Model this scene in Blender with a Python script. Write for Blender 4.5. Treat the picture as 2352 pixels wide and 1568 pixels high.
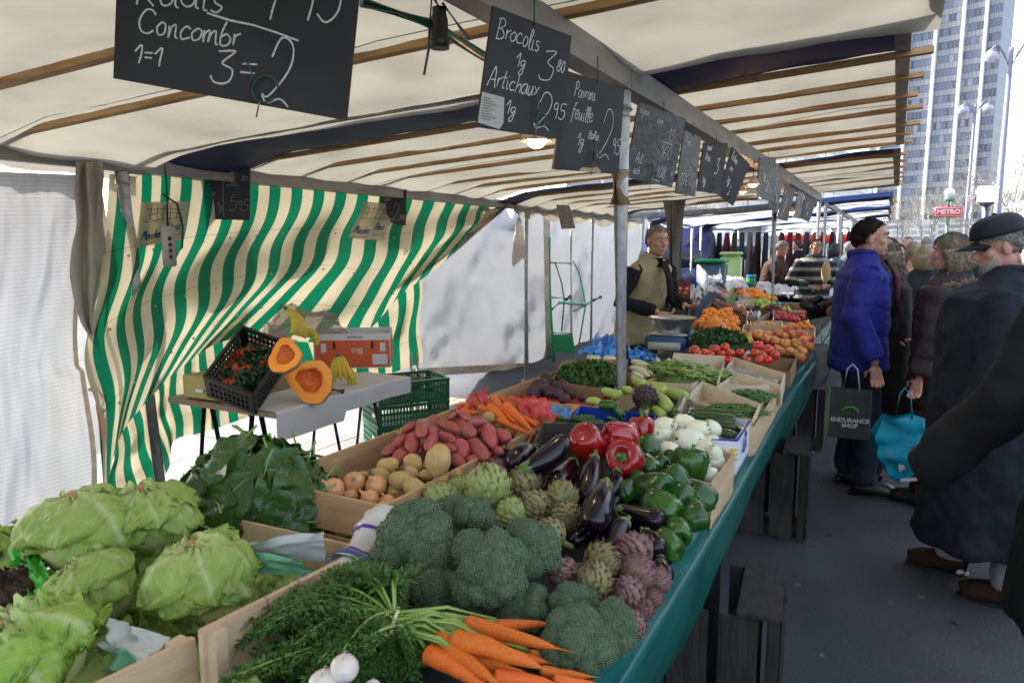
import bpy, bmesh, math, random
import numpy as np
from mathutils import Vector, Matrix, Euler, Quaternion, noise
random.seed(7); rs = np.random.RandomState(7)
for o in list(bpy.data.objects): bpy.data.objects.remove(o)
scene = bpy.context.scene
COL = scene.collection

# ---------------------------------------------------------------- camera
F = 1650.; CX = 1176.; CY = 784.; H = 1.62          # in units of a 2352 px wide picture
PITCH = math.atan((CY - 565.) / F)
YAW = math.atan((2060. - CX) / F * math.cos(PITCH))
cam = bpy.data.cameras.new('camera'); camo = bpy.data.objects.new('camera', cam); COL.objects.link(camo)
cam.sensor_width = 36; cam.lens = F / 2352 * 36; cam.clip_start = .05; cam.clip_end = 3000
camo.location = (0, 0, H); camo.rotation_euler = (math.pi / 2 - PITCH, 0, YAW)
scene.camera = camo
cam.dof.use_dof = True; cam.dof.focus_distance = 2.6; cam.dof.aperture_fstop = 11
# ---------------------------------------------------------------- light
SUN_EL = math.radians(38); SUN_DIR = Vector((-math.cos(math.radians(12)), math.sin(math.radians(12)), 0))   # towards the sun, in plan
w = bpy.data.worlds.new('World'); scene.world = w; w.use_nodes = True
nt = w.node_tree; bg = nt.nodes['Background']
sky = nt.nodes.new('ShaderNodeTexSky'); sky.sky_type = 'NISHITA'; sky.sun_disc = False
sky.sun_elevation = SUN_EL; sky.sun_rotation = math.atan2(SUN_DIR.x, SUN_DIR.y)
sky.air_density = 1.0; sky.dust_density = 2.5; sky.ozone_density = 1.0
mixw = nt.nodes.new('ShaderNodeMixRGB'); mixw.inputs[0].default_value = .32; mixw.inputs[2].default_value = (7.2, 7.4, 7.8, 1); nt.links.new(sky.outputs[0], mixw.inputs[1])   # thin bright cloud over the whole sky
nt.links.new(mixw.outputs[0], bg.inputs[0]); bg.inputs[1].default_value = .15
sl = bpy.data.lights.new('sun', 'SUN'); so = bpy.data.objects.new('sun', sl); COL.objects.link(so)
sl.energy = 5.0; sl.angle = math.radians(.55); sl.color = (1, .95, .87)
sd = Vector((SUN_DIR.x * math.cos(SUN_EL), SUN_DIR.y * math.cos(SUN_EL), math.sin(SUN_EL)))
so.rotation_euler = sd.to_track_quat('Z', 'Y').to_euler(); so.location = (-10, 5, 12)
vs = scene.view_settings; vs.view_transform = 'Standard'; vs.look = 'None'; vs.gamma = 1; vs.exposure = 1.55
vs.use_curve_mapping = False
scene.cycles.max_bounces = 8; scene.cycles.transparent_max_bounces = 12
scene.cycles.sample_clamp_indirect = 6

# ---------------------------------------------------------------- pixel -> point on a plane of the place
_fw = np.array([-math.sin(YAW) * math.cos(PITCH), math.cos(YAW) * math.cos(PITCH), -math.sin(PITCH)])
_rt = np.array([math.cos(YAW), math.sin(YAW), 0.]); _up = np.cross(_rt, _fw)
def P(x, y, Z=None, X=None, Y=None):
    d = _rt * (x - CX) / F + _up * (CY - y) / F + _fw
    if Z is not None: t = (Z - H) / d[2]
    elif X is not None: t = X / d[0]
    else: t = Y / d[1]
    return Vector((d[0] * t, d[1] * t, H + d[2] * t))
def depth(p): return (p[0] * _fw[0] + p[1] * _fw[1] + (p[2] - H) * _fw[2])
def mpp(p): return depth(p) / F       # metres per picture unit at that depth

# ---------------------------------------------------------------- tagging
def tag(o, label=None, cat=None, group=None, kind=None):
    if label: o['label'] = label
    if cat: o['category'] = cat
    if group: o['group'] = group
    if kind: o['kind'] = kind
    return o
def thing(name, label, cat, loc=(0, 0, 0), rot=(0, 0, 0), group=None):
    o = bpy.data.objects.new(name, None); COL.objects.link(o); o.location = loc; o.rotation_euler = rot
    o.empty_display_size = .1
    return tag(o, label, cat, group)
def clone(src, par=None):
    c = src.copy(); COL.objects.link(c)
    if par is not None: c.parent = par
    for ch in list(src.children): clone(ch, c)
    return c

# ---------------------------------------------------------------- materials
def lin(c):
    return tuple((v / 12.92 if v <= .04045 else ((v + .055) / 1.055) ** 2.4) for v in c)
_M = {}
def mat(name, col, col2=None, ns=8, rough=.6, bump=0, bs=None, metal=0, trans=0, coat=0, lo=.35, hi=.65, rnd=0, spec=.5, sc=(1, 1, 1),
        detail=4, emis=0, sheen=0, tcol=None, bdist=.01):
    if name in _M: return _M[name]
    m = bpy.data.materials.new(name); m.use_nodes = True; N = m.node_tree.nodes; L = m.node_tree.links
    b = N['Principled BSDF']; out = N['Material Output']
    b.inputs['Base Color'].default_value = (*col, 1); b.inputs['Roughness'].default_value = rough; b.inputs['Metallic'].default_value = metal
    b.inputs['Specular IOR Level'].default_value = spec; b.inputs['Coat Weight'].default_value = coat; b.inputs['Coat Roughness'].default_value = .15
    if sheen: b.inputs['Sheen Weight'].default_value = sheen
    src = None
    if col2 or bump:
        tc = N.new('ShaderNodeTexCoord'); mp = N.new('ShaderNodeMapping'); L.new(tc.outputs['Object'], mp.inputs[0]); mp.inputs['Scale'].default_value = sc
    if col2:
        nz = N.new('ShaderNodeTexNoise'); nz.inputs['Scale'].default_value = ns; nz.inputs['Detail'].default_value = detail; L.new(mp.outputs[0], nz.inputs[0])
        cr = N.new('ShaderNodeValToRGB'); L.new(nz.outputs[0], cr.inputs[0])
        cr.color_ramp.elements[0].position = lo; cr.color_ramp.elements[1].position = hi
        cr.color_ramp.elements[0].color = (*col, 1); cr.color_ramp.elements[1].color = (*col2, 1); src = cr.outputs[0]
    if rnd:
        oi = N.new('ShaderNodeObjectInfo'); hs = N.new('ShaderNodeHueSaturation'); mr = N.new('ShaderNodeMapRange'); L.new(oi.outputs['Random'], mr.inputs[0])
        mr.inputs['To Min'].default_value = 1 - rnd; mr.inputs['To Max'].default_value = 1 + rnd; L.new(mr.outputs[0], hs.inputs['Value'])
        mr2 = N.new('ShaderNodeMapRange'); L.new(oi.outputs['Random'], mr2.inputs[0]); mr2.inputs['To Min'].default_value = .5 + rnd * .06; mr2.inputs['To Max'].default_value = .5 - rnd * .06
        L.new(mr2.outputs[0], hs.inputs['Hue'])
        if src: L.new(src, hs.inputs['Color'])
        else: hs.inputs['Color'].default_value = (*col, 1)
        src = hs.outputs[0]
    if src: L.new(src, b.inputs['Base Color'])
    if bump:
        nb = N.new('ShaderNodeTexNoise'); nb.inputs['Scale'].default_value = bs or ns; nb.inputs['Detail'].default_value = 5; L.new(mp.outputs[0], nb.inputs[0])
        bp = N.new('ShaderNodeBump'); bp.inputs['Strength'].default_value = bump; bp.inputs['Distance'].default_value = bdist; L.new(nb.outputs[0], bp.inputs['Height']); L.new(bp.outputs[0], b.inputs['Normal'])
    if emis:
        b.inputs['Emission Color'].default_value = (*col, 1); b.inputs['Emission Strength'].default_value = emis
    if trans:
        tr = N.new('ShaderNodeBsdfTranslucent'); mx = N.new('ShaderNodeMixShader'); mx.inputs[0].default_value = trans
        if tcol: tr.inputs[0].default_value = (*tcol, 1)
        elif src: L.new(src, tr.inputs[0])
        else: tr.inputs[0].default_value = (*col, 1)
        L.new(b.outputs[0], mx.inputs[1]); L.new(tr.outputs[0], mx.inputs[2]); L.new(mx.outputs[0], out.inputs[0])
    _M[name] = m; return m

# ---------------------------------------------------------------- mesh builder
def frame_of(d):
    d = Vector(d).normalized(); u = Vector((0, 0, 1)) if abs(d.z) < .95 else Vector((1, 0, 0))
    a = d.cross(u).normalized(); return a, a.cross(d).normalized(), d
class MB:
    def __init__(s): s.v = []; s.f = []; s.mi = []; s.uv = {}; s.n = 0
    def add(s, vs_, fs_, mi=0, uv=None):
        n = s.n; vs_ = [tuple(v) for v in vs_]; s.v += vs_; s.n += len(vs_)
        s.f += [tuple(i + n for i in f) for f in fs_]; s.mi += [mi] * len(fs_)
        if uv is not None:
            for i, u in enumerate(uv): s.uv[n + i] = u
        return s
    def box(s, c, size, rot=None, mi=0, bev=0):
        x, y, z = (q / 2 for q in size); R = (Euler(rot).to_matrix() if rot is not None and not isinstance(rot, Matrix) else rot)
        def T(v):
            v = Vector(v)
            if R is not None: v = R @ v
            return v + Vector(c)
        if not bev:
            vv = [T((sx * x, sy * y, sz * z)) for sx in (-1, 1) for sy in (-1, 1) for sz in (-1, 1)]
            s.add(vv, [(0, 1, 3, 2), (4, 6, 7, 5), (0, 4, 5, 1), (2, 3, 7, 6), (0, 2, 6, 4), (1, 5, 7, 3)], mi)
        else:
            bm = bmesh.new(); bmesh.ops.create_cube(bm, size=1)
            for v in bm.verts: v.co = Vector((v.co.x * 2 * x, v.co.y * 2 * y, v.co.z * 2 * z))
            bmesh.ops.bevel(bm, geom=bm.edges[:], offset=bev, segments=2, affect='EDGES')
            bm.verts.index_update(); s.add([T(v.co) for v in bm.verts], [[v.index for v in f.verts] for f in bm.faces], mi); bm.free()
        return s
    def bar(s, a, b, w_, h_=None, mi=0, roll=0):      # square bar from a to b
        a = Vector(a); b = Vector(b); d = b - a; q = d.to_track_quat('Y', 'Z').to_matrix() @ Matrix.Rotation(roll, 3, 'Y')
        return s.box((a + b) / 2, (w_, d.length, h_ or w_), q, mi)
    def tube(s, path, rad, n=10, mi=0, cap=True, flat=1.):
        path = [Vector(p) for p in path]; k = len(path)
        if not hasattr(rad, '__len__'): rad = [rad] * k
        vs_ = []; prev = None
        for i, p in enumerate(path):
            d = (path[min(i + 1, k - 1)] - path[max(i - 1, 0)])
            if d.length < 1e-9: d = Vector((0, 0, 1))
            if prev is None: a, b, _ = frame_of(d)
            else:
                d.normalize(); a = (prev - d * prev.dot(d)).normalized(); b = a.cross(d).normalized() * -1
                b = d.cross(a)
            prev = a
            for j in range(n):
                t = 2 * math.pi * j / n; vs_.append(p + (a * math.cos(t) + b * math.sin(t) * flat) * rad[i])
        fs = [(i * n + j, i * n + (j + 1) % n, (i + 1) * n + (j + 1) % n, (i + 1) * n + j) for i in range(k - 1) for j in range(n)]
        if cap: fs += [tuple(range(n))[::-1], tuple((k - 1) * n + j for j in range(n))]
        return s.add(vs_, fs, mi)
    def lathe(s, prof, n=20, lob=None, mi=0, M_=None):   # prof: list of (r, z); lob(theta, t) -> factor
        vs_ = []; k = len(prof)
        for i, (r, z) in enumerate(prof):
            for j in range(n):
                t = 2 * math.pi * j / n; q = r * (lob(t, i / (k - 1)) if lob else 1); vs_.append(Vector((q * math.cos(t), q * math.sin(t), z)))
        fs = [(i * n + j, i * n + (j + 1) % n, (i + 1) * n + (j + 1) % n, (i + 1) * n + j) for i in range(k - 1) for j in range(n)]
        fs += [tuple(range(n))[::-1], tuple((k - 1) * n + j for j in range(n))]
        if M_ is not None: vs_ = [M_ @ v for v in vs_]
        return s.add(vs_, fs, mi)
    def grid(s, fn, nu, nv, mi=0, uv=True, closed=False):
        vs_ = [fn(i / nu, j / nv) for j in range(nv + 1) for i in range(nu + 1)]
        fs = [(j * (nu + 1) + i, j * (nu + 1) + i + 1, (j + 1) * (nu + 1) + i + 1, (j + 1) * (nu + 1) + i) for j in range(nv) for i in range(nu)]
        return s.add(vs_, fs, mi, [(i / nu, j / nv) for j in range(nv + 1) for i in range(nu + 1)] if uv else None)
    def sphere(s, c, r, n=12, m=8, mi=0, fn=None):
        if not hasattr(r, '__len__'): r = (r, r, r)
        def q(u, v):
            th = u * 2 * math.pi; ph = v * math.pi; d = Vector((math.sin(ph) * math.cos(th), math.sin(ph) * math.sin(th), -math.cos(ph)))
            k = fn(d) if fn else 1
            return Vector((c[0] + d.x * r[0] * k, c[1] + d.y * r[1] * k, c[2] + d.z * r[2] * k))
        vs_ = [q(0, 0)] + [q(i / n, j / m) for j in range(1, m) for i in range(n)] + [q(0, 1)]
        fs = [(0, 1 + (i + 1) % n, 1 + i) for i in range(n)]
        for j in range(m - 2):
            for i in range(n): a = 1 + j * n; fs.append((a + i, a + (i + 1) % n, a + n + (i + 1) % n, a + n + i))
        a = 1 + (m - 2) * n; e = len(vs_) - 1; fs += [(a + i, a + (i + 1) % n, e) for i in range(n)]
        return s.add(vs_, fs, mi)
    def xform(s, M_):
        s.v = [tuple(M_ @ Vector(v)) for v in s.v]; return s
    def merge(s, o, M_=None, mi=None):
        vv = o.v if M_ is None else [M_ @ Vector(v) for v in o.v]; n = s.n
        s.add(vv, o.f, 0); s.mi[len(s.mi) - len(o.f):] = (o.mi if mi is None else [mi] * len(o.f))
        for k, u in o.uv.items(): s.uv[k + n] = u
        return s
    def build(s, name, mats, parent=None, smooth=True, ang=None, solid=0):
        me = bpy.data.meshes.new(name); me.from_pydata(s.v, [], s.f)
        if not isinstance(mats, (list, tuple)): mats = [mats]
        for m in mats: me.materials.append(m)
        if len(mats) > 1: me.polygons.foreach_set('material_index', s.mi)
        if s.uv:
            l = me.uv_layers.new(name='UVMap'); li = np.empty(len(me.loops), int); me.loops.foreach_get('vertex_index', li)
            a = np.zeros((s.n, 2)); ks = np.array(list(s.uv.keys())); a[ks] = np.array(list(s.uv.values())); l.data.foreach_set('uv', a[li].ravel())
        if smooth: me.polygons.foreach_set('use_smooth', [True] * len(me.polygons))
        if ang: 
            me.set_sharp_from_angle(angle=math.radians(ang))
        me.update(); o = bpy.data.objects.new(name, me); COL.objects.link(o)
        if parent is not None: o.parent = parent
        if solid: md = o.modifiers.new('solid', 'SOLIDIFY'); md.thickness = solid; md.offset = 0
        return o
def nz(p, s=1., o=0.): return noise.noise(Vector((p[0] * s + o, p[1] * s + o * 1.7, p[2] * s - o)))
def lerp(a, b, t): return a + (b - a) * t
def plerp(pts, t):                         # piecewise linear through pts, t in 0..1, smooth (catmull-rom)
    k = len(pts) - 1; x = min(max(t, 0), .999999) * k; i = int(x); f = x - i
    g = lambda j: Vector(pts[min(max(j, 0), k)])
    a, b, c, d = g(i - 1), g(i), g(i + 1), g(i + 2)
    return .5 * ((2 * b) + (c - a) * f + (2 * a - 5 * b + 4 * c - d) * f * f + (3 * b - a - 3 * c + d) * f ** 3)

# ---------------------------------------------------------------- setting
asphalt = mat('asphalt', (.022, .024, .031), (.055, .057, .068), ns=.9, rough=.82, bump=.7, bs=70, detail=8)
def ground():
    m = asphalt; N = m.node_tree.nodes; L = m.node_tree.links; b = N['Principled BSDF']
    # pale gum spots and tyre-dark stains with shapes of their own
    tc = N.new('ShaderNodeTexCoord'); vo = N.new('ShaderNodeTexVoronoi'); vo.inputs['Scale'].default_value = 4.2; L.new(tc.outputs['Object'], vo.inputs[0])
    cr = N.new('ShaderNodeValToRGB'); cr.color_ramp.elements[0].position = .06; cr.color_ramp.elements[1].position = .075
    cr.color_ramp.elements[0].color = (1, 1, 1, 1); cr.color_ramp.elements[1].color = (0, 0, 0, 1); L.new(vo.outputs['Distance'], cr.inputs[0])
    mx = N.new('ShaderNodeMixRGB'); old = b.inputs['Base Color'].links[0].from_socket; L.new(cr.outputs[0], mx.inputs[0]); L.new(old, mx.inputs[1]); mx.inputs[2].default_value = (.11, .112, .12, 1)
    n2 = N.new('ShaderNodeTexNoise'); n2.inputs['Scale'].default_value = 1.7; n2.inputs['Detail'].default_value = 6; n2.inputs['Distortion'].default_value = 1.5; L.new(tc.outputs['Object'], n2.inputs[0])
    c2 = N.new('ShaderNodeValToRGB'); c2.color_ramp.elements[0].position = .6; c2.color_ramp.elements[1].position = .72; L.new(n2.outputs[0], c2.inputs[0])
    mm = N.new('ShaderNodeMath'); mm.operation = 'MULTIPLY'; mm.inputs[1].default_value = .85; L.new(c2.outputs[0], mm.inputs[0])
    m2 = N.new('ShaderNodeMixRGB'); L.new(mm.outputs[0], m2.inputs[0]); L.new(mx.outputs[0], m2.inputs[1]); m2.inputs[2].default_value = (.03, .031, .036, 1); L.new(m2.outputs[0], b.inputs['Base Color'])
    o = MB().add([(-1500, -1500, 0), (1500, -1500, 0), (1500, 1500, 0), (-1500, 1500, 0)], [(0, 1, 2, 3)]).build('ground', m, smooth=False); tag(o, kind='structure')
ground()
pav = mat('pavement_concrete', (.13, .13, .13), (.19, .186, .18), ns=3, rough=.85, bump=.2, bs=40)
sand = mat('sandy_ground', (.24, .22, .17), (.13, .12, .09), ns=14, rough=.95, bump=.6, bs=60, lo=.45, hi=.6)
def flat(name, x0, x1, y0, y1, z, m):
    o = MB().add([(x0, y0, z), (x1, y0, z), (x1, y1, z), (x0, y1, z)], [(0, 1, 2, 3)]).build(name, m, smooth=False); return tag(o, kind='structure')
def pavement():
    m = MB()
    for k in range(5):
        for j in range(3): m.box((-3.62 - j * .72, -1.2 + k * 1.5, .004), (.71, 1.488, .008))
    o = m.build('pavement', pav, smooth=False); tag(o, kind='structure')
    flat('bare_soil', -9, -3.3, 5.56, 6.4, .006, sand)
pavement()
def litter():
    rr = random.Random(77); mb = MB()
    for i in range(170):
        x, y = rr.uniform(-.55, 1.6), rr.uniform(1.6, 9); s = rr.uniform(.007, .028); a = rr.random() * 6.28; k = rr.choice((0, 0, 0, 1, 2)); c, d = math.cos(a) * s, math.sin(a) * s
        mb.add([(x - c, y - d, .003), (x + d * .5, y - c * .5, .006 + s * .2), (x + c, y + d, .003), (x - d * .5, y + c * .5, .004)], [(0, 1, 2, 3)], k)
    tag(mb.build('litter', [mat('litter_leaf', (.05, .07, .02), rough=.8), mat('litter_paper', (.25, .24, .22), rough=.8), mat('litter_brown', (.07, .045, .025), rough=.8)], smooth=False), 'scraps of leaf and paper trodden into the aisle', 'litter', kind='stuff')
litter()
# ---------------------------------------------------------------- market stall frame
XF, XB = -1.02, -3.85
def roofz(x): return 2.30 + .075 * (x - XF)
galv = mat('galvanised_steel', (.34, .34, .34), (.5, .5, .49), ns=25, rough=.42, metal=.75, bump=.1)
alu = mat('grey_beam_metal', (.2, .195, .185), (.3, .29, .275), ns=12, rough=.5, metal=.35, bump=.1, sc=(1, .2, 1))
wood_b = mat('batten_wood', (.48, .29, .12), (.28, .155, .06), ns=9, rough=.7, sc=(.3, 4, 4), bump=.15)
greenpaint = mat('green_paint', (.0, .09, .05), rough=.35)
greenbright = mat('bright_green_paint', (.01, .38, .12), (.02, .3, .1), ns=14, rough=.4)
black_pl = mat('black_plastic', (.012, .012, .013), rough=.45)
def cyl(name, a, b, r, m, par=None, n=14): return MB().tube([a, b], r, n).build(name, m, par, ang=40)
frame = thing('stall_frame', 'grey metal frame of beams and round posts holding up the long market stall roof', 'stall frame', (XF, 2.75, 0))
def fb(name, a, b, w_, h_, m):
    off = Vector((-XF, -2.75, 0)); return MB().bar(Vector(a) + off, Vector(b) + off, w_, h_).build(name, m, frame, smooth=False)
def fp(a, b, r, m=galv, name='post'):
    off = Vector((-XF, -2.75, 0)); mb = MB(); a = Vector(a) + off; b = Vector(b) + off
    mb.tube([a, b], r, 16); mb.tube([b - Vector((0, 0, .07)), b + Vector((0, 0, .01))], r * 1.25, 16); mb.tube([a, a + Vector((0, 0, .015))], r * 2.2, 16)
    return mb.build(name, m, frame, ang=40)
JOIN = [-1.2, 2.86, 7.0, 11.2, 15.4]
for i in range(3):
    fb('front_beam', (XF, JOIN[i] + .003, 2.292), (XF, JOIN[i + 1] - .003, 2.292), .085, .1, alu)
bz = 2.075
BJ = [-2.0, 2.62, 7.6, 12.]
for i in range(3): fb('back_beam', (XB, BJ[i] + .003, bz), (XB, BJ[i + 1] - .003, bz), .06, .085, alu)
fp(P(1436, 1000, X=XF).xy.to_3d(), (XF - .01, 2.88, 2.24), .042)
fp((XF, 7.42, 0), (XF, 7.05, 2.24), .031)
fp((XB, 2.72, 0), (XB, 2.6, 2.03), .031)
fp((XB, 7.62, 0), (XB, 7.6, 2.03), .031)
fp((XF, 11.3, 0), (XF, 11.3, 2.24), .03)
fp((XB, 12, 0), (XB, 12, 2.03), .03)
fp((XB + .0, 9.7, 0), (XB, 9.7, 2.03), .025)
# cross beam of the far end
fb('cross_beam', (XB + .04, 11.24, 2.10), (XF - .05, 11.24, 2.2), .05, .07, alu)
# post fittings
tag(MB().tube([(XF - .01, 2.86, 2.14), (XF - .01, 2.86, 2.235)], .047, 14).tube([(XF - .01, 2.86, 2.16), (XF - .01, 2.86, 2.18)], .053, 14).build('post_collar', galv, None), kind=None)
bpy.data.objects['post_collar'].parent = frame; bpy.data.objects['post_collar'].location = (-XF, -2.75, 0)
tp = MB().tube([(XF - .005, 2.885, 1.79), (XF - .005, 2.88, 1.93)], .0445, 14).build('tape_wrap', mat('brown_tape', (.27, .18, .09), rough=.3), frame); tp.location = (-XF, -2.75, 0)

# ---------------------------------------------------------------- canopies
canvas = mat('cream_canvas', (.42, .395, .325), (.27, .25, .205), ns=2.2, rough=.85, trans=.25, bump=.5, bs=3, lo=.42, hi=.8, detail=10, bdist=.03)
navy = mat('navy_canvas', (.006, .008, .028), (.012, .014, .042), ns=6, rough=.6, trans=.05)
blue_edge = mat('blue_white_canvas', (.45, .5, .62), (.5, .54, .62), ns=2, rough=.7, trans=.3)
def canopy(name, label, y0, y1, xl, xr, laths, navy0=.0, navy1=.0, hem=True, x_over=.07, sk=0.06, zoff=0, seed=0, lath_m=None, mcan=None, endx=0):
    """sheet over the stall from y0 to y1, laths at the given y; skew sk = extra y per metre of x"""
    t = thing(name, label, 'canopy', (XF, y0, 2.3), group='canopies over the stalls')
    off = Vector((-XF, -y0, -2.3)); ls = sorted(laths)
    def zsag(x, y):
        z = roofz(x) + .068 + zoff - .2 * max(0, XB + .35 - x)
        # canvas lies on the laths and sags between them
        br = sorted([y0] + ls + [y1]); 
        for a, b in zip(br[:-1], br[1:]):
            if a <= y <= b and b > a:
                f = (y - a) / (b - a); z -= min(.09, .12 * (b - a)) * math.sin(math.pi * f) * (.5 + .5 * nz((x, y, 0), 1.1, seed)); break
        return z + .03 * nz((x, y, 0), 1.7, seed + 4) * (min(1, min([abs(y - q) for q in ls] or [1]) * 6)) + .01 * nz((x, y * 2, 1), 4, seed)
    def pt(u, v, a, b):
        x = lerp(xl, xr, u); y = lerp(a, b, v); e = max(0, (y - y1 + .5) / .5) ** 2 if endx else 0
        return Vector((x, y + sk * (x - XF) + e * endx * max(0, x - XF) - .03 * e * math.sin(u * 9), zsag(x, y) - .05 * e)) + off
    a, b = y0 + navy0, y1 - navy1
    nv = max(6, int((b - a) / .07))
    MB().grid(lambda u, v: pt(u, v, a, b), 44, nv).build('sheet', mcan or canvas, t)
    if navy0: MB().grid(lambda u, v: pt(u, v, y0, a - .001), 44, 8).build('border_band', navy, t)
    if navy1: MB().grid(lambda u, v: pt(u, v, b + .001, y1), 44, 6).build('border_band', navy, t)
    # hem strip at the open side
    if hem: MB().grid(lambda u, v: Vector((xr + .0015 - .06 * u, lerp(y0, y1, v) + sk * (xr - XF), zsag(xr - .05 * u, lerp(y0, y1, v)) - .006)) + off, 1, nv * 2).build('hem', mat('hem_webbing', (.22, .19, .16), (.3, .27, .22), ns=20, rough=.8, trans=.2), t)
    for q_ in range(2): MB().tube([pt(i / 12, .38 + q_ * .42, a, b) - Vector((0, 0, .002)) for i in range(13)], .0018, 4).build('seam', mat('seam_thread', (.2, .17, .12)), t)
    for y in ls:
        # laths are bowed and slightly crooked, each in its own way
        def lp(x): return Vector((x, y + sk * (x - XF) + .006 * nz((x, y, 0), 1.5), roofz(x) + .05 + zoff + .004 * nz((x, y, 3), 1.2))) + off
        mb = MB(); n = 8; w2, h2 = .021, .013
        xs = [lerp(xl + .02, xr + x_over + .02 * math.sin(y * 9), i / n) for i in range(n + 1)]
        vs_ = []
        for x in xs:
            p = lp(x); vs_ += [p + Vector((0, -w2, -h2)), p + Vector((0, w2, -h2)), p + Vector((0, w2, h2)), p + Vector((0, -w2, h2))]
        fs = [(i * 4 + j, i * 4 + (j + 1) % 4, i * 4 + 4 + (j + 1) % 4, i * 4 + 4 + j) for i in range(n) for j in range(4)] + [(3, 2, 1, 0), (n * 4, n * 4 + 1, n * 4 + 2, n * 4 + 3)]
        mb.add(vs_, fs).build('lath', lath_m or wood_b, t, smooth=False)
    return t
# the near sheet, its lower edge hangs in a curve at the far end
canopy('canopy', 'cream canvas sheet nearest the camera, on wooden laths above the price boards', -1.4, 2.97, XB - .15, .09, [-.6, .3, .95, 1.68, 2.2], seed=1, navy0=0, sk=.08, endx=.14)
c2 = canopy('canopy', 'cream canvas sheet with a wide navy band, over the middle of the stall', 2.93, 6.98, XB - .1, .0, [3.66, 4.16, 4.66, 5.1, 5.75, 6.2, 6.7], navy0=.72, seed=3, zoff=.03)
c3 = canopy('canopy', 'cream canvas sheet with navy band, third along over the fruit', 7.02, 11.2, XB, -.02, [7.3, 7.9, 8.5, 9.1, 9.7, 10.3, 10.8], navy0=.4, navy1=.5, seed=5, x_over=.04)
# gathered lower edge of the near sheet (thick fold that hangs behind the second lath)
pipe = cyl('canopy_tube', (XB - .05, 2.66, roofz(XB) + .035), (XF - .1, 2.80, roofz(XF) - .005), .024, galv, frame); pipe.location = (-XF, -2.75, 0)
# hem stamp and label tag
def text_mesh(txt, size, m, parent, M_, name='lettering', ext=.0008, align='CENTER', bold=0):
    cu = bpy.data.curves.new(name, 'FONT'); cu.body = txt; cu.size = size; cu.align_x = align; cu.align_y = 'CENTER'; cu.extrude = ext; cu.offset = bold; cu.resolution_u = 3
    o = bpy.data.objects.new(name, cu); COL.objects.link(o); dg = bpy.context.evaluated_depsgraph_get(); me = bpy.data.meshes.new_from_object(o.evaluated_get(dg))
    me.transform(M_); me.materials.clear(); me.materials.append(m); bpy.data.objects.remove(o); bpy.data.curves.remove(cu)
    n = bpy.data.objects.new(name, me); COL.objects.link(n)
    if parent is not None: n.parent = parent
    return n
dark_ink = mat('dark_ink', (.03, .03, .035), rough=.8)
tg = MB().box((0, 0, 0), (.02, .2, .001)).build('maker_label', mat('navy_label', (.01, .03, .08), rough=.6), c2, smooth=False)
tg.location = Vector((-.62 - XF, 3.42 - 2.93 + .02, roofz(-.62) + .068 - .035 - 2.3)); tg.rotation_euler = (0, -.07, -.2)

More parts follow.
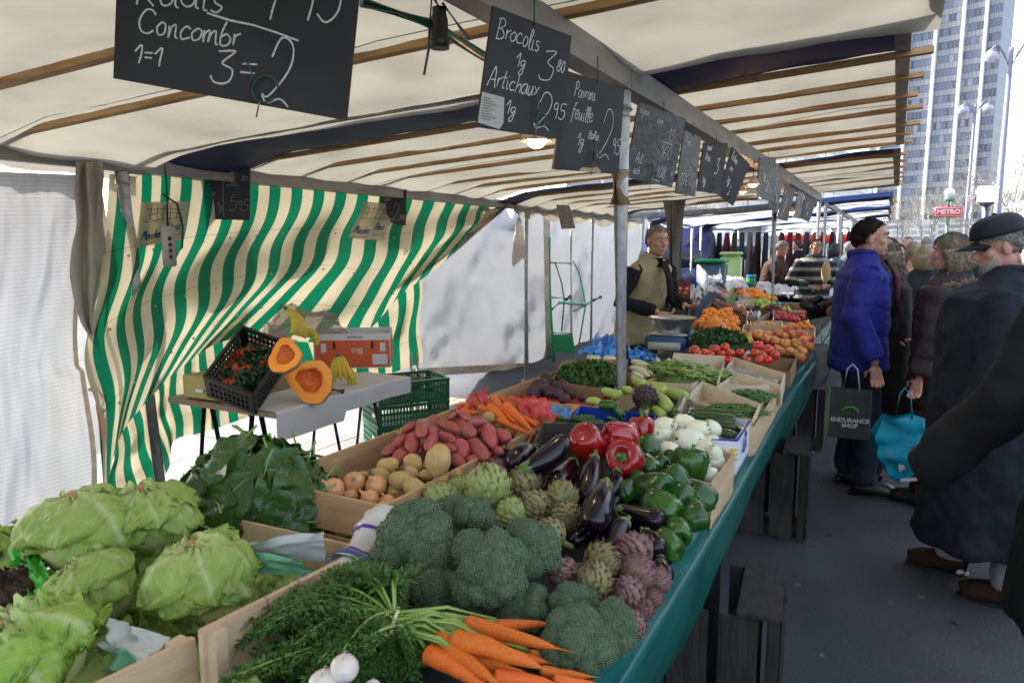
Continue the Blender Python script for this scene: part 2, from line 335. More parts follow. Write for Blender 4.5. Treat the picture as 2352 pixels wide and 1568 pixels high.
# ---------------------------------------------------------------- quad board with handwriting
slate = mat('slate_black', (.011, .012, .013), (.042, .042, .043), ns=4, rough=.6, lo=.45, hi=.85, bump=.05, bs=60, detail=8)
slate_shiny = mat('slate_worn', (.022, .023, .024), (.11, .11, .11), ns=16, rough=.38, lo=.4, hi=.8, bump=.25, bs=25, sc=(1, 1, 1.6), detail=8)
chalk = mat('chalk_white', (.72, .72, .70), (.5, .5, .49), ns=160, rough=.95)
chalk_faint = mat('chalk_smudged', (.3, .3, .3), (.2, .2, .2), ns=90, rough=.95)
G = {  # stroke alphabet, x 0..1 (advance last), y 0 base .. 1 cap height
 'A': ([[(0, 0), (.3, 1), (.42, 1), (.6, 0)], [(.1, .4), (.6, .42)]], .7), 'B': ([[(.1, 0), (.12, 1)], [(.0, .95), (.4, 1), (.55, .8), (.3, .55), (.15, .52), (.45, .5), (.62, .25), (.4, .02), (.05, .02)]], .72),
 'C': ([[(.6, .85), (.45, 1), (.2, .95), (.02, .5), (.15, .08), (.4, 0), (.62, .2)]], .7), 'E': ([[(.5, .95), (.2, .95), (.12, .7), (.35, .55), (.12, .45), (.08, .1), (.3, 0), (.55, .1)]], .62),
 'M': ([[(.0, 0), (.12, 1), (.35, .3), (.6, 1), (.72, 0)]], .85), 'P': ([[(.1, -.1), (.14, 1)], [(.0, .9), (.35, 1.02), (.55, .8), (.4, .5), (.15, .45)]], .65),
 'R': ([[(.08, 0), (.12, 1)], [(0, .92), (.4, 1), (.52, .78), (.3, .52), (.15, .5), (.55, 0)]], .68), 'I': ([[(.1, 0), (.15, 1)]], .3), 'O': ([[(.3, 1), (.05, .6), (.15, .05), (.45, .1), (.5, .7), (.3, 1)]], .62),
 'a': ([[(.42, .5), (.2, .55), (.02, .3), (.12, .02), (.3, .08), (.42, .5), (.42, .1), (.52, 0)]], .54), 'b': ([[(.15, 1), (.05, .4), (.08, .03), (.3, .02), (.42, .3), (.28, .5), (.08, .38)]], .5),
 'c': ([[(.4, .45), (.22, .54), (.03, .28), (.14, 0), (.42, .08)]], .46), 'd': ([[(.4, .48), (.15, .52), (.02, .2), (.2, 0), (.38, .2), (.46, 1), (.42, .1), (.52, 0)]], .55),
 'e': ([[(.03, .22), (.3, .3), (.36, .48), (.18, .55), (.03, .25), (.15, 0), (.42, .1)]], .45), 'f': ([[(.42, .95), (.25, .98), (.16, .5), (.08, -.35)], [(0, .5), (.36, .52)]], .42),
 'g': ([[(.4, .48), (.16, .52), (.03, .25), (.18, .05), (.38, .3), (.4, .5), (.36, -.3), (.15, -.55), (.02, -.4), (.2, -.15), (.5, .1)]], .54), 'h': ([[(.12, 1), (.06, 0), (.12, .35), (.32, .5), (.38, .3), (.38, 0)]], .48),
 'i': ([[(.08, .5), (.08, .05), (.2, 0)], [(.1, .72), (.13, .74)]], .26), 'k': ([[(.1, 1), (.05, 0)], [(.38, .55), (.08, .25), (.4, 0)]], .46), 'l': ([[(.05, .1), (.25, .8), (.18, 1), (.08, .8), (.1, .05), (.25, 0)]], .28),
 'm': ([[(.03, .5), (.06, 0), (.1, .4), (.24, .5), (.26, 0), (.32, .4), (.48, .5), (.52, .05), (.62, 0)]], .66), 'n': ([[(.03, .5), (.06, 0), (.12, .4), (.3, .52), (.34, .05), (.45, 0)]], .48),
 'o': ([[(.22, .52), (.03, .3), (.12, 0), (.34, .06), (.38, .4), (.22, .52)]], .46), 'p': ([[(.05, .5), (.06, -.45)], [(.06, .35), (.28, .52), (.4, .28), (.22, .02), (.06, .08)]], .48),
 'q': ([[(.38, .48), (.14, .52), (.03, .22), (.2, .02), (.38, .4), (.36, -.45)]], .5), 'r': ([[(.05, .5), (.06, 0), (.1, .38), (.32, .52)]], .36), 's': ([[(.32, .48), (.12, .52), (.1, .32), (.3, .2), (.2, 0), (.02, .05)]], .38),
 't': ([[(.2, .95), (.12, .1), (.28, 0)], [(0, .58), (.36, .6)]], .36), 'u': ([[(.04, .5), (.06, .08), (.24, .02), (.36, .5), (.36, .08), (.46, 0)]], .5), 'v': ([[(.02, .5), (.16, 0), (.36, .52)]], .42),
 'x': ([[(.02, .5), (.36, 0)], [(.36, .5), (.02, 0)]], .42), 'z': ([[(.02, .5), (.34, .5), (.03, 0), (.38, .02)]], .42), 'y': ([[(.03, .5), (.18, .1), (.36, .5), (.2, -.4), (.03, -.4)]], .45),
 '0': ([[(.25, 1), (.02, .5), (.2, 0), (.45, .3), (.42, .85), (.25, 1)]], .56), '1': ([[(.0, .6), (.28, 1), (.26, 0)]], .42), '2': ([[(.05, .72), (.18, 1), (.42, .9), (.4, .55), (.12, .12), (.0, .14), (.12, .0), (.35, .1), (.55, .0)]], .64),
 '3': ([[(.08, .92), (.45, .98), (.2, .62), (.45, .45), (.4, .08), (.1, .0), (.0, .15)]], .58), '5': ([[(.5, 1), (.15, .96), (.1, .6), (.4, .58), (.45, .2), (.2, 0), (.0, .1)]], .58), '6': ([[(.4, .95), (.1, .6), (.06, .15), (.28, 0), (.42, .22), (.26, .42), (.08, .3)]], .54),
 '7': ([[(.0, .95), (.45, .98), (.2, 0)], [(.12, .5), (.42, .52)]], .55), '8': ([[(.25, .52), (.06, .78), (.26, 1), (.42, .78), (.25, .52), (.02, .22), (.22, 0), (.45, .2), (.25, .52)]], .54), '9': ([[(.4, .7), (.2, .55), (.06, .8), (.25, 1), (.4, .75), (.36, 0)]], .52),
 '=': ([[(.02, .62), (.4, .66)], [(.05, .36), (.38, .4)]], .5), ',': ([[(.1, .1), (.04, -.14)]], .22), '-': ([[(.0, .45), (.4, .5)]], .5), '_': ([[(.0, 0), (1, .0)]], 1.), ' ': ([], .35), 'e^': ([], .1), "'": ([[(.1, 1), (.04, .8)]], .2),
}
def handwriting(txt, x, y, h, stretch=1., slant=.12):
    """list of polylines in board units"""
    out = []; cx = x; seed = hash_s(txt)
    for ch in txt:
        st, adv = G.get(ch, ([], .4))
        jy = (nz((cx * 7, seed, 0), 1) * .16) * h
        for pl in st:
            n = max(2, (len(pl) - 1) * 5); q = [plerp([(a, b, 0) for a, b in pl], i / n) for i in range(n + 1)] if len(pl) > 2 else [Vector((a, b, 0)) for a, b in pl]
            out.append([(cx + (p.x * stretch + p.y * slant + .05 * nz((p.x * 2, p.y * 2, cx * 9 + seed))) * h, y + (p.y + .06 * nz((p.x * 2, p.y * 2, cx * 5 + seed + 9))) * h + jy) for p in q])
        cx += adv * h * stretch
    return out
def hash_s(s): return sum(ord(c) * (i + 1) for i, c in enumerate(s)) * .013
def quad_board(label, c4, texts, w_m=None, thick=.007, m=None, clip='green', chalk_m=None, group='chalk price boards', wpx=.01, clip_uv=(.5, .1), extras=None, lines=()):
    """c4 = TL, TR, BR, BL world points; texts = [(txt, u, v(from top), height, stretch)] in board units (width = 1)"""
    TL, TR, BR, BL = [Vector(p) for p in c4]; cen = (TL + TR + BR + BL) / 4
    n = (TR - TL).cross(BL - TL).normalized(); 
    if n.dot(Vector((0, 0, H)) - cen) < 0: n = -n
    Wd = (TR - TL).length; Hd = (BL - TL).length
    t = thing('price_board', label, 'price board', cen, group=group)
    def q(u, v, k=0): return TL.lerp(TR, u).lerp(BL.lerp(BR, u), v) + n * k - cen
    mb = MB(); k = thick
    fr = [q(0, 0), q(1, 0), q(1, 1), q(0, 1)]; bk = [p - n * k for p in fr]
    mb.add(fr + bk, [(0, 1, 2, 3), (7, 6, 5, 4), (0, 4, 5, 1), (1, 5, 6, 2), (2, 6, 7, 3), (3, 7, 4, 0)]); mb.build('panel', m or slate, t, smooth=False)
    cb = MB()
    def stroke(pl, wd):
        pts = [q(a, b * Wd / Hd, .0012) for a, b in pl]
        for i, p in enumerate(pts):
            d = (pts[min(i + 1, len(pts) - 1)] - pts[max(i - 1, 0)]); 
            if d.length < 1e-7: d = Vector((0, 0, 1))
            s_ = d.normalized().cross(n) * wd * Wd * .5 * (.75 + .5 * abs(nz((i * .7, a_[0], 0), 1.3)))
            cb.v += [tuple(p - s_), tuple(p + s_)]
            if i: b_ = cb.n; cb.f.append((b_ - 2, b_ - 1, b_ + 1, b_)); cb.mi.append(0)
            cb.n += 2
    a_ = (0,)
    for tx in texts:
        txt, u, v, h = tx[:4]; st = tx[4] if len(tx) > 4 else 1.; a_ = (u * 9,)
        kk = Hd / Wd; h = h * kk
        for pl in handwriting(txt, 0, 0, h, st): stroke([(u + a, v * kk - b + (tx[5] if len(tx) > 5 else 0) * a) for a, b in pl], wpx)
    for (u0, v0, u1, v1) in lines: stroke([(lerp(u0, u1, i / 4), lerp(v0, v1, i / 4) * Hd / Wd + .004 * math.sin(i * 2)) for i in range(5)], wpx * 1.1)
    cb.build('chalk_writing', chalk_m or chalk, t, smooth=False)
    if clip:
        wm = greenpaint if clip == 'green' else black_pl; cu, cv = clip_uv; s_ = Wd if clip_uv[1] < 2 else Wd; r = .017 if cen.y > 1.4 else .028
        ux = (TR - TL).normalized(); uy = (BL - TL).normalized(); c0 = q(cu, cv, .012)
        ring = [c0 + ux * (r * math.cos(a)) + uy * (r * math.sin(a)) for a in [i * math.pi / 9 for i in range(19)]]
        MB().tube(ring, .0022, 6).tube([c0 - ux * r, c0 - ux * r * 1.1 - uy * .035, c0 - ux * r * 1.6 - uy * .06, c0 - ux * r * 2.1 - uy * .05], .0024, 6).build('wire_clip', wm, t)
        MB().tube([c0 + uy * r - ux * .01, c0 + uy * .06 - ux * .014], .0022, 6).build('clip_pin', mat('peg_wood', (.4, .24, .1), rough=.6), t)
    if extras: extras(t, q, n, TR - TL, BL - TL)
    # wire hook up to the beam
    if BL.z > 0 and TL.z < 2.3:
        tp_ = q(.5, 0); MB().tube([tp_ + Vector((0, 0, -.01)), tp_ + Vector((0, 0, max(.04, 2.25 - tp_.z - cen.z)))], .0022, 6).build('hanging_wire', greenpaint, t)
    return t
def z2(x, y): return (826.9 + x * .3125, y * .3125)
def z3(x, y): return (1378.1 + x * .414, y * .414)
def bq(tl, tr, br, bl, yl, yr):
    a, b, d = P(*tl, Y=yl), P(*tr, Y=yr), P(*bl, Y=yl); n = (b - a).cross(d - a); r = P(*br, Y=1.) - Vector((0, 0, H)); o = Vector((0, 0, H)); t = (a - o).dot(n) / r.dot(n)
    return (a, b, o + r * t, d)
quad_board('big black price board for radishes and cucumbers, nearest and cut off at the top', bq((272, -150), (838, -130), (797, 277), (260, 180), 1.02, 1.30),
   [('Radis', .07, .46, .18, 1.5, .0), ('1', .56, .46, .4, 1.3), ('95', .72, .44, .32, 1.1), ('Concombr', .09, .66, .16, 1.15, -.01), ('1=1', .08, .86, .13, 1.2, .02), ('3=', .40, .90, .22, 1.5, .0), ('2', .62, .97, .40, 1.0)], wpx=.009, clip_uv=(.64, .9), lines=[(.37, .47, .76, .57)])
def paper(t, q, n, a, b):
    cb = MB().add([q(.0, .7, .002), q(.25, .71, .003), q(.27, .93, .005), q(.24, .99, .003), q(.0, .96, .002)], [(0, 1, 2, 3, 4)]).build('paper_slip', mat('paper_slip', (.5, .46, .42), rough=.8), t, smooth=False)
    mb = MB()
    for i in range(9):
        v = .74 + i * .022; mb.add([q(.02, v, .0055), q(.02 + .08 + .1 * ((i * 7 % 5) / 5), v + .003, .0055), q(.02 + .08 + .1 * ((i * 7 % 5) / 5), v + .008, .0055), q(.02, v + .006, .0055)], [(0, 1, 2, 3)])
    mb.build('print', mat('grey_print', (.2, .2, .2)), cb, smooth=False)
quad_board('black price board for broccoli and artichokes with a paper slip on its corner', bq(z2(980, 45), z2(1555, 265), z2(1435 + 50, 1028), z2(858, 935), 1.62, 1.86),
   [('Brocolis', .06, .23, .17, .85, .02), ('1g', .33, .42, .12, 1.), ('3', .62, .47, .28, 1.2), ("80", .84, .36, .11, .8), ('Artichaux', .04, .64, .16, .85, .0), ('1g', .28, .84, .12, 1), ('2', .62, .92, .34, 1.0), ('95', .83, .80, .15, 1)], wpx=.012, clip_uv=(.68, .84), extras=paper)
def chip(t, q, n, a, b):
    MB().add([q(.36, .985, .002), q(.4, .955, .002), q(.58, .95, .002), q(.62, .93, .002), q(.7, .975, .002), q(.68, .999, .002), q(.37, .999, .002)], [tuple(range(7))]).build('chipped_edge', mat('bare_board', (.5, .36, .2), rough=.8), t, smooth=False)
quad_board('black price board for leaf peppers with a chipped lower edge', bq(z2(1520, 520), z2(1945, 655), z2(1900, 1282), z2(1420, 1245), 2.18, 2.52),
   [('Poivrons', .15, .22, .14, .8, .0), ('feuille', .15, .45, .16, .9, -.02), ('1g', .28, .72, .13, 1), ('Italie', .44, .64, .10, .9), ('2', .60, .82, .55, .85), ('95', .84, .76, .18, .9)], wpx=.011, clip='black', clip_uv=(.56, .83), extras=chip)
quad_board('scratched black price board for garlic and shallots hanging past the front post', bq(z3(218, 568), z3(478, 660), z3(400, 1040), z3(142, 985), 3.1, 3.5),
   [('oignon', .04, .12, .1, .9, .0), ('cerie', .4, .18, .09, .9), ('13', .68, .36, .16, 1.1), ('160', .58, .63, .19, 1.1), ('Ail', .12, .78, .13, 1), ('ech', .12, .92, .11, 1.1), ('108', .58, .90, .16, 1.1), ('d', .9, .85, .1)], wpx=.011, m=slate_shiny, clip_uv=(.5, .92), lines=[(.6, .4, .82, .41), (.5, .94, .7, .96)])
quad_board('narrow grey-worn price board overlapping the garlic board', bq(z3(468, 722), z3(562, 765), z3(528, 1092), z3(420, 1072), 3.7, 3.9),
   [('Pom', .1, .2, .13, .9), ('076', .08, .85, .2, .9), ], wpx=.03, m=slate_shiny, clip_uv=(.5, .9))
quad_board('small price board reading artis at three, fifth from the front post', bq(z3(578, 790), z3(710, 795), z3(668, 1080), z3(540, 1060), 4.15, 4.45),
   [('Manti', .15, .16, .1, .9), ('Artis', .12, .36, .13, .9), ('3', .58, .6, .3, 1.2), ('kg', .15, .82, .14, 1)], wpx=.025, m=slate, clip='black', clip_uv=(.6, .9))
quad_board('tilted dark price board for endives', bq(z3(735, 815), z3(832, 912), z3(740, 1142), z3(660, 1085), 4.7, 4.95),
   [('Endive', .08, .2, .15, .7, .1), ('Fora', .1, .42, .12, .9), ('kg', .2, .66, .14, 1), ('2', .4, .88, .2)], wpx=.03, m=mat('slate_violet', (.04, .035, .055), (.03, .03, .035), rough=.5), clip_uv=(.55, .9))
quad_board('pale shining price board in front of the second lamp', bq(z3(885, 875), z3(978, 872), z3(955, 1120), z3(868, 1090), 5.7, 5.95), [('1g', .3, .5, .15), ('2', .5, .8, .25)], wpx=.03, m=slate_shiny, clip=None)
quad_board('dark price board just behind the pale shining one', bq(z3(975, 920), z3(1015, 980), z3(985, 1190), z3(935, 1150), 6.1, 6.3), [('9', .2, .5, .3), ('5', .5, .8, .2)], wpx=.05, m=slate_shiny, clip_uv=(.5, .85))
quad_board('brown tinted price board with curly chalk numbers near the far post', bq(z3(1035, 1020), z3(1085, 1050), z3(1040, 1228), z3(985, 1215), 6.9, 7.3), [('Rais', .05, .25, .1, .6), ('2', .3, .75, .35, .8), ('e', .2, .9, .14)], wpx=.04, m=mat('slate_brown', (.06, .04, .035), rough=.5), clip=None)
quad_board('price board with a green wire, last but one of the row', bq(z3(1100, 1058), z3(1135, 1075), z3(1110, 1215), z3(1072, 1205), 8.2, 8.5), [('3', .3, .7, .35, .8)], wpx=.05, m=slate_shiny, clip='green', clip_uv=(.6, .5))
quad_board('worn price board at the far end of the row', bq(z3(1142, 1085), z3(1198, 1125), z3(1160, 1232), z3(1112, 1210), 9.2, 9.6), [('1', .3, .5, .3, .8), ('8', .5, .8, .2, .8)], wpx=.04, m=slate_shiny, clip=None)
def z1(x, y): return (x * .3908, y * .3908)
quad_board('pair of taped black price boards for lambs lettuce and mushrooms on the back beam', bq(z1(1145, 975), z1(1470, 985), z1(1468, 1295), z1(1155, 1285), 3.2, 3.42),
   [('Mache', .08, .18, .13, .9), ('12', .56, .3, .2), ('80', .84, .26, .1), ('Champ', .08, .56, .12, .8), ('Grain', .1, .76, .12, .8), ('1g', .38, .8, .12), ('5', .60, .82, .3), ('95', .76, .82, .2)], wpx=.011, clip=None, chalk_m=chalk_faint, lines=[(.5, .0, .505, .95), (.54, .34, .8, .35)], group='price boards on the back beam')
quad_board('black price board for bananas hanging on the back beam', bq(z1(2205, 1080), (z1(2390, 1110)), (z1(2385, 1325)), z1(2215, 1318), 5.0, 5.2),
   [('Bananes', .05, .2, .15, .75), ('Malaque', .05, .38, .13, .75), ('k', .22, .7, .25), ('2', .5, .88, .45, .8), ('80', .78, .84, .13)], wpx=.02, clip=None, chalk_m=chalk_faint, group='price boards on the back beam')
quad_board('folded grey board tied to the back beam by the hand truck', bq((1278, 470), (1308, 472), (1322, 524), (1290, 526), 7.6, 7.7), [], m=mat('grey_wood', (.25, .22, .18), (.16, .14, .11), ns=20), clip=None, group='price boards on the back beam')

# ---------------------------------------------------------------- things hanging from the beams
gp = thing('hanging_rail', 'green metal tube slung diagonally under the near canopy', 'tube', P(830, 5, Y=1.45))
MB().tube([Vector((0, 0, 0)), P(990, 55, Y=1.62) - gp.location, P(1120, 135, Y=1.85) - gp.location], .013, 12).build('tube', greenpaint, gp)
lm = thing('lamp_holder', 'black lamp holder hanging without a bulb from the green tube', 'lamp holder', P(1010, 112, Y=1.62))
sc_ = .02
MB().lathe([(.9 * sc_ * 1.3, .0), (1.25 * sc_, .0), (1.3 * sc_, .02), (1.15 * sc_, .025), (1.1 * sc_, .07), (.9 * sc_, .085), (.9 * sc_, .10)], 20).build('socket', black_pl, lm)
MB().tube([(0, 0, .1), (-.012, 0, .12), (-.02, 0, .135), (0, 0, .15), (.015, 0, .135), (0, 0, .12)], .004, 8).tube([(.01, 0, .11), (.05, .02, .05), (.075, .03, .02)], .004, 8).tube([(-.02, 0, .15), (-.03, 0, .06), (-.035, 0, 0), (-.05, 0, -.06)], .0035, 8).build('cable', mat('grey_cable', (.12, .12, .12), rough=.6), lm)
warm = mat('lamp_glow', (1, .62, .3), emis=9)
shade_m = mat('lamp_shade_metal', (.6, .38, .3), rough=.35, metal=.3)
def bulb_lamp(label, p, r, lvl=1, bulb_dx=0):
    t = thing('bulb_lamp', label, 'lamp', p, group='lit bulbs under the canopy')
    MB().lathe([(r * .3, r * 1.05), (r * .42, r * .9), (r * .75, r * .45), (r, .0), (r * .97, -.004), (r * .7, r * .4), (r * .35, r * .8)], 20).build('lamp_shade', shade_m, t)
    MB().sphere((0, 0, r * .05), (r * .62, r * .62, r * .55), 14, 10).build('bulb', warm, t)
    MB().tube([(0, 0, r * 1.0), (0, 0, max(.05, 2.24 - p.z))], .004, 8).build('cable', black_pl, t)
    l = bpy.data.lights.new('bulb_light', 'POINT'); l.energy = 1.2 * lvl; l.color = (1, .6, .3); l.shadow_soft_size = r * .6; lo_ = bpy.data.objects.new('bulb_light', l); COL.objects.link(lo_); lo_.parent = t; lo_.location = (0, 0, -r * .75)
    return t
p = P(1232, 322, Y=2.2); bulb_lamp('lit lamp glowing just below the broccoli and artichoke board', p, 38 * mpp(p))
p = P(1730, 423, Y=5.6); bulb_lamp('pink shaded lit lamp left of the pale price board', p, 15 * mpp(p))
p = P(1748, 449, Y=6.4); bulb_lamp('lit lamp partly behind the pale price board', p, 13 * mpp(p))
p = P(1705, 440, Y=6.4); bulb_lamp('small lit lamp behind the endive board', p, 11 * mpp(p))
p = P(1818, 487, Y=8.2); bulb_lamp('tiny lit lamp between the far boards', p, 10 * mpp(p))
# power strip
ps = thing('power_strip', 'long grey power strip hanging on a cord beside the left post', 'power strip', P(390, 600, X=-3.70))
m_ = mpp(ps.location); MB().box((0, 0, 34 * m_), (.02, 34 * m_, 92 * m_), bev=.006).build('strip', mat('grey_plastic', (.42, .40, .36), rough=.5), ps)
for i in range(4): MB().tube([(.011, 0, (10 + i * 14) * m_), (.0135, 0, (10 + i * 14) * m_)], 5 * m_, 10).build('socket', mat('socket_grey', (.15, .14, .12)), ps)
MB().tube([(0, 0, 80 * m_), (0, .01, .45), (0, .0, 2.09 - ps.location.z)], .005, 8).tube([(0, .03, .02), (.01, .08, .08), (.0, .10, .2), (0, .07, .33), (0, -.02, .38)], .006, 8).build('cord', black_pl, ps)
# white bag hung on the second back post
wbag = mat('white_plastic_bag', (.62, .60, .55), (.5, .47, .42), ns=14, rough=.45, trans=.35, bump=.5, bs=18)
def hung_bag():
    c = P(1192, 500, X=XB + .08); t = thing('plastic_bag', 'crumpled white carrier bag hung on the second back post', 'bag', c); m = mpp(c)
    def f(u, v):
        a = u * 2 * math.pi; wd = lerp(6, 27, min(1, v * 1.7)) * (1 + .15 * nz((u * 6, v * 4, 0))); 
        return Vector((math.sin(a) * .04 * min(1, v * 2) + .02 * nz((u * 8, v * 7, 2)), math.cos(a) * wd * m + .01 * nz((u * 9, v * 8, 5)), -(v * (100 - 12 * math.sin(a * 1.5))) * m))
    MB().grid(f, 30, 22, uv=False).build('bag', wbag, t); MB().tube([(0, 0, 0), (0, 0, .06), (0.0, -.02, .11)], .006, 8).build('handle', wbag, t)
hung_bag()

# ---------------------------------------------------------------- striped curtain
def stripe_mat():
    m = bpy.data.materials.new('striped_canvas'); m.use_nodes = True; N = m.node_tree.nodes; L = m.node_tree.links; b = N['Principled BSDF']; out = N['Material Output']
    uv = N.new('ShaderNodeUVMap'); sx = N.new('ShaderNodeSeparateXYZ'); L.new(uv.outputs[0], sx.inputs[0])
    mu = N.new('ShaderNodeMath'); mu.operation = 'MULTIPLY'; mu.inputs[1].default_value = 19.; L.new(sx.outputs[0], mu.inputs[0])
    fr = N.new('ShaderNodeMath'); fr.operation = 'FRACT'; L.new(mu.outputs[0], fr.inputs[0])
    gt = N.new('ShaderNodeMath'); gt.operation = 'GREATER_THAN'; gt.inputs[1].default_value = .5; L.new(fr.outputs[0], gt.inputs[0])
    tc = N.new('ShaderNodeTexCoord'); nz_ = N.new('ShaderNodeTexNoise'); nz_.inputs['Scale'].default_value = 3; nz_.inputs['Detail'].default_value = 8; L.new(tc.outputs['Object'], nz_.inputs[0])
    c1 = N.new('ShaderNodeValToRGB'); c1.color_ramp.elements[0].color = (.42, .36, .24, 1); c1.color_ramp.elements[1].color = (.56, .50, .36, 1); L.new(nz_.outputs[0], c1.inputs[0])
    mx = N.new('ShaderNodeMixRGB'); L.new(gt.outputs[0], mx.inputs[0]); L.new(c1.outputs[0], mx.inputs[1]); mx.inputs[2].default_value = (.0, .13, .062, 1)
    # sewn seams across the cloth
    m2 = N.new('ShaderNodeMath'); m2.operation = 'MULTIPLY'; m2.inputs[1].default_value = 4.; L.new(sx.outputs[1], m2.inputs[0]); f2 = N.new('ShaderNodeMath'); f2.operation = 'FRACT'; L.new(m2.outputs[0], f2.inputs[0])
    l2 = N.new('ShaderNodeMath'); l2.operation = 'LESS_THAN'; l2.inputs[1].default_value = .022; L.new(f2.outputs[0], l2.inputs[0])
    mm = N.new('ShaderNodeMath'); mm.operation = 'MULTIPLY'; mm.inputs[1].default_value = .45; L.new(l2.outputs[0], mm.inputs[0])
    m3 = N.new('ShaderNodeMixRGB'); m3.blend_type = 'MULTIPLY'; L.new(mm.outputs[0], m3.inputs[0]); L.new(mx.outputs[0], m3.inputs[1]); m3.inputs[2].default_value = (.45, .38, .25, 1)
    L.new(m3.outputs[0], b.inputs['Base Color']); b.inputs['Roughness'].default_value = .8
    tr = N.new('ShaderNodeBsdfTranslucent'); L.new(m3.outputs[0], tr.inputs[0]); ms = N.new('ShaderNodeMixShader'); ms.inputs[0].default_value = .24
    n3 = N.new('ShaderNodeTexNoise'); n3.inputs['Scale'].default_value = 9; L.new(tc.outputs['Object'], n3.inputs[0]); bp = N.new('ShaderNodeBump'); bp.inputs['Strength'].default_value = .3; bp.inputs['Distance'].default_value = .02; L.new(n3.outputs[0], bp.inputs['Height']); L.new(bp.outputs[0], b.inputs['Normal'])
    L.new(b.outputs[0], ms.inputs[1]); L.new(tr.outputs[0], ms.inputs[2]); L.new(ms.outputs[0], out.inputs[0]); return m
striped = stripe_mat()
def curtain():
    t = thing('striped_curtain', 'green and cream striped canvas curtain hanging from the back beam, its lower side swept aside', 'curtain', (XB - .05, 4.4, 2.0)); off = -t.location
    top = [(252, 395), (330, 400), (400, 405), (480, 412), (560, 420), (640, 428), (720, 436), (800, 444), (880, 450), (960, 458), (1040, 464), (1100, 468), (1168, 472)]
    bot = [(240, 1140), (262, 1046), (285, 985), (335, 925), (385, 872), (440, 826), (500, 788), (590, 772), (720, 786), (832, 768), (919, 680), (1012, 608), (1168, 473)]
    midf = [(-30, .5), (-6, .5), (0, .5), (8, .5), (20, .5), (26, .5), (28, .5), (20, .5), (8, .5), (0, .5), (0, .5), (0, .5), (0, .5)]
    def f(u, v):
        a = plerp([(x, y, 0) for x, y in top], u); b = plerp([(x, y, 0) for x, y in bot], u); d = plerp([(x, y, 0) for x, y in midf], u).x
        x = lerp(a.x, b.x, v ** 1.25) + d * math.sin(math.pi * v) * 1.0; y = lerp(a.y, b.y, v)
        k = math.sin(math.pi * min(1, v * 1.0)) ** .5 if v > 0 else 0
        k2 = math.sin(math.pi * v)
        x += (17 * math.sin(v * 8.5 + u * 5) + 7 * math.sin(v * 17 + u * 9 + 1)) * k2 * (1 - u * .75)
        fold = .05 * math.sin(u * 34 + v * 3) + .06 * nz((u * 5, v * 4, 0)) + .035 * nz((u * 14, v * 3, 4)) + .07 * math.sin((u * 2.2 + v * 3.0) * 3) * k2
        X = XB - .09 + fold * (.25 + .75 * min(1, v * 3)) + .28 * v * k2 + .20 * v * (1 if u < .85 else (1 - u) / .15)
        return P(x, y, X=X) + off
    MB().grid(f, 150, 70).build('cloth', striped, t)
    # the lower part behind the fold
    top2 = [(258, 1030), (285, 985), (335, 925), (385, 872), (440, 826), (500, 788), (590, 772), (720, 780), (832, 765), (919, 676), (965, 636)]
    bot2 = [(243, 1152), (320, 1140), (385, 1080), (400, 1012), (470, 992), (540, 968), (620, 940), (740, 905), (850, 876), (905, 855), (972, 832)]
    def g(u, v):
        a = plerp([(x, y, 0) for x, y in top2], u); b = plerp([(x, y, 0) for x, y in bot2], u); x = lerp(a.x, b.x, v); y = lerp(a.y, b.y, v) - 26 * (1 - v)
        x += 7 * math.sin(v * 6 + u * 7) * math.sin(math.pi * v)
        X = XB - .16 + .05 * math.sin(u * 48) + .03 * nz((u * 9, v * 5, 7)) + .06 * (1 - v)
        return P(x, y, X=X) + off
    mb = MB().grid(g, 110, 30)
    for k_ in list(mb.uv): a, b = mb.uv[k_]; mb.uv[k_] = (a * .9 + .013, b * .55 + .1)
    mb.build('lower_flap', striped, t)
    # printed market panel on the cloth
    pm = mat('cloth_print_ground', (.62, .54, .4), (.5, .43, .3), ns=6, rough=.8, trans=.4)
    def panel(u0, v0, u1, v1):
        o = MB().grid(lambda a, b: f(lerp(u0, u1, a), lerp(v0, v1, b)) + Vector((.012, 0, 0)), 10, 10, uv=False).build('printed_panel', pm, t)
        q = lambda a, b: f(lerp(u0, u1, a), lerp(v0, v1, b)) + Vector((.018, 0, 0)); mb = MB()
        for (a0, b0, a1, b1) in [(.12, .16, .88, .2), (.2, .1, .22, .42), (.35, .12, .37, .5), (.5, .1, .5, .46), (.65, .12, .66, .5), (.8, .1, .78, .42), (.1, .45, .9, .4), (.15, .3, .4, .26), (.6, .27, .9, .3)]:
            mb.tube([q(lerp(a0, a1, i / 4), lerp(b0, b1, i / 4)) for i in range(5)], .0016, 4)
        mb.build('printed_drawing', dark_ink, o)
        mb = MB()
        for wtxt, uu, vv in (('Marches', .06, .84), ('Paris', .6, .72)):
            for pl in handwriting(wtxt, 0, 0, .21, .58 if wtxt == 'Marches' else .62, .2): mb.tube([q(min(1, uu + a), vv - b * .9) for a, b in pl], .0026, 4)
        mb.build('printed_lettering', mat('blue_ink', (.01, .03, .22), rough=.7), o)
        MB().tube([q(.06, .97), q(.4, .93)], .002, 4).tube([q(.6, .86), q(.95, .83)], .002, 4).build('red_underline', mat('red_ink', (.5, .06, .02)), o)
    panel(.075, .1, .205, .26); panel(.62, .05, .70, .30); panel(.93, .12, .985, .9)
    MB().grid(lambda a, b: Vector((XB - .36, lerp(2.3, 6.3, a), lerp(1.2, 2.4, b))) + off, 1, 1).v if False else None
    # eyelets along the seams
    ey = MB()
    for v in (.27, .52, .77):
        for u in np.arange(.06, .98, .066): ey.sphere(f(u, v + .01) + Vector((.012, 0, 0)), .008, 8, 5)
    ey.build('eyelets', galv, t)
    return f
curt_f = curtain()

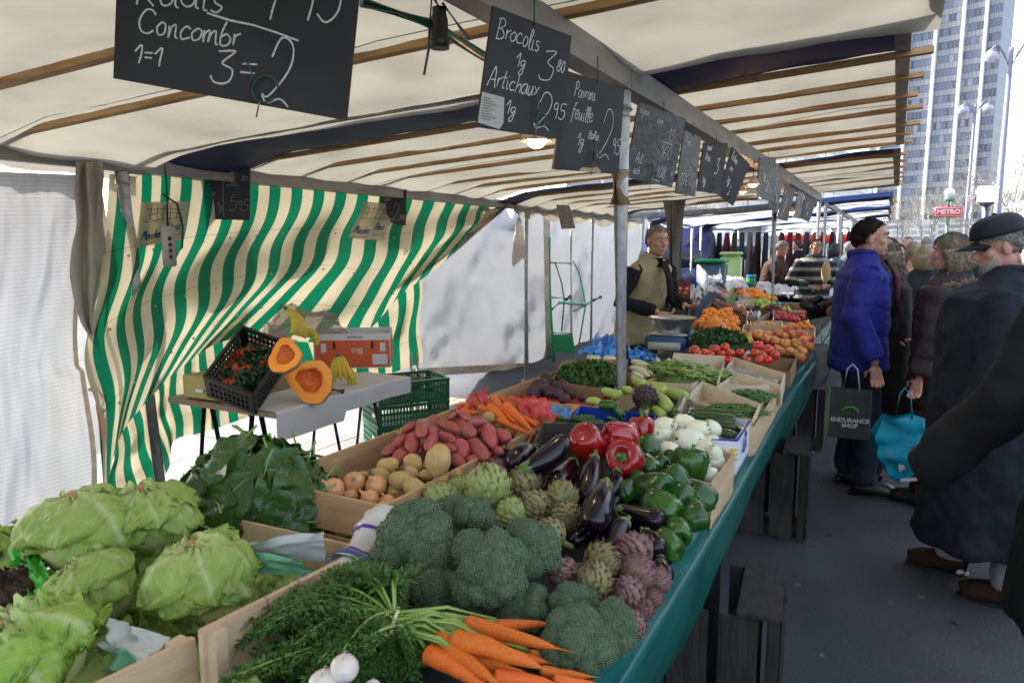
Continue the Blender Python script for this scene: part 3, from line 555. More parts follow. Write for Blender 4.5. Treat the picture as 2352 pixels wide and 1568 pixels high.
# ---------------------------------------------------------------- white tarpaulins
def mesh_tarp_mat(name, scale, bri=.8, trans=.55):
    m = bpy.data.materials.new(name); m.use_nodes = True; N = m.node_tree.nodes; L = m.node_tree.links; b = N['Principled BSDF']; out = N['Material Output']
    uv = N.new('ShaderNodeUVMap'); 
    br = N.new('ShaderNodeTexChecker'); br.inputs['Scale'].default_value = scale
    wv = []
    for ax in ('X', 'Y'):
        x = N.new('ShaderNodeTexWave'); x.bands_direction = ax; x.inputs['Scale'].default_value = scale; L.new(uv.outputs[0], x.inputs[0]); wv.append(x)
    mx = N.new('ShaderNodeMath'); mx.operation = 'MAXIMUM'; L.new(wv[0].outputs['Fac'], mx.inputs[0]); L.new(wv[1].outputs['Fac'], mx.inputs[1])
    cr = N.new('ShaderNodeValToRGB'); cr.color_ramp.elements[0].position = .35; cr.color_ramp.elements[1].position = .75; L.new(mx.outputs[0], cr.inputs[0])
    cr.color_ramp.elements[0].color = (bri * .74, bri * .77, bri * .85, 1); cr.color_ramp.elements[1].color = (bri * .96, bri * .98, bri * 1.05, 1)
    tc = N.new('ShaderNodeTexCoord'); nz_ = N.new('ShaderNodeTexNoise'); nz_.inputs['Scale'].default_value = 2.2; nz_.inputs['Detail'].default_value = 6; L.new(tc.outputs['Object'], nz_.inputs[0])
    c2 = N.new('ShaderNodeValToRGB'); c2.color_ramp.elements[0].color = (.86, .86, .84, 1); c2.color_ramp.elements[1].color = (1, 1, 1, 1); L.new(nz_.outputs[0], c2.inputs[0])
    m2 = N.new('ShaderNodeMixRGB'); m2.blend_type = 'MULTIPLY'; m2.inputs[0].default_value = 1; L.new(cr.outputs[0], m2.inputs[1]); L.new(c2.outputs[0], m2.inputs[2])
    L.new(m2.outputs[0], b.inputs['Base Color']); b.inputs['Roughness'].default_value = .45
    bp = N.new('ShaderNodeBump'); bp.inputs['Strength'].default_value = .4; bp.inputs['Distance'].default_value = .004; L.new(mx.outputs[0], bp.inputs['Height']); L.new(bp.outputs[0], b.inputs['Normal'])
    tr = N.new('ShaderNodeBsdfTranslucent'); L.new(m2.outputs[0], tr.inputs[0]); ms = N.new('ShaderNodeMixShader'); ms.inputs[0].default_value = trans
    L.new(b.outputs[0], ms.inputs[1]); L.new(tr.outputs[0], ms.inputs[2]); L.new(ms.outputs[0], out.inputs[0]); return m
tarpL = mesh_tarp_mat('white_mesh_tarp', 26, .53, .20)
tarpB = mesh_tarp_mat('white_back_tarp', 60, .50, .16)
strap_m = mat('tarp_border', (.5, .45, .36), (.38, .33, .26), ns=20, rough=.8, trans=.2)
def tarp(name, label, tl, tr, br, bl, X, m, fold=.03, seed=0, nu=60, nv=60, border=True, fx=None, kseed=6):
    c = P(*[(a + b) / 2 for a, b in zip(tl, br)], X=X); t = thing(name, label, 'tarpaulin', c)
    def f(u, v):
        x = lerp(lerp(tl[0], tr[0], u), lerp(bl[0], br[0], u), v); y = lerp(lerp(tl[1], tr[1], u), lerp(bl[1], br[1], u), v)
        if fx: x, y = fx(x, y, u, v)
        d = fold * (math.sin((u * 2.1 + v * 1.3) * kseed + seed) * .6 + 1.4 * nz((u * 2.5, v * 2.5, 0), 1, seed) + .9 * abs(nz((u * 6 + v * 4, v * 3 - u * 3, 0), .8, seed)) + .35 * nz((u * 13, v * 8, 0), 1, seed))
        return P(x, y, X=X + d) - c
    MB().grid(f, nu, nv).build('sheet', m, t)
    if border: MB().grid(lambda u, v: f(.955 + .045 * u, v) + Vector((.006, 0, 0)), 2, nv, uv=False).build('border_webbing', strap_m, t)
    return t, f
tL, fL = tarp('mesh_tarp', 'white woven mesh tarpaulin closing the stall at the far left', (-60, 392), (184, 402), (216, 1150), (-60, 1245), XB + .02, tarpL, .035, 1, fx=lambda x, y, u, v: (x + (10 * math.sin(v * 9) - 14 * math.sin(math.pi * v) * (1 if v < .6 else .2)) * u, y))
t1, f1 = tarp('white_tarp', 'large white tarpaulin with soft folds behind the striped curtain', (930, 440), (1262, 486), (1268, 846), (938, 866), XB - .55, tarpB, .14, 3)
MB().grid(lambda u, v: f1(u, .955 + v * .045) + Vector((.008, 0, 0)), 60, 2, uv=False).build('lower_hem', strap_m, t1)
t2, f2 = tarp('white_tarp', 'creased white tarpaulin hanging behind the green hand truck', (1225, 480), (1490, 505), (1405, 815), (1235, 838), XB - .75, tarpB, .12, 9, border=False)
MB().grid(lambda u, v: P(lerp(1180, 1478, u), lerp(468, 500, u) + v * (16 + 16 * abs(math.sin(u * 16))), X=XB + .02 + .02 * math.sin(u * 60)) - t2.location, 60, 4, uv=False).build('valance', canvas, t2)
# bundled cream curtain on the left post
def bundle():
    c = P(215, 380, X=XB + .05); t = thing('rolled_curtain', 'bundled cream canvas tied up beside the left post', 'curtain', c)
    pl = [(205, 372, 24), (203, 430, 26), (205, 500, 24), (200, 560, 30), (197, 620, 34), (196, 690, 22), (200, 740, 12), (208, 768, 5)]
    def f(u, v):
        q = plerp(pl, v); a = u * 2 * math.pi; r = q.z * (1 + .28 * math.sin(a * 5 + v * 4) + .25 * nz((math.cos(a) * 2, math.sin(a) * 2, v * 6)))
        return P(q.x + r * math.cos(a), q.y, X=XB + .08 + (.05 + .035 * math.sin(a * 5 + v * 4)) * math.sin(a)) - c
    MB().grid(f, 60, 50, uv=False).build('cloth', canvas, t)
    MB().grid(lambda u, v: P(lerp(222, 262, u * v), lerp(390, 640, v) - 30 * u, X=XB + .06 + .03 * math.sin(u * 5 + v * 9)) - c, 10, 30, uv=False).build('loose_flap', canvas, t)
    MB().tube([P(x, y, X=XB + .14) - c for x, y in ((205, 855), (214, 870), (222, 880), (204, 895), (226, 905), (230, 960), (236, 1010))], .006, 8).tube([P(x, y, X=XB + .14) - c for x, y in ((222, 872), (228, 900), (222, 930), (232, 990))], .006, 8).build('orange_rope', mat('orange_rope', (.6, .13, .04), rough=.7), t)
bundle()
# sticks of the left edge: green pole behind the curtain
bp_ = thing('tent_pole', 'thin green pole standing at the left edge of the striped curtain', 'pole', P(226, 900, X=XB - .1).xy.to_3d())
MB().tube([(0, 0, 0), (0, 0, 2.0)], .012, 10).build('rod', greenpaint, bp_)

# ---------------------------------------------------------------- green cloth table
teal = mat('teal_oilcloth', (.0, .095, .085), (.004, .12, .105), ns=3, rough=.36, spec=.5, coat=.1, bump=.5, bs=5, bdist=.03)
XE = -.43
def tabz(x, y): return .80
tb = thing('market_table', 'long market table under a teal oilcloth that hangs down on the aisle side', 'table', (-1.0, 5, 0))
def edge_x(y): return XE - .085 * (1 - math.exp(-max(0, y - 1) / 3.)) - .008 * math.sin(y * 2.1)
MB().box((-.03, -.9, .775), (1.12, 12.3, .04)).build('table_top', mat('table_board', (.25, .17, .1), (.17, .11, .06), ns=6, sc=(4, .4, 4)), tb, smooth=False)
def cl(u, v):
    y = lerp(-1.5, 11.2, u); ex = edge_x(y)
    r = .0
    prof = [(-1.56, .80), (ex - .04, .802), (ex - .012, .83), (ex + .008, .868), (ex + .02, .862), (ex + .022, .82), (ex + .006, .62), (ex - .07, .40), (ex - .17, .20)]
    p_ = plerp([(a, b, 0) for a, b in prof], v) if v > .12 else Vector((lerp(-1.56, ex - .04, v / .12), .803, 0)) if False else plerp([(a, b, 0) for a, b in prof], v)
    k = max(0, v - .62)
    return Vector((p_.x + k * (.13 * nz((y * 1.6, v * 2, 0)) + .045 * math.sin(y * 9 + nz((y, 0, 0)) * 5)) + .012 * nz((y * 4, v * 5, 2)) * (v > .3) + 1.0, y - 5, p_.y + .008 * nz((y * 3, 0, 1)) * (v > .3)))
MB().grid(cl, 240, 46).build('oilcloth', teal, tb)
for y in (-1.0, .8, 3.0, 5.2, 7.6, 10):
    for x in (-1.45, -.72): MB().bar((x + 1, y - 5, 0), (x + 1, y - 5, .754), .045).build('leg', mat('leg_steel', (.05, .05, .05), rough=.5, metal=.5), tb, smooth=False)
# dark old crates standing on end in the aisle
oldwood = mat('old_dark_wood', (.011, .009, .008), (.034, .028, .023), ns=9, rough=.8, bump=.5, bs=30, sc=(3, 3, .5), detail=8)
def old_crate(label, loc, rz, w_=.35, d=.34, h=.5, group='dark wooden crates standing on end in the aisle'):
    t = thing('wooden_crate', label, 'crate', loc, (0, 0, rz), group); s_ = .012
    def pl(name, c, sz): MB().box(c, sz, (0, 0, 0), bev=.003).build(name, oldwood, t, smooth=False)
    # long slats on the two faces along y and x, open between
    for x in (-w_ / 2, w_ / 2):
        for k, wd in ((-.30, .36), (.24, .34)): pl('slat', (x, k * d, h / 2), (s_, wd * d, h - .03))
    for y in (-d / 2 - s_, d / 2 + s_):
        for k, wd in ((-.31, .36), (.13, .34)): pl('slat', (k * w_, y, h / 2), (wd * w_, s_, h - .03))
        pl('slat', (.42 * w_, y, h / 2), (.1 * w_, s_, h - .03))
    for z in (.008, h - .008):
        for k, wd in ((-.34, .30), (.30, .38)): pl('end_board', (k * w_, 0, z + (.0 if z < .1 else .004)), (wd * w_, d + .05, .014))
    for x in (-w_ / 2 + .022, w_ / 2 - .022):
        for y in (-d / 2 + .015, d / 2 - .015): pl('corner_batten', (x, y, h / 2), (.028, .024, h - .05))
    return t
q = P(1700, 1345, Z=.5); old_crate('dark old wooden crate standing on end, nearest under the teal cloth', (q.x - .035, q.y, 0), .10)
q = P(1812, 1020, Z=.5); old_crate('dark old wooden crate on end, second along beside the teal cloth', (q.x - .06, q.y, 0), .06)
q = P(1880, 885, Z=.5); old_crate('dark old wooden crate on end just behind the blue coat man', (q.x - .12, q.y, 0), .04)
bx = thing('juice_carton', 'small carton with coloured bands inside the nearest dark crate', 'carton', (P(1697, 1540, Z=.15).x, P(1697, 1540, Z=.15).y + .03, 0))
MB().box((0, 0, .13), (.05, .05, .26), bev=.003).build('carton', mat('carton_white', (.5, .5, .6)), bx)
for z, c in ((.06, (.02, .3, .05)), (.12, (.02, .08, .4)), (.17, (.04, .35, .06)), (.21, (.6, .15, .02))): MB().box((0, 0, z), (.052, .052, .02)).build('printed_band', mat('band_%d' % (z * 100), c), bx, smooth=False)
# ---------------------------------------------------------------- zoom coordinate helpers (notes from the photograph)
def zA(x, y): return (780.9 + x * .4143, 918.75 + y * .4143)
def zB(x, y): return (826.9 + x * .2754, 780.9 + y * .2754)
def zC(x, y): return (1194.4 + x * .2754, 780.9 + y * .2754)
def zL(x, y): return (x * .3907, 1017 + y * .3907)
def zT(x, y): return (367.5 + x * .293, 643.1 + y * .293)
def zV(x, y): return (1378.1 + x * .2753, 441 + y * .2753)
def zW(x, y): return (1745.6 + x * .3222, 413.4 + y * .3222)
def zK(x, y): return (1470 + x * .4143, 918.75 + y * .4143)
SC = {zA: .4143, zB: .2754, zC: .2754, zL: .3907, zT: .293, zV: .2753, zW: .3222, zK: .4143}

class Kind:
    def __init__(s, fn, n): s.fn = fn; s.n = n; s.src = [None] * n; s.used = [False] * n; s.c = 0
    def get(s, k=None):
        if k is None: k = s.c; s.c += 1
        k %= s.n
        if s.src[k] is None: s.src[k] = s.fn(k); return s.src[k]
        return clone(s.src[k])
def orient(axis, roll=0.):
    q = Vector(axis).normalized().to_track_quat('Z', 'Y'); return (q @ Quaternion((0, 0, 1), roll))
def put(kind, loc, axis=(0, 0, 1), roll=0, s=(1, 1, 1), label=None, group=None, k=None):
    o = kind.get(k); o.location = loc; o.rotation_euler = orient(axis, roll).to_euler(); o.scale = s if hasattr(s, '__len__') else (s, s, s)
    if label: o['label'] = label
    if group: o['group'] = group
    elif 'group' in o.keys(): del o['group']
    return o
def ball(kind, zf, x, y, w_, z, axis=(0, 0, 1), roll=None, label=None, group=None, k=None, sz=(1, 1, 1)):
    p = P(*zf(x, y), Z=z); r = w_ * SC[zf] * mpp(p); a = Vector(axis); 
    return put(kind, p, a, random.uniform(0, 6.28) if roll is None else roll, (r * sz[0], r * sz[1], r * sz[2]), label, group, k)
def longi(kind, zf, a, b, w_, z, dz=0., label=None, group=None, k=None, roll=None, flip=False):
    pa = P(*zf(*a), Z=z + dz); pb = P(*zf(*b), Z=z - dz); 
    if flip: pa, pb = pb, pa
    c = (pa + pb) / 2; L_ = (pa - pb).length; r = w_ * SC[zf] * mpp(c)
    return put(kind, c, pa - pb, random.uniform(0, 6.28) if roll is None else roll, (r, r, L_), label, group, k)

# ---------------------------------------------------------------- vegetables (unit width 1)
g_dark = (.03, .085, .012); g_mid = (.09, .2, .03); g_light = (.27, .38, .08)
potm = mat('potato_skin', (.42, .27, .09), (.50, .35, .13), ns=3, rough=.55, bump=.15, bs=16, rnd=.12, lo=.3, hi=.7)
rpotm = mat('red_potato_skin', (.30, .05, .05), (.38, .09, .08), ns=4, rough=.5, bump=.12, bs=14, rnd=.18)
def potato(k, m=potm, nm='potato', cat='potato'):
    o = MB().sphere((0, 0, 0), (.5, .46, .5), 24, 16, fn=lambda d: 1 + .12 * nz(d, 1.3, k * 7) + .05 * nz(d, 3, k)).build(nm, m)
    return tag(o, 'potato', cat)
POT = Kind(lambda k: potato(k), 4); RPOT = Kind(lambda k: potato(k + 5, rpotm, 'red_potato'), 4)
onion_m = mat('onion_skin', (.52, .24, .09), (.66, .36, .17), ns=6, rough=.3, sc=(4, 4, .6), coat=.2, rnd=.12)
straw = mat('dry_straw', (.35, .22, .1), rough=.8)
def onion(k):
    mb = MB().lathe([(.0, -.46), (.12, -.45), (.34, -.34), (.48, -.1), (.49, .08), (.38, .28), (.2, .4), (.09, .47), (.06, .6), (.07, .68)], 22, lambda t, z: 1 + .02 * math.sin(t * 7 + k))
    o = thing('onion', 'onion', 'onion'); mb.build('bulb', onion_m, o)
    m2 = MB()
    for i in range(10): a = i * .63; m2.tube([(0, 0, -.45), (.03 * math.cos(a), .03 * math.sin(a), -.5), (.09 * math.cos(a), .09 * math.sin(a), -.56)], .006, 4)
    m2.build('root_tuft', straw, o); return o
ONI = Kind(onion, 2)
# eggplant: axis z = stem end up
egg_m = mat('aubergine_skin', (.004, .002, .006), (.010, .003, .012), ns=3, rough=.19, spec=.42)
calyx_m = mat('calyx_green', (.12, .2, .05), (.08, .13, .035), ns=9, rough=.6)
def eggplant(k):
    bend = .1 * (k - 1); t = thing('aubergine', 'aubergine', 'aubergine')
    prof = [(.0, -.5), (.2, -.492), (.36, -.45), (.47, -.34), (.5, -.2), (.49, 0), (.42, .18), (.33, .32), (.26, .41), (.2, .44)]
    mb = MB().lathe(prof, 24); mb.v = [(x + bend * 2 * math.cos(z * 3), y, z) for x, y, z in mb.v]; mb.build('fruit', egg_m, t)
    c = MB().lathe([(.30, .33), (.325, .34), (.27, .425), (.2, .452), (.1, .47), (.09, .56), (.1, .58)], 20, lambda a, z: 1 + (.10 * math.sin(a * 5) if z < .3 else 0))
    c.v = [(x + bend * 2 * math.cos(z * 3), y, z - (.07 * max(0, math.sin(math.atan2(y, x) * 5)) if z < .36 else 0)) for x, y, z in c.v]; c.build('calyx', calyx_m, t); return t
EGG = Kind(eggplant, 3)
# bell pepper: z axis stem up
gp_m = mat('green_pepper_skin', (.008, .05, .005), (.022, .10, .008), ns=2.2, rough=.2, coat=.12, rnd=.25, bump=.12, bs=3)
rp_m = mat('red_pepper_skin', (.33, .008, .008), (.22, .004, .006), ns=2, rough=.16, coat=.5, rnd=.15, bump=.12, bs=3)
stem_m = mat('pepper_stem', (.10, .22, .04), (.06, .14, .02), ns=8, rough=.5)
def pepper(k, m=gp_m, nm='green_pepper'):
    t = thing(nm, 'pepper', 'bell pepper'); n = 3 + k % 2; 
    prof = [(.03, .33), (.1, .34), (.16, .38), (.26, .45), (.38, .47), (.47, .38), (.5, .2), (.48, -.05), (.43, -.28), (.37, -.42), (.27, -.5), (.16, -.48), (.07, -.42), (.02, -.40)]
    def lob(a, v): return 1 + (.06 + .1 * v) * (abs(math.cos(a * n / 2 + k)) ** .6 - .65) + .03 * math.sin(a + k)
    mb = MB().lathe(prof, 40, lob)
    mb.v = [(x * (1 + .04 * nz((x, y, z), 1.7, k)), y * (1 + .06 * nz((x, y, z), 1.5, k + 3)), z * (1.0 + .12 * nz((x, y, 0), 1.9, k)) ) for x, y, z in mb.v]
    mb.build('fruit', m, t)
    MB().lathe([(.15, .345), (.13, .375), (.07, .40), (.05, .46), (.05, .56), (.07, .62), (.0, .62)], 12, lambda a, v: 1 + .15 * math.sin(a * 5) * (v < .3)).build('stem', stem_m, t); return t
GPEP = Kind(pepper, 4); RPEP = Kind(lambda k: pepper(k, rp_m, 'red_pepper'), 4)
# artichoke
def arti_mat(nm, c1, c2, c3):
    m = bpy.data.materials.new(nm); m.use_nodes = True; N = m.node_tree.nodes; L = m.node_tree.links; b = N['Principled BSDF']
    uv = N.new('ShaderNodeUVMap'); sx = N.new('ShaderNodeSeparateXYZ'); L.new(uv.outputs[0], sx.inputs[0])
    tc = N.new('ShaderNodeTexCoord'); n_ = N.new('ShaderNodeTexNoise'); n_.inputs['Scale'].default_value = 7; L.new(tc.outputs['Object'], n_.inputs[0])
    ad = N.new('ShaderNodeMath'); ad.operation = 'MULTIPLY_ADD'; L.new(n_.outputs[0], ad.inputs[0]); ad.inputs[1].default_value = .9; L.new(sx.outputs[1], ad.inputs[2])
    sb = N.new('ShaderNodeMath'); sb.operation = 'SUBTRACT'; L.new(ad.outputs[0], sb.inputs[0]); sb.inputs[1].default_value = .45
    cr = N.new('ShaderNodeValToRGB'); L.new(sb.outputs[0], cr.inputs[0]); e = cr.color_ramp.elements; e[0].position = .15; e[0].color = (*c1, 1); e[1].position = 1.0; e[1].color = (*c3, 1)
    q = e.new(.82); q.color = (*c2, 1); L.new(cr.outputs[0], b.inputs['Base Color']); b.inputs['Roughness'].default_value = .5; return m
AM = [arti_mat('artichoke_green', (.24, .33, .09), (.30, .36, .12), (.16, .08, .04)), arti_mat('artichoke_mixed', (.22, .26, .08), (.21, .17, .08), (.07, .03, .02)), arti_mat('artichoke_purple', (.24, .18, .11), (.17, .075, .085), (.08, .03, .035)), arti_mat('artichoke_dark', (.07, .035, .045), (.05, .022, .032), (.10, .06, .03))]
astem = mat('artichoke_stem', (.24, .28, .09), (.15, .19, .06), ns=9, rough=.6, sc=(3, 3, .5))
def artichoke(k):
    t = thing('artichoke', 'artichoke', 'artichoke'); mb = MB(); rows = 9; gold = 2.39996; idx = 0
    openn = .25 if k % 2 else .0
    for r in range(rows):
        f = r / (rows - 1); n = int(11 - 6 * f)
        ph = lerp(2.35, .12, f)                     # polar angle
        for j in range(n):
            a = idx * gold; idx += 1
            R0 = .42 - .02 * f; ctr = Vector((0, 0, .02))
            ln = lerp(.38, .42, f); wd = lerp(.21, .18, f)
            def pt(u, v, a=a, ph=ph, ln=ln, wd=wd, f=f):
                s_ = (u - .5) * 2; phi = ph - v * ln / R0 * .85; wv = wd * (math.sin(math.pi * (.22 + .78 * v) ** .9) ** .8) * (1 if v < 1 else .0)
                rad = R0 + .03 + .10 * v ** 1.5 * (1 + openn * 2) - .11 * s_ * s_ * (.4 + v) - .012 * (1 - v)
                if phi < 0: phi = phi * .3
                az = a + s_ * wv / max(.16, math.sin(max(phi, .25)) * rad)
                rr = rad * (1.0 + .0 * f); return Vector((rr * math.sin(phi) * math.cos(az), rr * math.sin(phi) * math.sin(az), rr * math.cos(phi) * 1.12)) + ctr
            mb.grid(pt, 4, 5)
    mb.sphere((0, 0, 0), (.4, .4, .43), 14, 10); mb.build('bracts', AM[k // 2], t)
    mb = MB().tube([(0, 0, -.36), (0, 0, -.5), (.03, .02, -.75), (.1, .03, -.95)], [.12, .1, .095, .1], 12); mb.build('stem', astem, t); return t
ART = Kind(artichoke, 8)
# broccoli crown
bro_m = mat('broccoli_florets', (.05, .095, .045), (.10, .15, .075), ns=30, rough=.75, rnd=.1, lo=.3, hi=.75)
bro_b = mat('broccoli_buds', (.055, .11, .06), (.14, .20, .11), ns=45, rough=.7, lo=.3, hi=.7)
bst = mat('broccoli_stalk', (.22, .34, .10), (.15, .26, .08), ns=6, rough=.6)
ICO = None
def broccoli(k):
    rr = random.Random(k * 11 + 3); t = thing('broccoli', 'broccoli', 'broccoli'); lobes = []
    n = 22
    for i in range(n):
        f = (i + .5) / n; ph = math.acos(1 - f * .98); a = i * 2.39996 + k; d = Vector((math.sin(ph) * math.cos(a), math.sin(ph) * math.sin(a), math.cos(ph) * .75))
        lobes.append((d * rr.uniform(.25, .37) + Vector((rr.gauss(0, .03), rr.gauss(0, .03), 0)), rr.uniform(.11, .22)))
    lobes.append((Vector((0, 0, .12)), .27))
    mb = MB(); bd = MB()
    def inside(p, skip):
        return any(j != skip and (p - c).length < r * .965 for j, (c, r) in enumerate(lobes))
    tri = [(0, 1, 2), (0, 2, 3), (0, 3, 4), (0, 4, 1), (5, 2, 1), (5, 3, 2), (5, 4, 3), (5, 1, 4)]
    for i, (c, r) in enumerate(lobes):
        mb.sphere(c, r * .975, 18, 12, fn=lambda d: 1 + .05 * nz(d, 4, i))
        m = int(640 * (r / .22) ** 2)
        for j in range(m):
            z = rr.uniform(-1, 1); a = rr.random() * 6.283; q = math.sqrt(max(0, 1 - z * z)); d = Vector((q * math.cos(a), q * math.sin(a), z))
            # small secondary lumps, then beads
            rad = r * (.99 + .12 * abs(nz(d * 1.0, 4.5, i + k)) + .03 * nz(d, 12, i)); p = c + d * rad
            if p.z < -.16 or inside(p, i): continue
            b = rr.uniform(.011, .017); A, B, D_ = frame_of(d)
            bd.add([p + D_ * b * .9, p + A * b, p + B * b, p - A * b, p - B * b, p - D_ * b], tri)
    mb.build('florets', bro_m, t); bd.build('buds', bro_b, t)
    st = MB()
    for i in range(7):
        a = i * .9; st.tube([(0, 0, -.42), (.05 * math.cos(a), .05 * math.sin(a), -.25), (.2 * math.cos(a), .2 * math.sin(a), -.02)], [.07, .055, .07], 8)
    st.tube([(0, 0, -.62), (0, 0, -.2)], [.13, .11], 12); st.build('stalk', bst, t); return t
BRO = Kind(broccoli, 3)
# leaf material with midrib and veins in UV
def leaf_mat(nm, base, base2, rib, rough=.45, veins=9., trans=.25, ribw=.06, yel=None, nsc=9):
    m = bpy.data.materials.new(nm); m.use_nodes = True; N = m.node_tree.nodes; L = m.node_tree.links; b = N['Principled BSDF']; out = N['Material Output']
    def math_(op, a, b_=None):
        n = N.new('ShaderNodeMath'); n.operation = op
        for i, v in enumerate((a, b_)):
            if v is None: continue
            if isinstance(v, (int, float)): n.inputs[i].default_value = v
            else: L.new(v, n.inputs[i])
        return n.outputs[0]
    uv = N.new('ShaderNodeUVMap'); sx = N.new('ShaderNodeSeparateXYZ'); L.new(uv.outputs[0], sx.inputs[0]); U, V = sx.outputs[0], sx.outputs[1]
    au = math_('ABSOLUTE', math_('SUBTRACT', U, .5)); ribf = math_('SUBTRACT', 1, math_('MULTIPLY', au, 1 / ribw)); ribf = math_('MAXIMUM', math_('SUBTRACT', ribf, math_('MULTIPLY', V, .5)), 0)
    n0 = N.new('ShaderNodeTexNoise'); n0.inputs['Scale'].default_value = 5; L.new(uv.outputs[0], n0.inputs[0]); vv = math_('ADD', V, math_('MULTIPLY', n0.outputs[0], .16)); vn = math_('ABSOLUTE', math_('SUBTRACT', math_('FRACT', math_('MULTIPLY', math_('SUBTRACT', vv, math_('MULTIPLY', au, .8)), veins)), .5)); vf = math_('MULTIPLY', math_('MAXIMUM', math_('SUBTRACT', .11, vn), 0), 5.5)
    tot = math_('MINIMUM', math_('ADD', ribf, math_('MULTIPLY', vf, .45)), 1)
    tc = N.new('ShaderNodeTexCoord'); n_ = N.new('ShaderNodeTexNoise'); n_.inputs['Scale'].default_value = nsc; n_.inputs['Detail'].default_value = 6; L.new(tc.outputs['Object'], n_.inputs[0])
    c = N.new('ShaderNodeMixRGB'); L.new(n_.outputs[0], c.inputs[0]); c.inputs[1].default_value = (*base, 1); c.inputs[2].default_value = (*base2, 1)
    last = c.outputs[0]
    if yel:   # paler towards the root of the leaf
        c3 = N.new('ShaderNodeMixRGB'); cr = N.new('ShaderNodeValToRGB'); cr.color_ramp.elements[0].color = (1, 1, 1, 1); cr.color_ramp.elements[1].color = (0, 0, 0, 1); cr.color_ramp.elements[1].position = .55; L.new(V, cr.inputs[0])
        L.new(cr.outputs[0], c3.inputs[0]); L.new(last, c3.inputs[1]); c3.inputs[2].default_value = (*yel, 1); last = c3.outputs[0]
    c2 = N.new('ShaderNodeMixRGB'); L.new(tot, c2.inputs[0]); L.new(last, c2.inputs[1]); c2.inputs[2].default_value = (*rib, 1)
    L.new(c2.outputs[0], b.inputs['Base Color']); b.inputs['Roughness'].default_value = rough
    hs = math_('ADD', math_('MULTIPLY', n_.outputs[0], .9), math_('MULTIPLY', tot, .35)); bp = N.new('ShaderNodeBump'); bp.inputs['Strength'].default_value = .8; bp.inputs['Distance'].default_value = .006; L.new(hs, bp.inputs['Height']); L.new(bp.outputs[0], b.inputs['Normal'])
    tr = N.new('ShaderNodeBsdfTranslucent'); L.new(c2.outputs[0], tr.inputs[0]); ms = N.new('ShaderNodeMixShader'); ms.inputs[0].default_value = trans
    L.new(b.outputs[0], ms.inputs[1]); L.new(tr.outputs[0], ms.inputs[2]); L.new(ms.outputs[0], out.inputs[0]); return m
let_m = leaf_mat('lettuce_leaf', (.20, .35, .045), (.42, .55, .13), (.58, .64, .32), yel=(.55, .62, .24), ribw=.075, nsc=6)
let_f = leaf_mat('frilly_lettuce_leaf', (.20, .42, .03), (.44, .60, .11), (.62, .68, .36), yel=(.58, .66, .3), ribw=.10, nsc=14)
let_r = leaf_mat('red_lettuce_leaf', (.035, .012, .012), (.07, .045, .02), (.10, .06, .03), yel=None, nsc=14)
spin_m = leaf_mat('spinach_leaf', (.016, .06, .010), (.05, .13, .022), (.14, .24, .07), rough=.33, veins=5, trans=.12, ribw=.035, nsc=11)
cut_m = mat('cut_stem', (.45, .28, .12), (.30, .14, .05), ns=14, rough=.7)
def lettuce(k):
    """k: 0,1 smooth heads, 2 frilly, 3 red"""
    rr = random.Random(k + 40); t = thing('lettuce', 'lettuce', 'lettuce'); m = (let_m, let_m, let_f, let_r)[k]
    fr = (1., 1.2, 2.6, 2.6)[k]
    nl = 15
    for i in range(nl):
        a = i * 2.39996 + k; lay = i / nl; R0 = lerp(.38, .48, lay); tip = lerp(1.35, 1.95, rr.random()); hw = rr.uniform(.85, 1.25); sd = rr.random() * 50; fl = rr.uniform(.0, .12)
        def pt(u, v, a=a, R0=R0, tip=tip, hw=hw, sd=sd, fl=fl):
            s_ = (u - .5) * 2; ph = lerp(.14, tip, v); wv = hw * (.24 + .76 * math.sin(min(1, v / .55) * math.pi / 2)) * (1 if v < .55 else math.sqrt(max(.012, 1 - ((v - .55) / .455) ** 2)))
            ed = abs(s_) ** 2.5 * v + v ** 5
            crk = .055 * nz((s_ * 1.3, v * 2, sd), 1.3) + .018 * nz((s_ * 4, v * 5, sd), 1.1) + .007 * math.sin(v * 26 - abs(s_) * 12 + sd) + .016 * math.sin(s_ * 15 + sd + v * 3) * v * (1.2 - v)
            e2 = max(0, (max(abs(s_), v) - .7) / .3); ruf = fr * (.022 * e2 * math.sin(s_ * 7 + v * 9 + sd) + .02 * e2 ** 2 * math.sin(s_ * (34 if fr > 2 else 19) + v * 31 + sd))
            rad = R0 + .035 * math.cos(s_ * 3.1) * v - .03 * (1 - v) + crk + ruf + fl * v ** 4 + .014 * math.exp(-(s_ / .1) ** 2) * (1 - v)
            az = a + s_ * wv + .08 * nz((v * 3, sd, 0))
            x = rad * math.sin(ph); z = rad * math.cos(ph) ** .8 if ph < 1.57 else 0
            if ph > 1.57: x = rad * (1 + .15 * (ph - 1.57)); z = -(ph - 1.57) * .42
            return Vector((x * math.cos(az), x * math.sin(az), z + ruf * .6))
        MB().grid(pt, 30, 32).build('leaf', m, t)
    MB().sphere((0, 0, -.02), (.36, .36, .34), 16, 10).build('heart', m, t)
    if k != 3: MB().lathe([(.06, .38), (.062, .43), (.055, .45), (.03, .448), (.0, .445)], 14, lambda a_, v: 1 + .1 * math.sin(a_ * 3)).build('cut_stem', cut_m, t)
    return t
LET = Kind(lettuce, 4)
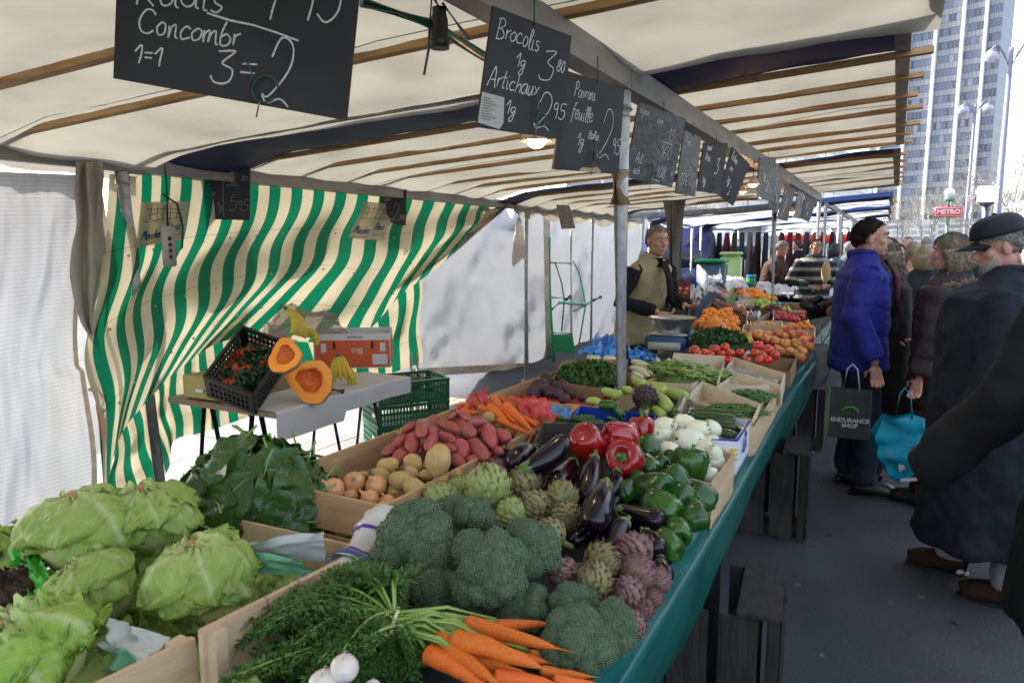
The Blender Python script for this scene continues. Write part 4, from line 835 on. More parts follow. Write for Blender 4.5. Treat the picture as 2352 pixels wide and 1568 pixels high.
# carrot, head at +z
car_m = mat('carrot_skin', (.74, .165, .014), (.62, .12, .012), ns=5, rough=.42, bump=.35, bs=9, sc=(1, 1, 6), rnd=.1, spec=.4)
def carrot(k):
    b = .12 * math.sin(k * 2.3); pr_ = [(.0, .5), (.2, .5), (.4, .485), (.5, .45), (.49, .3), (.44, .1), (.37, -.1), (.29, -.28), (.18, -.4), (.07, -.47), (.03, -.55), (.008, -.68)]
    mb = MB().lathe(pr_, 16, lambda a, v: 1 + .04 * nz((math.cos(a), math.sin(a), v * 14), 1.6, k))
    mb.v = [(x + b * 1.4 * math.cos(z * 2.6) + .12 * nz((0, z * 4, k)), y, z) for x, y, z in mb.v]; t = thing('carrot', 'carrot', 'carrot'); mb.build('root', car_m, t)
    MB().lathe([(.16, .49), (.14, .515), (.0, .52)], 10).build('crown', mat('carrot_crown', (.12, .16, .03), rough=.7), t); return t
CAR = Kind(carrot, 5)
# round fruits
def fruit(nm, cat, m, prof=None, stem=None, lob=None):
    def f(k):
        t = thing(nm, nm, cat)
        mb = MB().lathe(prof or [(.0, -.44), (.12, -.45), (.33, -.38), (.47, -.18), (.5, .02), (.44, .25), (.3, .38), (.14, .42), (.05, .38), (.0, .36)], 18, lob)
        mb.build('fruit', m, t)
        MB().tube([(0, 0, .36), (.01, 0, .44), (.03, .01, .5)], [.025, .018, .024], 6).build('stalk', stem or calyx_m, t)
        if cat == 'tomato':
            c = MB()
            for i in range(5): a = i * 1.256 + k; c.add([(0, 0, .42), (.07 * math.cos(a - .3), .07 * math.sin(a - .3), .425), (.22 * math.cos(a), .22 * math.sin(a), .40), (.07 * math.cos(a + .3), .07 * math.sin(a + .3), .425)], [(0, 1, 2, 3)])
            c.build('calyx', calyx_m, t, smooth=False)
        return t
    return Kind(f, 2)
brn = mat('brown_stalk', (.08, .05, .02))
TOM = fruit('tomato', 'tomato', mat('tomato_skin', (.58, .022, .010), (.66, .05, .012), ns=2, rough=.16, coat=.4, rnd=.12))
APP = fruit('apple', 'apple', mat('apple_skin', (.60, .30, .05), (.52, .05, .04), ns=1.6, rough=.3, coat=.2, rnd=.25, lo=.42, hi=.58), stem=brn)
CLE = fruit('clementine', 'clementine', mat('clementine_peel', (.75, .21, .012), (.80, .27, .02), ns=4, rough=.4, bump=.3, bs=30, rnd=.12))
LIM = fruit('green_apple', 'apple', mat('green_apple_skin', (.22, .42, .04), (.36, .50, .07), ns=2, rough=.3, rnd=.2), stem=brn)
SQU = fruit('small_squash', 'squash', mat('squash_skin', (.75, .25, .02), (.7, .2, .02), ns=3, rough=.4), lob=lambda a, v: 1 + .07 * math.cos(a * 8))
PEAR = fruit('pear', 'pear', mat('pear_skin', (.55, .42, .06), (.6, .48, .1), ns=4, rough=.4, rnd=.15), prof=[(.0, -.48), (.2, -.48), (.42, -.36), (.5, -.14), (.45, .1), (.28, .34), (.18, .52), (.15, .64), (.06, .7), (.0, .69)], stem=brn)
POM = fruit('red_pear', 'pear', mat('red_pear_skin', (.30, .012, .03), (.4, .03, .05), ns=3, rough=.3, rnd=.2), prof=[(.0, -.48), (.2, -.48), (.42, -.36), (.5, -.14), (.42, .1), (.25, .34), (.15, .52), (.1, .58), (.0, .6)], stem=brn)
# fennel: bulb pointing up
fen_m = mat('fennel_white', (.74, .75, .62), (.66, .70, .50), ns=4, rough=.35, sc=(5, 5, .5), rnd=.08, coat=.1)
def fennel(k):
    t = thing('fennel_bulb', 'fennel', 'fennel')
    for i in range(4):
        a = i * 1.6 + k; pr_ = [(.1, -.46), (.3, -.43), (.46 - .02 * i, -.25), (.5 - .03 * i, -.05), (.44 - .03 * i, .2), (.3 - .02 * i, .42), (.24 - .02 * i, .5 + .01 * i)]
        mb = MB().lathe(pr_, 22, lambda q, v: 1 + .05 * math.cos(q - a) + .03 * math.cos(2 * q + a)); mb.v = [(x + .03 * math.cos(a), y + .03 * math.sin(a), z) for x, y, z in mb.v]; mb.build('sheath', fen_m, t)
    MB().tube([(.08, 0, .42), (.11, 0, .6)], [.09, .07], 10).tube([(-.08, .04, .42), (-.12, .06, .58)], [.08, .06], 10).build('cut_stalk', mat('fennel_stalk', (.30, .45, .12), (.45, .55, .25), ns=8, rough=.5), t); return t
FEN = Kind(fennel, 2)
zuc_m = mat('courgette_skin', (.012, .045, .008), (.03, .08, .014), ns=14, rough=.25, sc=(6, 6, .6), coat=.25, rnd=.2)
pal_m = mat('pale_courgette_skin', (.30, .42, .08), (.38, .5, .12), ns=14, rough=.3, sc=(6, 6, .6), rnd=.12)
def zucchini(k, m=None):
    b = .5 * (k % 3 - 1); t = thing('courgette', 'courgette', 'courgette')
    mb = MB().lathe([(.0, -.5), (.3, -.49), (.46, -.45), (.5, -.3), (.48, 0), (.44, .3), (.36, .42), (.26, .46)], 18, lambda a, v: 1 + .02 * math.cos(a * 6)); mb.v = [(x + b * (z * z) * 2, y, z) for x, y, z in mb.v]; mb.build('fruit', m or zuc_m, t)
    mb = MB().lathe([(.28, .45), (.2, .49), (.2, .54), (.22, .56), (.0, .56)], 8); mb.v = [(x + b * (z * z) * 2, y, z) for x, y, z in mb.v]; mb.build('stem', stem_m, t, smooth=False); return t
ZUC = Kind(zucchini, 3); PZU = Kind(lambda k: zucchini(k, pal_m), 3)
def banana_bunch(label, n, loc, rz, s, tilt=(0, 0), greenish=False):
    t = thing('banana_bunch', label, 'bananas', loc, (tilt[0], tilt[1], rz)); bm_ = banana_m
    for i in range(n):
        a = (i - (n - 1) / 2) * .26; path = []; rad = []
        for j in range(11):
            f = j / 10; th = -.15 + f * 1.45; R_ = .62
            p = Vector((R_ * math.sin(th), (f * .75 + .05) * math.sin(a) * .8 + .02 * i, -R_ * (1 - math.cos(th)))); path.append(p * s); rad.append(s * (.028 if j == 0 else .035 if j == 1 else .085 * math.sin(math.pi * min(1, .15 + f * .8)) ** .5 if j < 10 else .02))
        mb = MB().tube(path, rad, 8); mb.build('banana', bm_, t)
    MB().sphere((-.1 * s, 0, .0), (.07 * s, .1 * s, .05 * s), 10, 8).build('crown', mat('banana_crown', (.08, .1, .02), rough=.7), t); return t
banana_m = mat('banana_peel', (.62, .42, .03), (.55, .46, .04), ns=5, rough=.45, rnd=.12)

# ---------------------------------------------------------------- crates
pine = mat('crate_pine', (.52, .34, .17), (.40, .24, .11), ns=5, rough=.75, sc=(1, 1, 9), bump=.25, bs=12, detail=7)
pineY = mat('crate_poplar', (.62, .46, .29), (.48, .34, .20), ns=4, rough=.75, sc=(5, .5, 5), bump=.25, bs=14, detail=7)
ply = mat('crate_ply_pale', (.66, .57, .42), (.58, .48, .33), ns=5, rough=.7, sc=(4, .6, 4), bump=.1, detail=7)
wire = mat('staple_wire', (.15, .15, .15), rough=.4, metal=.8)
def crate(label, c, size, rot=(0, 0, 0), m=pineY, gaps=True, group='wooden crates of vegetables on the table', cat='crate', name='vegetable_crate', th=.008, corner=.024, bottom=True, wallh=None):
    """c = centre of the floor of the crate, size (w, l, h)"""
    W_, L_, Hh = size; t = thing(name, label, cat, c, rot, group)
    if bottom: MB().box((0, 0, .005), (W_ - .002, L_ - .002, .008)).build('base_board', m, t, smooth=False)
    n = 2 if gaps else 1; hh = (Hh - .012) / n
    for s_ in (-1, 1):
        for i in range(n):
            h2 = hh * (.86 if gaps else 1)
            MB().box((s_ * (W_ / 2 - th / 2), 0, .012 + hh * i + h2 / 2 + (hh - h2) * i), (th, L_, h2), bev=.0012).build('side_board', m, t, smooth=False)
            MB().box((0, s_ * (L_ / 2 - th / 2), .012 + hh * i + h2 / 2 + (hh - h2) * i), (W_ - 2 * th - .002, th, h2), bev=.0012).build('end_board', m, t, smooth=False)
        if corner:
            for s2 in (-1, 1):
                MB().box((s_ * (W_ / 2 - th - corner / 2 - .001), s2 * (L_ / 2 - th - corner / 2 - .001), Hh / 2 + .008), (corner, corner, Hh)).build('corner_post', m, t, smooth=False)
    return t
def rnd_group_label(base): return base
# ---------------------------------------------------------------- placing the near produce
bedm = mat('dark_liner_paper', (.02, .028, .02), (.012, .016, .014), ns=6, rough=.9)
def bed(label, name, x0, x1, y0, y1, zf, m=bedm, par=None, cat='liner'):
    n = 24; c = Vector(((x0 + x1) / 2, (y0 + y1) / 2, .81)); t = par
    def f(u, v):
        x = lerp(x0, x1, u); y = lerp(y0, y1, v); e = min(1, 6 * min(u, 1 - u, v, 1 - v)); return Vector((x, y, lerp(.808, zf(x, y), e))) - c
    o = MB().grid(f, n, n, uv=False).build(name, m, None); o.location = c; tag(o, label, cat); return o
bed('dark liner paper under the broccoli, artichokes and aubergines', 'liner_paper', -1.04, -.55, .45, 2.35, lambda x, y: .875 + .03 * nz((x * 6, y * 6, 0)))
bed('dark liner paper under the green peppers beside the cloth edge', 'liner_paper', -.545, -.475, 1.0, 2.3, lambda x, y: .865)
# broccoli
up = Vector((0, 0, 1)); toc = Vector((.15, -.6, .8))
bl = [(430, 790, 450, 1.0, (-.1, -.5, .9), 'big dark broccoli head at the left end of the broccoli, beside the plastic bag'), (845, 960, 470, .99, (.0, -.7, .8), 'biggest broccoli head in the middle of the broccoli heap'),
      (1050, 850, 340, .99, (.5, -.2, .85), 'broccoli head leaning right behind the biggest one'), (700, 690, 340, .98, (.1, .5, .6), 'broccoli at the back of the heap showing its pale stalk'),
      (550, 1050, 300, .94, (0, -.8, .5), 'smaller broccoli below the gap between the two big heads'), (300, 1090, 250, .92, (-.5, -.6, .4), 'shaded broccoli low at the left of the heap, above the carrot tops'),
      (1010, 1170, 290, .915, (0, -.6, .6), 'broccoli behind the carrot tips with yellowish buds'), (1290, 1140, 290, .93, (.2, -.2, .9), 'flat broccoli next to the purple artichokes'),
      (1330, 1350, 400, .935, (.1, -.5, .9), 'wide broccoli head at the cloth edge to the right of the carrots'), (1500, 1270, 300, .92, (.6, -.1, .8), 'broccoli nearest the teal cloth edge'), (690, 1210, 240, .90, (0, -.6, .6), 'low broccoli just above the carrot heads')]
for i, (x, y, w_, z, ax, lb) in enumerate(bl): ball(BRO, zA, x, y, w_ * 1.12, z, ax, label=lb, group='heap of broccoli')
# artichokes: kinds 0,1 green 2,3 mixed 4,5 purple 6,7 dark
A_ = [(820, 490, 250, .99, (.1, -.35, .9), 0, 'large pale green artichoke behind the broccoli'), (570, 560, 190, .95, (-.7, -.3, .5), 0, 'green artichoke lying at the corner of the potato crate'), (660, 520, 150, .94, (-.3, .2, .8), 1, 'small green artichoke half hidden by the large pale one'),
      (1020, 480, 190, .97, (-.3, -.6, .7), 3, 'open topped brown green artichoke facing the camera'), (960, 630, 170, .95, (-.8, .2, .4), 0, 'green artichoke with its cut stem pointing right'), (1090, 590, 175, .96, (-.4, -.6, .5), 2, 'brownish artichoke at the middle left of the artichoke row'),
      (1235, 545, 170, .97, (-.6, .5, .5), 3, 'artichoke in front of the dark aubergines with pale outer scales'), (1255, 640, 175, .96, (.5, -.8, .3), 2, 'brown artichoke pointing down towards the camera'), (1170, 745, 175, .96, (-.5, -.6, .6), 2, 'round olive green artichoke above the crossed stems'),
      (1445, 895, 195, .95, (.7, -.2, .4), 3, 'olive artichoke lying on its side with a long stem'), (1410, 1000, 205, .95, (.1, -.5, .9), 2, 'tight olive green artichoke facing up, in front of the purple ones'), (1250, 960, 170, .94, (-.4, -.7, .2), 4, 'purple grey artichoke between broccoli and olive artichokes'),
      (1640, 850, 200, .93, (-.5, -.4, .5), 5, 'purple artichoke uppermost by the last aubergines'), (1640, 965, 210, .93, (.7, -.1, .5), 4, 'big purple artichoke by the teal edge'), (1600, 1075, 195, .92, (-.1, -.6, .6), 4, 'purple artichoke with pink scales lying below the big one'), (1760, 1000, 140, .915, (.5, 0, .6), 4, 'purple artichoke touching the teal cloth edge'),
      (1735, 1095, 110, .90, (.5, -.3, .6), 4, 'small purple artichoke on the edge of the heap'), (1680, 1155, 125, .90, (.4, -.5, .6), 4, 'second lowest purple artichoke'), (1625, 1240, 155, .90, (.0, -.8, .5), 4, 'lowest purple artichoke at the end of the heap'), (870, 400, 120, .95, (0, 0, 1), 5, 'small purple artichoke beside the black box')]
for x, y, w_, z, ax, k, lb in A_: ball(ART, zA, x, y, w_ * 1.06, z, ax, k=k, label=lb, group='heap of artichokes')
ball(ART, zC, 1045, 475, 215, 1.02, (.1, -.8, .5), k=6, label='dark purple artichoke alone among the pale courgettes', roll=0)
# aubergines
E_ = [((990, 395), (1255, 215), 125, 1.05, -.03, 'longest glossy aubergine lying on top by the black box', 1), ((1415, 300), (1360, 545), 112, 1.00, .03, 'aubergine standing under the pale bottomed red pepper', 0), ((1230, 390), (1150, 540), 90, .96, .02, 'aubergine with a violet glint deep in the heap', 0),
      ((1535, 385), (1475, 540), 100, .97, .02, 'aubergine below the red pepper with green stem', 0), ((1475, 455), (1400, 700), 160, 1.0, .02, 'thick glossy aubergine in the centre of the heap', 0), ((1525, 600), (1790, 670), 130, .95, 0, 'aubergine lying crosswise next to the green peppers', 0),
      ((1590, 660), (1500, 830), 150, .94, .02, 'dark aubergine below the crosswise one', 0), ((1440, 700), (1290, 790), 90, .93, 0, 'small aubergine half under the thick one', 1), ((1680, 720), (1760, 850), 125, .93, .01, 'short aubergine behind the top purple artichoke', 0), ((1780, 870), (1820, 980), 100, .92, .0, 'small shiny aubergine at the edge by the last green pepper', 0),
      ((860, 350), (830, 430), 90, .94, 0, 'small round aubergine against the black box', 0), ((1300, 330), (1190, 470), 130, .99, 0, 'black aubergine behind the violet one', 0), ((1080, 270), (950, 360), 110, .99, 0, 'black aubergine in the shade of the longest one', 0), ((1350, 420), (1290, 560), 110, .95, 0, 'aubergine squeezed between two others', 0), ((1430, 600), (1340, 700), 110, .92, 0, 'aubergine at the bottom of the heap beside the artichokes', 0), ((1640, 500), (1500, 590), 100, .93, 0, 'aubergine under the first green peppers', 0)]
for a, b, w_, z, dz, lb, fl in E_: longi(EGG, zA, a, b, w_ * 1.05, z, dz, label=lb, group='heap of aubergines', flip=bool(0))
# peppers
R_ = [(1372, 232, 205, 1.04, (.0, .75, -.65), 'red pepper showing its folded bottom, on top of the aubergines'), (1545, 205, 185, 1.04, (.5, .7, -.3), 'bright red pepper in front of the post'), (1588, 332, 205, 1.0, (-.05, -.9, .45), 'dark red pepper with its green stem facing the camera'), (1672, 165, 140, 1.03, (-.1, .3, .9), 'dark red pepper standing to the right of the post')]
for x, y, w_, z, ax, lb in R_: ball(RPEP, zA, x, y, w_, z, ax, label=lb, group='red peppers')
Gp = [(1700, 265, 125, .98, (-.5, .5, .6), 'dark green pepper next to the red ones'), (1695, 370, 140, .96, (.6, -.2, -.4), 'green pepper right of the stem of the dark red one'), (1765, 365, 110, .95, (.3, .6, .5), 'narrow green pepper under the fennel'), (1940, 365, 185, .97, (.1, .2, .95), 'big upright dark green pepper in front of the fennel'),
      (1865, 445, 150, .96, (-.5, .3, .5), 'green pepper left of the big upright one'), (1740, 515, 210, .95, (.85, -.4, .1), 'long green pepper lying on its side with sunken stem'), (1785, 605, 200, .94, (-.8, .2, .1), 'light green pepper lying below the long one'), (1890, 545, 145, .93, (.2, .5, .6), 'green pepper in the middle of the pepper heap'),
      (2000, 535, 150, .93, (.6, .2, -.5), 'wrinkled green pepper at the corner of the white crate'), (1960, 655, 150, .92, (.7, .3, .3), 'green pepper resting on the teal edge'), (1870, 730, 145, .915, (.3, -.8, -.3), 'green pepper lower down by the teal edge'), (1815, 805, 160, .90, (-.7, .4, .2), 'lowest green pepper of the heap'),
      (1585, 510, 120, .95, (-.5, .2, .7), 'half hidden green pepper beside the crosswise aubergine'), (1960, 600, 105, .92, (.4, .4, .7), 'small green pepper wedged at the edge'), (1640, 455, 110, .95, (0, .7, .6), 'green pepper below the dark red one'), (1830, 330, 90, .95, (.2, .5, .6), 'small dark pepper beside the big upright one')]
for x, y, w_, z, ax, lb in Gp: ball(GPEP, zA, x, y, w_ * 1.07, z, ax, label=lb, group='heap of green peppers')
# fennel in its white edged crate
Fn = [(1800, 150, 120), (1910, 135, 112), (1985, 172, 112), (2058, 165, 98), (1775, 210, 122), (1822, 290, 112), (1742, 272, 80), (1935, 240, 165), (2020, 262, 95), (1990, 325, 120), (2062, 240, 85), (2085, 352, 95), (2072, 300, 95), (2010, 390, 100), (2050, 420, 90)]
flb = ['fennel bulb at the back left of the fennel', 'fennel bulb at the back with green sprigs', 'fennel bulb second from the right in the back row', 'fennel bulb at the back right corner', 'fennel bulb behind the dark green pepper', 'round fennel bulb at the front left', 'half hidden fennel bulb at the left edge', 'biggest fennel bulb showing its layers', 'fennel bulb right of the biggest one', 'fennel bulb behind the big upright pepper', 'fennel bulb by the courgettes', 'fennel bulb next to the crate end', 'fennel bulb against the printed crate', 'fennel bulb low behind the upright pepper', 'lowest fennel bulb by the white crate side']
for (x, y, w_), lb in zip(Fn, flb): ball(FEN, zA, x, y, w_ * 1.08, .98 - (y > 200) * .02 - (y > 300) * .03, (random.uniform(-.9, .9), random.uniform(-1.1, .2), .5), label=lb, group='fennel bulbs')
# potatoes
Pt = [(655, 1000, 262, 1.03), (440, 1020, 175, .995), (230, 1050, 190, .985), (178, 1130, 170, .97), (345, 1170, 200, .985), (460, 1235, 205, .975), (548, 1125, 115, .975), (678, 1165, 135, .975), (800, 1125, 140, .975), (430, 1105, 130, .975), (290, 1262, 130, .95), (600, 1275, 150, .95), (590, 1215, 85, .95), (350, 1060, 90, .95), (130, 1200, 110, .94), (1085, 650, 130, 1.0), (1180, 700, 110, .98), (1260, 755, 100, .97), (1335, 800, 90, .96), (1400, 815, 90, .96), (20, 1140, 120, .95), (560, 1060, 120, .96)]
plab = {0: 'biggest yellow potato, scarred, on top of the heap', 1: 'yellow potato left of the biggest one', 2: 'oval yellow potato at the back left of the crate', 5: 'oval potato at the front of the heap above the artichokes', 8: 'yellow potato at the right end, against the red ones', 15: 'yellow potato at the top behind the red potatoes', 4: 'long yellow potato in the middle of the heap'}
for i, (x, y, w_, z) in enumerate(Pt):
    ball(POT, zB, x, y, w_, z, (random.uniform(-1, 1), random.uniform(-.4, .4), .3), sz=(.82, .85, 1.05), label=plab.get(i, 'smooth yellow potato in the front potato heap' if i not in (16, 17, 18, 19) else 'small yellow potato beside the pile of loose carrots'), group='yellow potatoes' if i not in (16, 17, 18, 19) else 'small yellow potatoes by the carrots')
Rp = [((350, 760), (480, 695), 85), ((505, 680), (515, 800), 115), ((270, 885), (400, 800), 90), ((200, 950), (290, 890), 95), ((450, 790), (420, 940), 135), ((300, 1010), (375, 930), 125), ((545, 800), (640, 750), 115), ((645, 740), (560, 915), 105), ((660, 790), (795, 850), 95), ((660, 680), (845, 770), 115), ((805, 690), (955, 800), 125), ((830, 610), (900, 660), 95), ((885, 680), (1065, 690), 85), ((1050, 710), (1110, 890), 130), ((1140, 770), (1235, 830), 120),
      ((895, 820), (1060, 990), 130), ((820, 840), (880, 980), 135), ((880, 1025), (1045, 1020), 140), ((780, 960), (865, 1060), 110), ((1100, 930), (1185, 935), 95), ((1050, 1050), (1165, 1020), 110), ((695, 890), (790, 920), 100), ((740, 650), (815, 620), 60), ((600, 690), (660, 720), 90), ((480, 900), (560, 950), 110), ((940, 720), (1030, 780), 110), ((960, 870), (1050, 900), 100), ((360, 900), (420, 880), 90), ((720, 860), (830, 840), 110), ((500, 980), (560, 1010), 90), ((1160, 850), (1230, 880), 90), ((590, 640), (660, 670), 70), ((1170, 960), (1240, 1000), 80)]
for i, (a, b, w_) in enumerate(Rp):
    yy = (a[1] + b[1]) / 2; z = 1.05 - (yy - 620) / 430 * .09 - (.03 if i > 22 else 0)
    lb = {11: 'topmost red potato beside the yellow one', 12: 'long red potato lying across the top', 17: 'round red potato at the front of the crate', 15: 'long red potato sloping down at the right'}.get(i, 'elongated red potato in the crate heap')
    longi(RPOT, zB, a, b, w_ * 1.05, z, random.uniform(-.01, .012), label=lb, group='red potatoes')
# onions
On = [(1955, 275, 150, .96, 'large copper onion nearest the spinach'), (2080, 232, 135, .97, 'onion between two others at the back'), (2212, 252, 135, .965, 'matt pinkish onion under the potatoes'), (2060, 312, 95, .94, 'small onion low between the large ones'), (2172, 330, 120, .95, 'onion with torn pale skin'), (2275, 352, 112, .94, 'shiny onion at the front corner'), (2335, 300, 110, .94, 'onion half under the potatoes')]
for x, y, w_, z, lb in On: ball(ONI, zL, x, y, w_, z, (random.uniform(-.6, .6), random.uniform(-.9, -.1), .6), label=lb, group='onions in the crate')
# lettuces
Le = [(490, 545, 640, .98, (-.1, -.1, 1), 0, 'smooth lettuce with wide drooping leaves at the back left'), (868, 455, 520, .99, (.0, -.15, 1), 1, 'crisp lettuce with its cut stem on top, furthest back'), (1195, 790, 590, .95, (.0, -.25, 1), 1, 'crisp lettuce with cut stem in the middle of the crate'), (560, 890, 560, .90, (-.45, -.3, .8), 0, 'flattened lettuce with its cut stem to the left'), (215, 1270, 720, .90, (-.3, -.45, .85), 2, 'frilly bright green lettuce in the bottom left corner')]
for x, y, w_, z, ax, k, lb in Le: ball(LET, zL, x, y, w_, z, ax, k=k, label=lb, group='lettuces', sz=(1, 1, .95))
ball(LET, zL, 40, 900, 380, .90, (0, -.3, 1), k=3, label='dark red leafed lettuce at the left edge', sz=(1, 1, .8))
def leaf_shape(L_, W_, curl, sd, cup=.3, wav=.012):
    def f(u, v):
        s_ = (u - .5) * 2; wd = W_ * ((.12 + .88 * math.sin(v / .55 * 1.5708)) if v < .55 else math.sqrt(max(.01, 1 - ((v - .55) / .455) ** 2))); x = s_ * wd; y = v * L_
        z = -1.1 * curl * ((v - .5) ** 2) * L_ * 1.6 + cup * wd * s_ * s_ + wav * math.sin(v * 15 + sd) * s_ ** 2 + .25 * wav * nz((s_ * 3, v * 4, sd), 2) * 3
        return Vector((x, y, z))
    return f
def leaf_pile(name, label, cat, m, c, rad, n, Lr, Wr, stems=None, kind='stuff', group=None, seed=3, nu=6, nv=8, out=.6, cup=.3, wav=.012, sp=.16, stemL=.06):
    rr = random.Random(seed); mb = MB(); sm = MB(); c = Vector(c)
    mb.sphere((0, 0, -rad[2] * .3), (rad[0] * .82, rad[1] * .82, rad[2] * .95), 20, 14)
    for i in range(n):
        a = rr.random() * 6.283; q = math.sqrt(rr.random()); ph = q * 1.5
        d = Vector((math.sin(ph) * math.cos(a), math.sin(ph) * math.sin(a), math.cos(ph))); p = Vector((d.x * rad[0], d.y * rad[1], d.z * rad[2])) * rr.uniform(.86, 1.06)
        nrm = Vector((d.x / rad[0], d.y / rad[1], d.z / rad[2])).normalized(); nrm = (nrm + Vector((rr.gauss(0, .35), rr.gauss(0, .35), rr.gauss(0, .35))) * out).normalized()
        A, B, _ = frame_of(nrm); th = rr.random() * 6.28; y_ = A * math.cos(th) + B * math.sin(th); x_ = y_.cross(nrm)
        L_ = rr.uniform(*Lr); M_ = Matrix(((x_.x, y_.x, nrm.x, p.x), (x_.y, y_.y, nrm.y, p.y), (x_.z, y_.z, nrm.z, p.z), (0, 0, 0, 1)))
        lf = leaf_shape(L_, rr.uniform(*Wr), rr.uniform(-.1, .6), rr.random() * 9, cup * rr.uniform(-1, 1.3), wav)
        g = MB().grid(lambda u, v: lf(u, v) - Vector((0, L_ / 2, 0)), nu, nv); mb.merge(g, M_)
        if stems and rr.random() < sp:
            sm.tube([M_ @ Vector((0, -L_ * .45, 0)), M_ @ Vector((.004, -L_ * .45 - stemL * .5, .004)), M_ @ Vector((.0, -L_ * .45 - stemL, .012))], [.0028, .0026, .0032], 6)
    if stems: 
        t = thing(name, label, cat, c, group=group); tag(t, kind=kind); mb.build('leaves', m, t); sm.build('stalks', stems, t); tag(t.children[0], kind='stuff'); tag(t.children[1], kind='stuff'); return t
    o = mb.build(name, m); o.location = c; return tag(o, label, cat, group, kind)
sstem = mat('leaf_stalk', (.14, .27, .05), (.2, .34, .08), ns=9, rough=.5)
p = P(*zL(1500, 330), Z=.93)
leaf_pile('spinach_heap', 'heap of dark green spinach leaves with pale stalks', 'spinach', spin_m, (p.x - .01, p.y + .02, .87), (.215, .19, .205), 150, (.12, .19), (.052, .076), stems=sstem, nu=10, nv=14, out=.30, cup=.2, wav=.011, stemL=.07, sp=.22)
p = P(*zL(1900, 470), Z=.87); leaf_pile('spinach_heap', 'loose spinach leaves spilling towards the plastic bag', 'spinach', spin_m, (p.x, p.y, .835), (.09, .07, .06), 60, (.05, .09), (.018, .032), stems=sstem, seed=9, out=.9, cup=.5)
p = P(*zL(900, 1070), Z=.86); leaf_pile('loose_leaves', 'loose light green lettuce leaves on the crate floor', 'lettuce leaves', let_m, (p.x, p.y, .80), (.26, .10, .05), 70, (.06, .12), (.03, .05), seed=11, nu=8, nv=10, out=.7)
p = P(*zL(1520, 820), Z=.86); leaf_pile('loose_leaves', 'loose green lettuce leaves under the printed paper bag', 'lettuce leaves', let_m, (p.x, p.y, .82), (.12, .08, .06), 40, (.06, .1), (.03, .045), seed=12, nu=8, nv=10, out=.7)
p = P(*zL(50, 600), Z=.9); leaf_pile('loose_leaves', 'green lettuce leaves at the left edge of the picture', 'lettuce leaves', let_m, (p.x, p.y, .87), (.08, .06, .06), 24, (.06, .11), (.03, .045), seed=14, nu=8, nv=10, out=.7)
bed('pale liner sheet under the lettuces', 'liner_paper', -1.62, -.96, .25, 1.28, lambda x, y: .845 + .02 * nz((x * 5, y * 5, 0)), m=let_m)
for x, y, z_, rx in ((720, 700, .87, .10), (330, 900, .86, .12), (950, 900, .85, .12), (700, 1150, .85, .14), (1000, 560, .88, .08)): p = P(*zL(x, y), Z=z_); leaf_pile('loose_leaves', 'loose lettuce leaves filling the gap between the heads', 'lettuce leaves', let_m, (p.x, p.y, z_ - .03), (rx, rx * .8, .05), 26, (.07, .13), (.035, .055), seed=int(x), nu=8, nv=10, out=.7, group='leaves between the lettuces')
# carrots of the tied bunch
Ca = [((690, 1235), (1210, 1375), 88, .985), ((860, 1250), (1175, 1240), 62, .955), ((620, 1325), (1125, 1490), 108, .99), ((535, 1300), (885, 1570), 88, .985), ((480, 1395), (830, 1590), 108, .97), ((655, 1262), (960, 1410), 78, .975), ((560, 1235), (700, 1245), 45, .96), ((900, 1345), (1015, 1362), 50, .95), ((950, 1400), (1155, 1452), 52, .955), ((1050, 1405), (1195, 1420), 45, .94), ((1100, 1345), (1235, 1360), 42, .94), ((850, 1530), (1230, 1590), 85, .955), ((740, 1470), (1080, 1550), 80, .95), ((1110, 1495), (1400, 1530), 55, .94), ((1180, 1545), (1440, 1580), 60, .94), ((700, 1420), (960, 1500), 70, .94)]
cl_ = ['upper long carrot of the tied bunch', 'carrot pointing right at the back of the bunch', 'thickest carrot in the middle of the bunch', 'carrot slanting down to the bottom edge', 'leftmost thick carrot of the bunch', 'carrot between the upper and the thickest one', 'short carrot next to the green stalks', 'small carrot tip between two larger ones', 'thin carrot under the upper long one', 'thin hairy carrot tip in the middle', 'small carrot ending beside the broccoli', 'carrot at the bottom edge of the picture', 'carrot partly under the thickest one', 'thin long rooted carrot towards the cloth', 'thin carrot lowest at the right', 'hidden carrot between the lowest ones']
for (a, b, w_, z), lb in zip(Ca, cl_): longi(CAR, zA, a, b, w_ * 1.12, z - .012, .008, label=lb, group='bunch of fresh carrots')
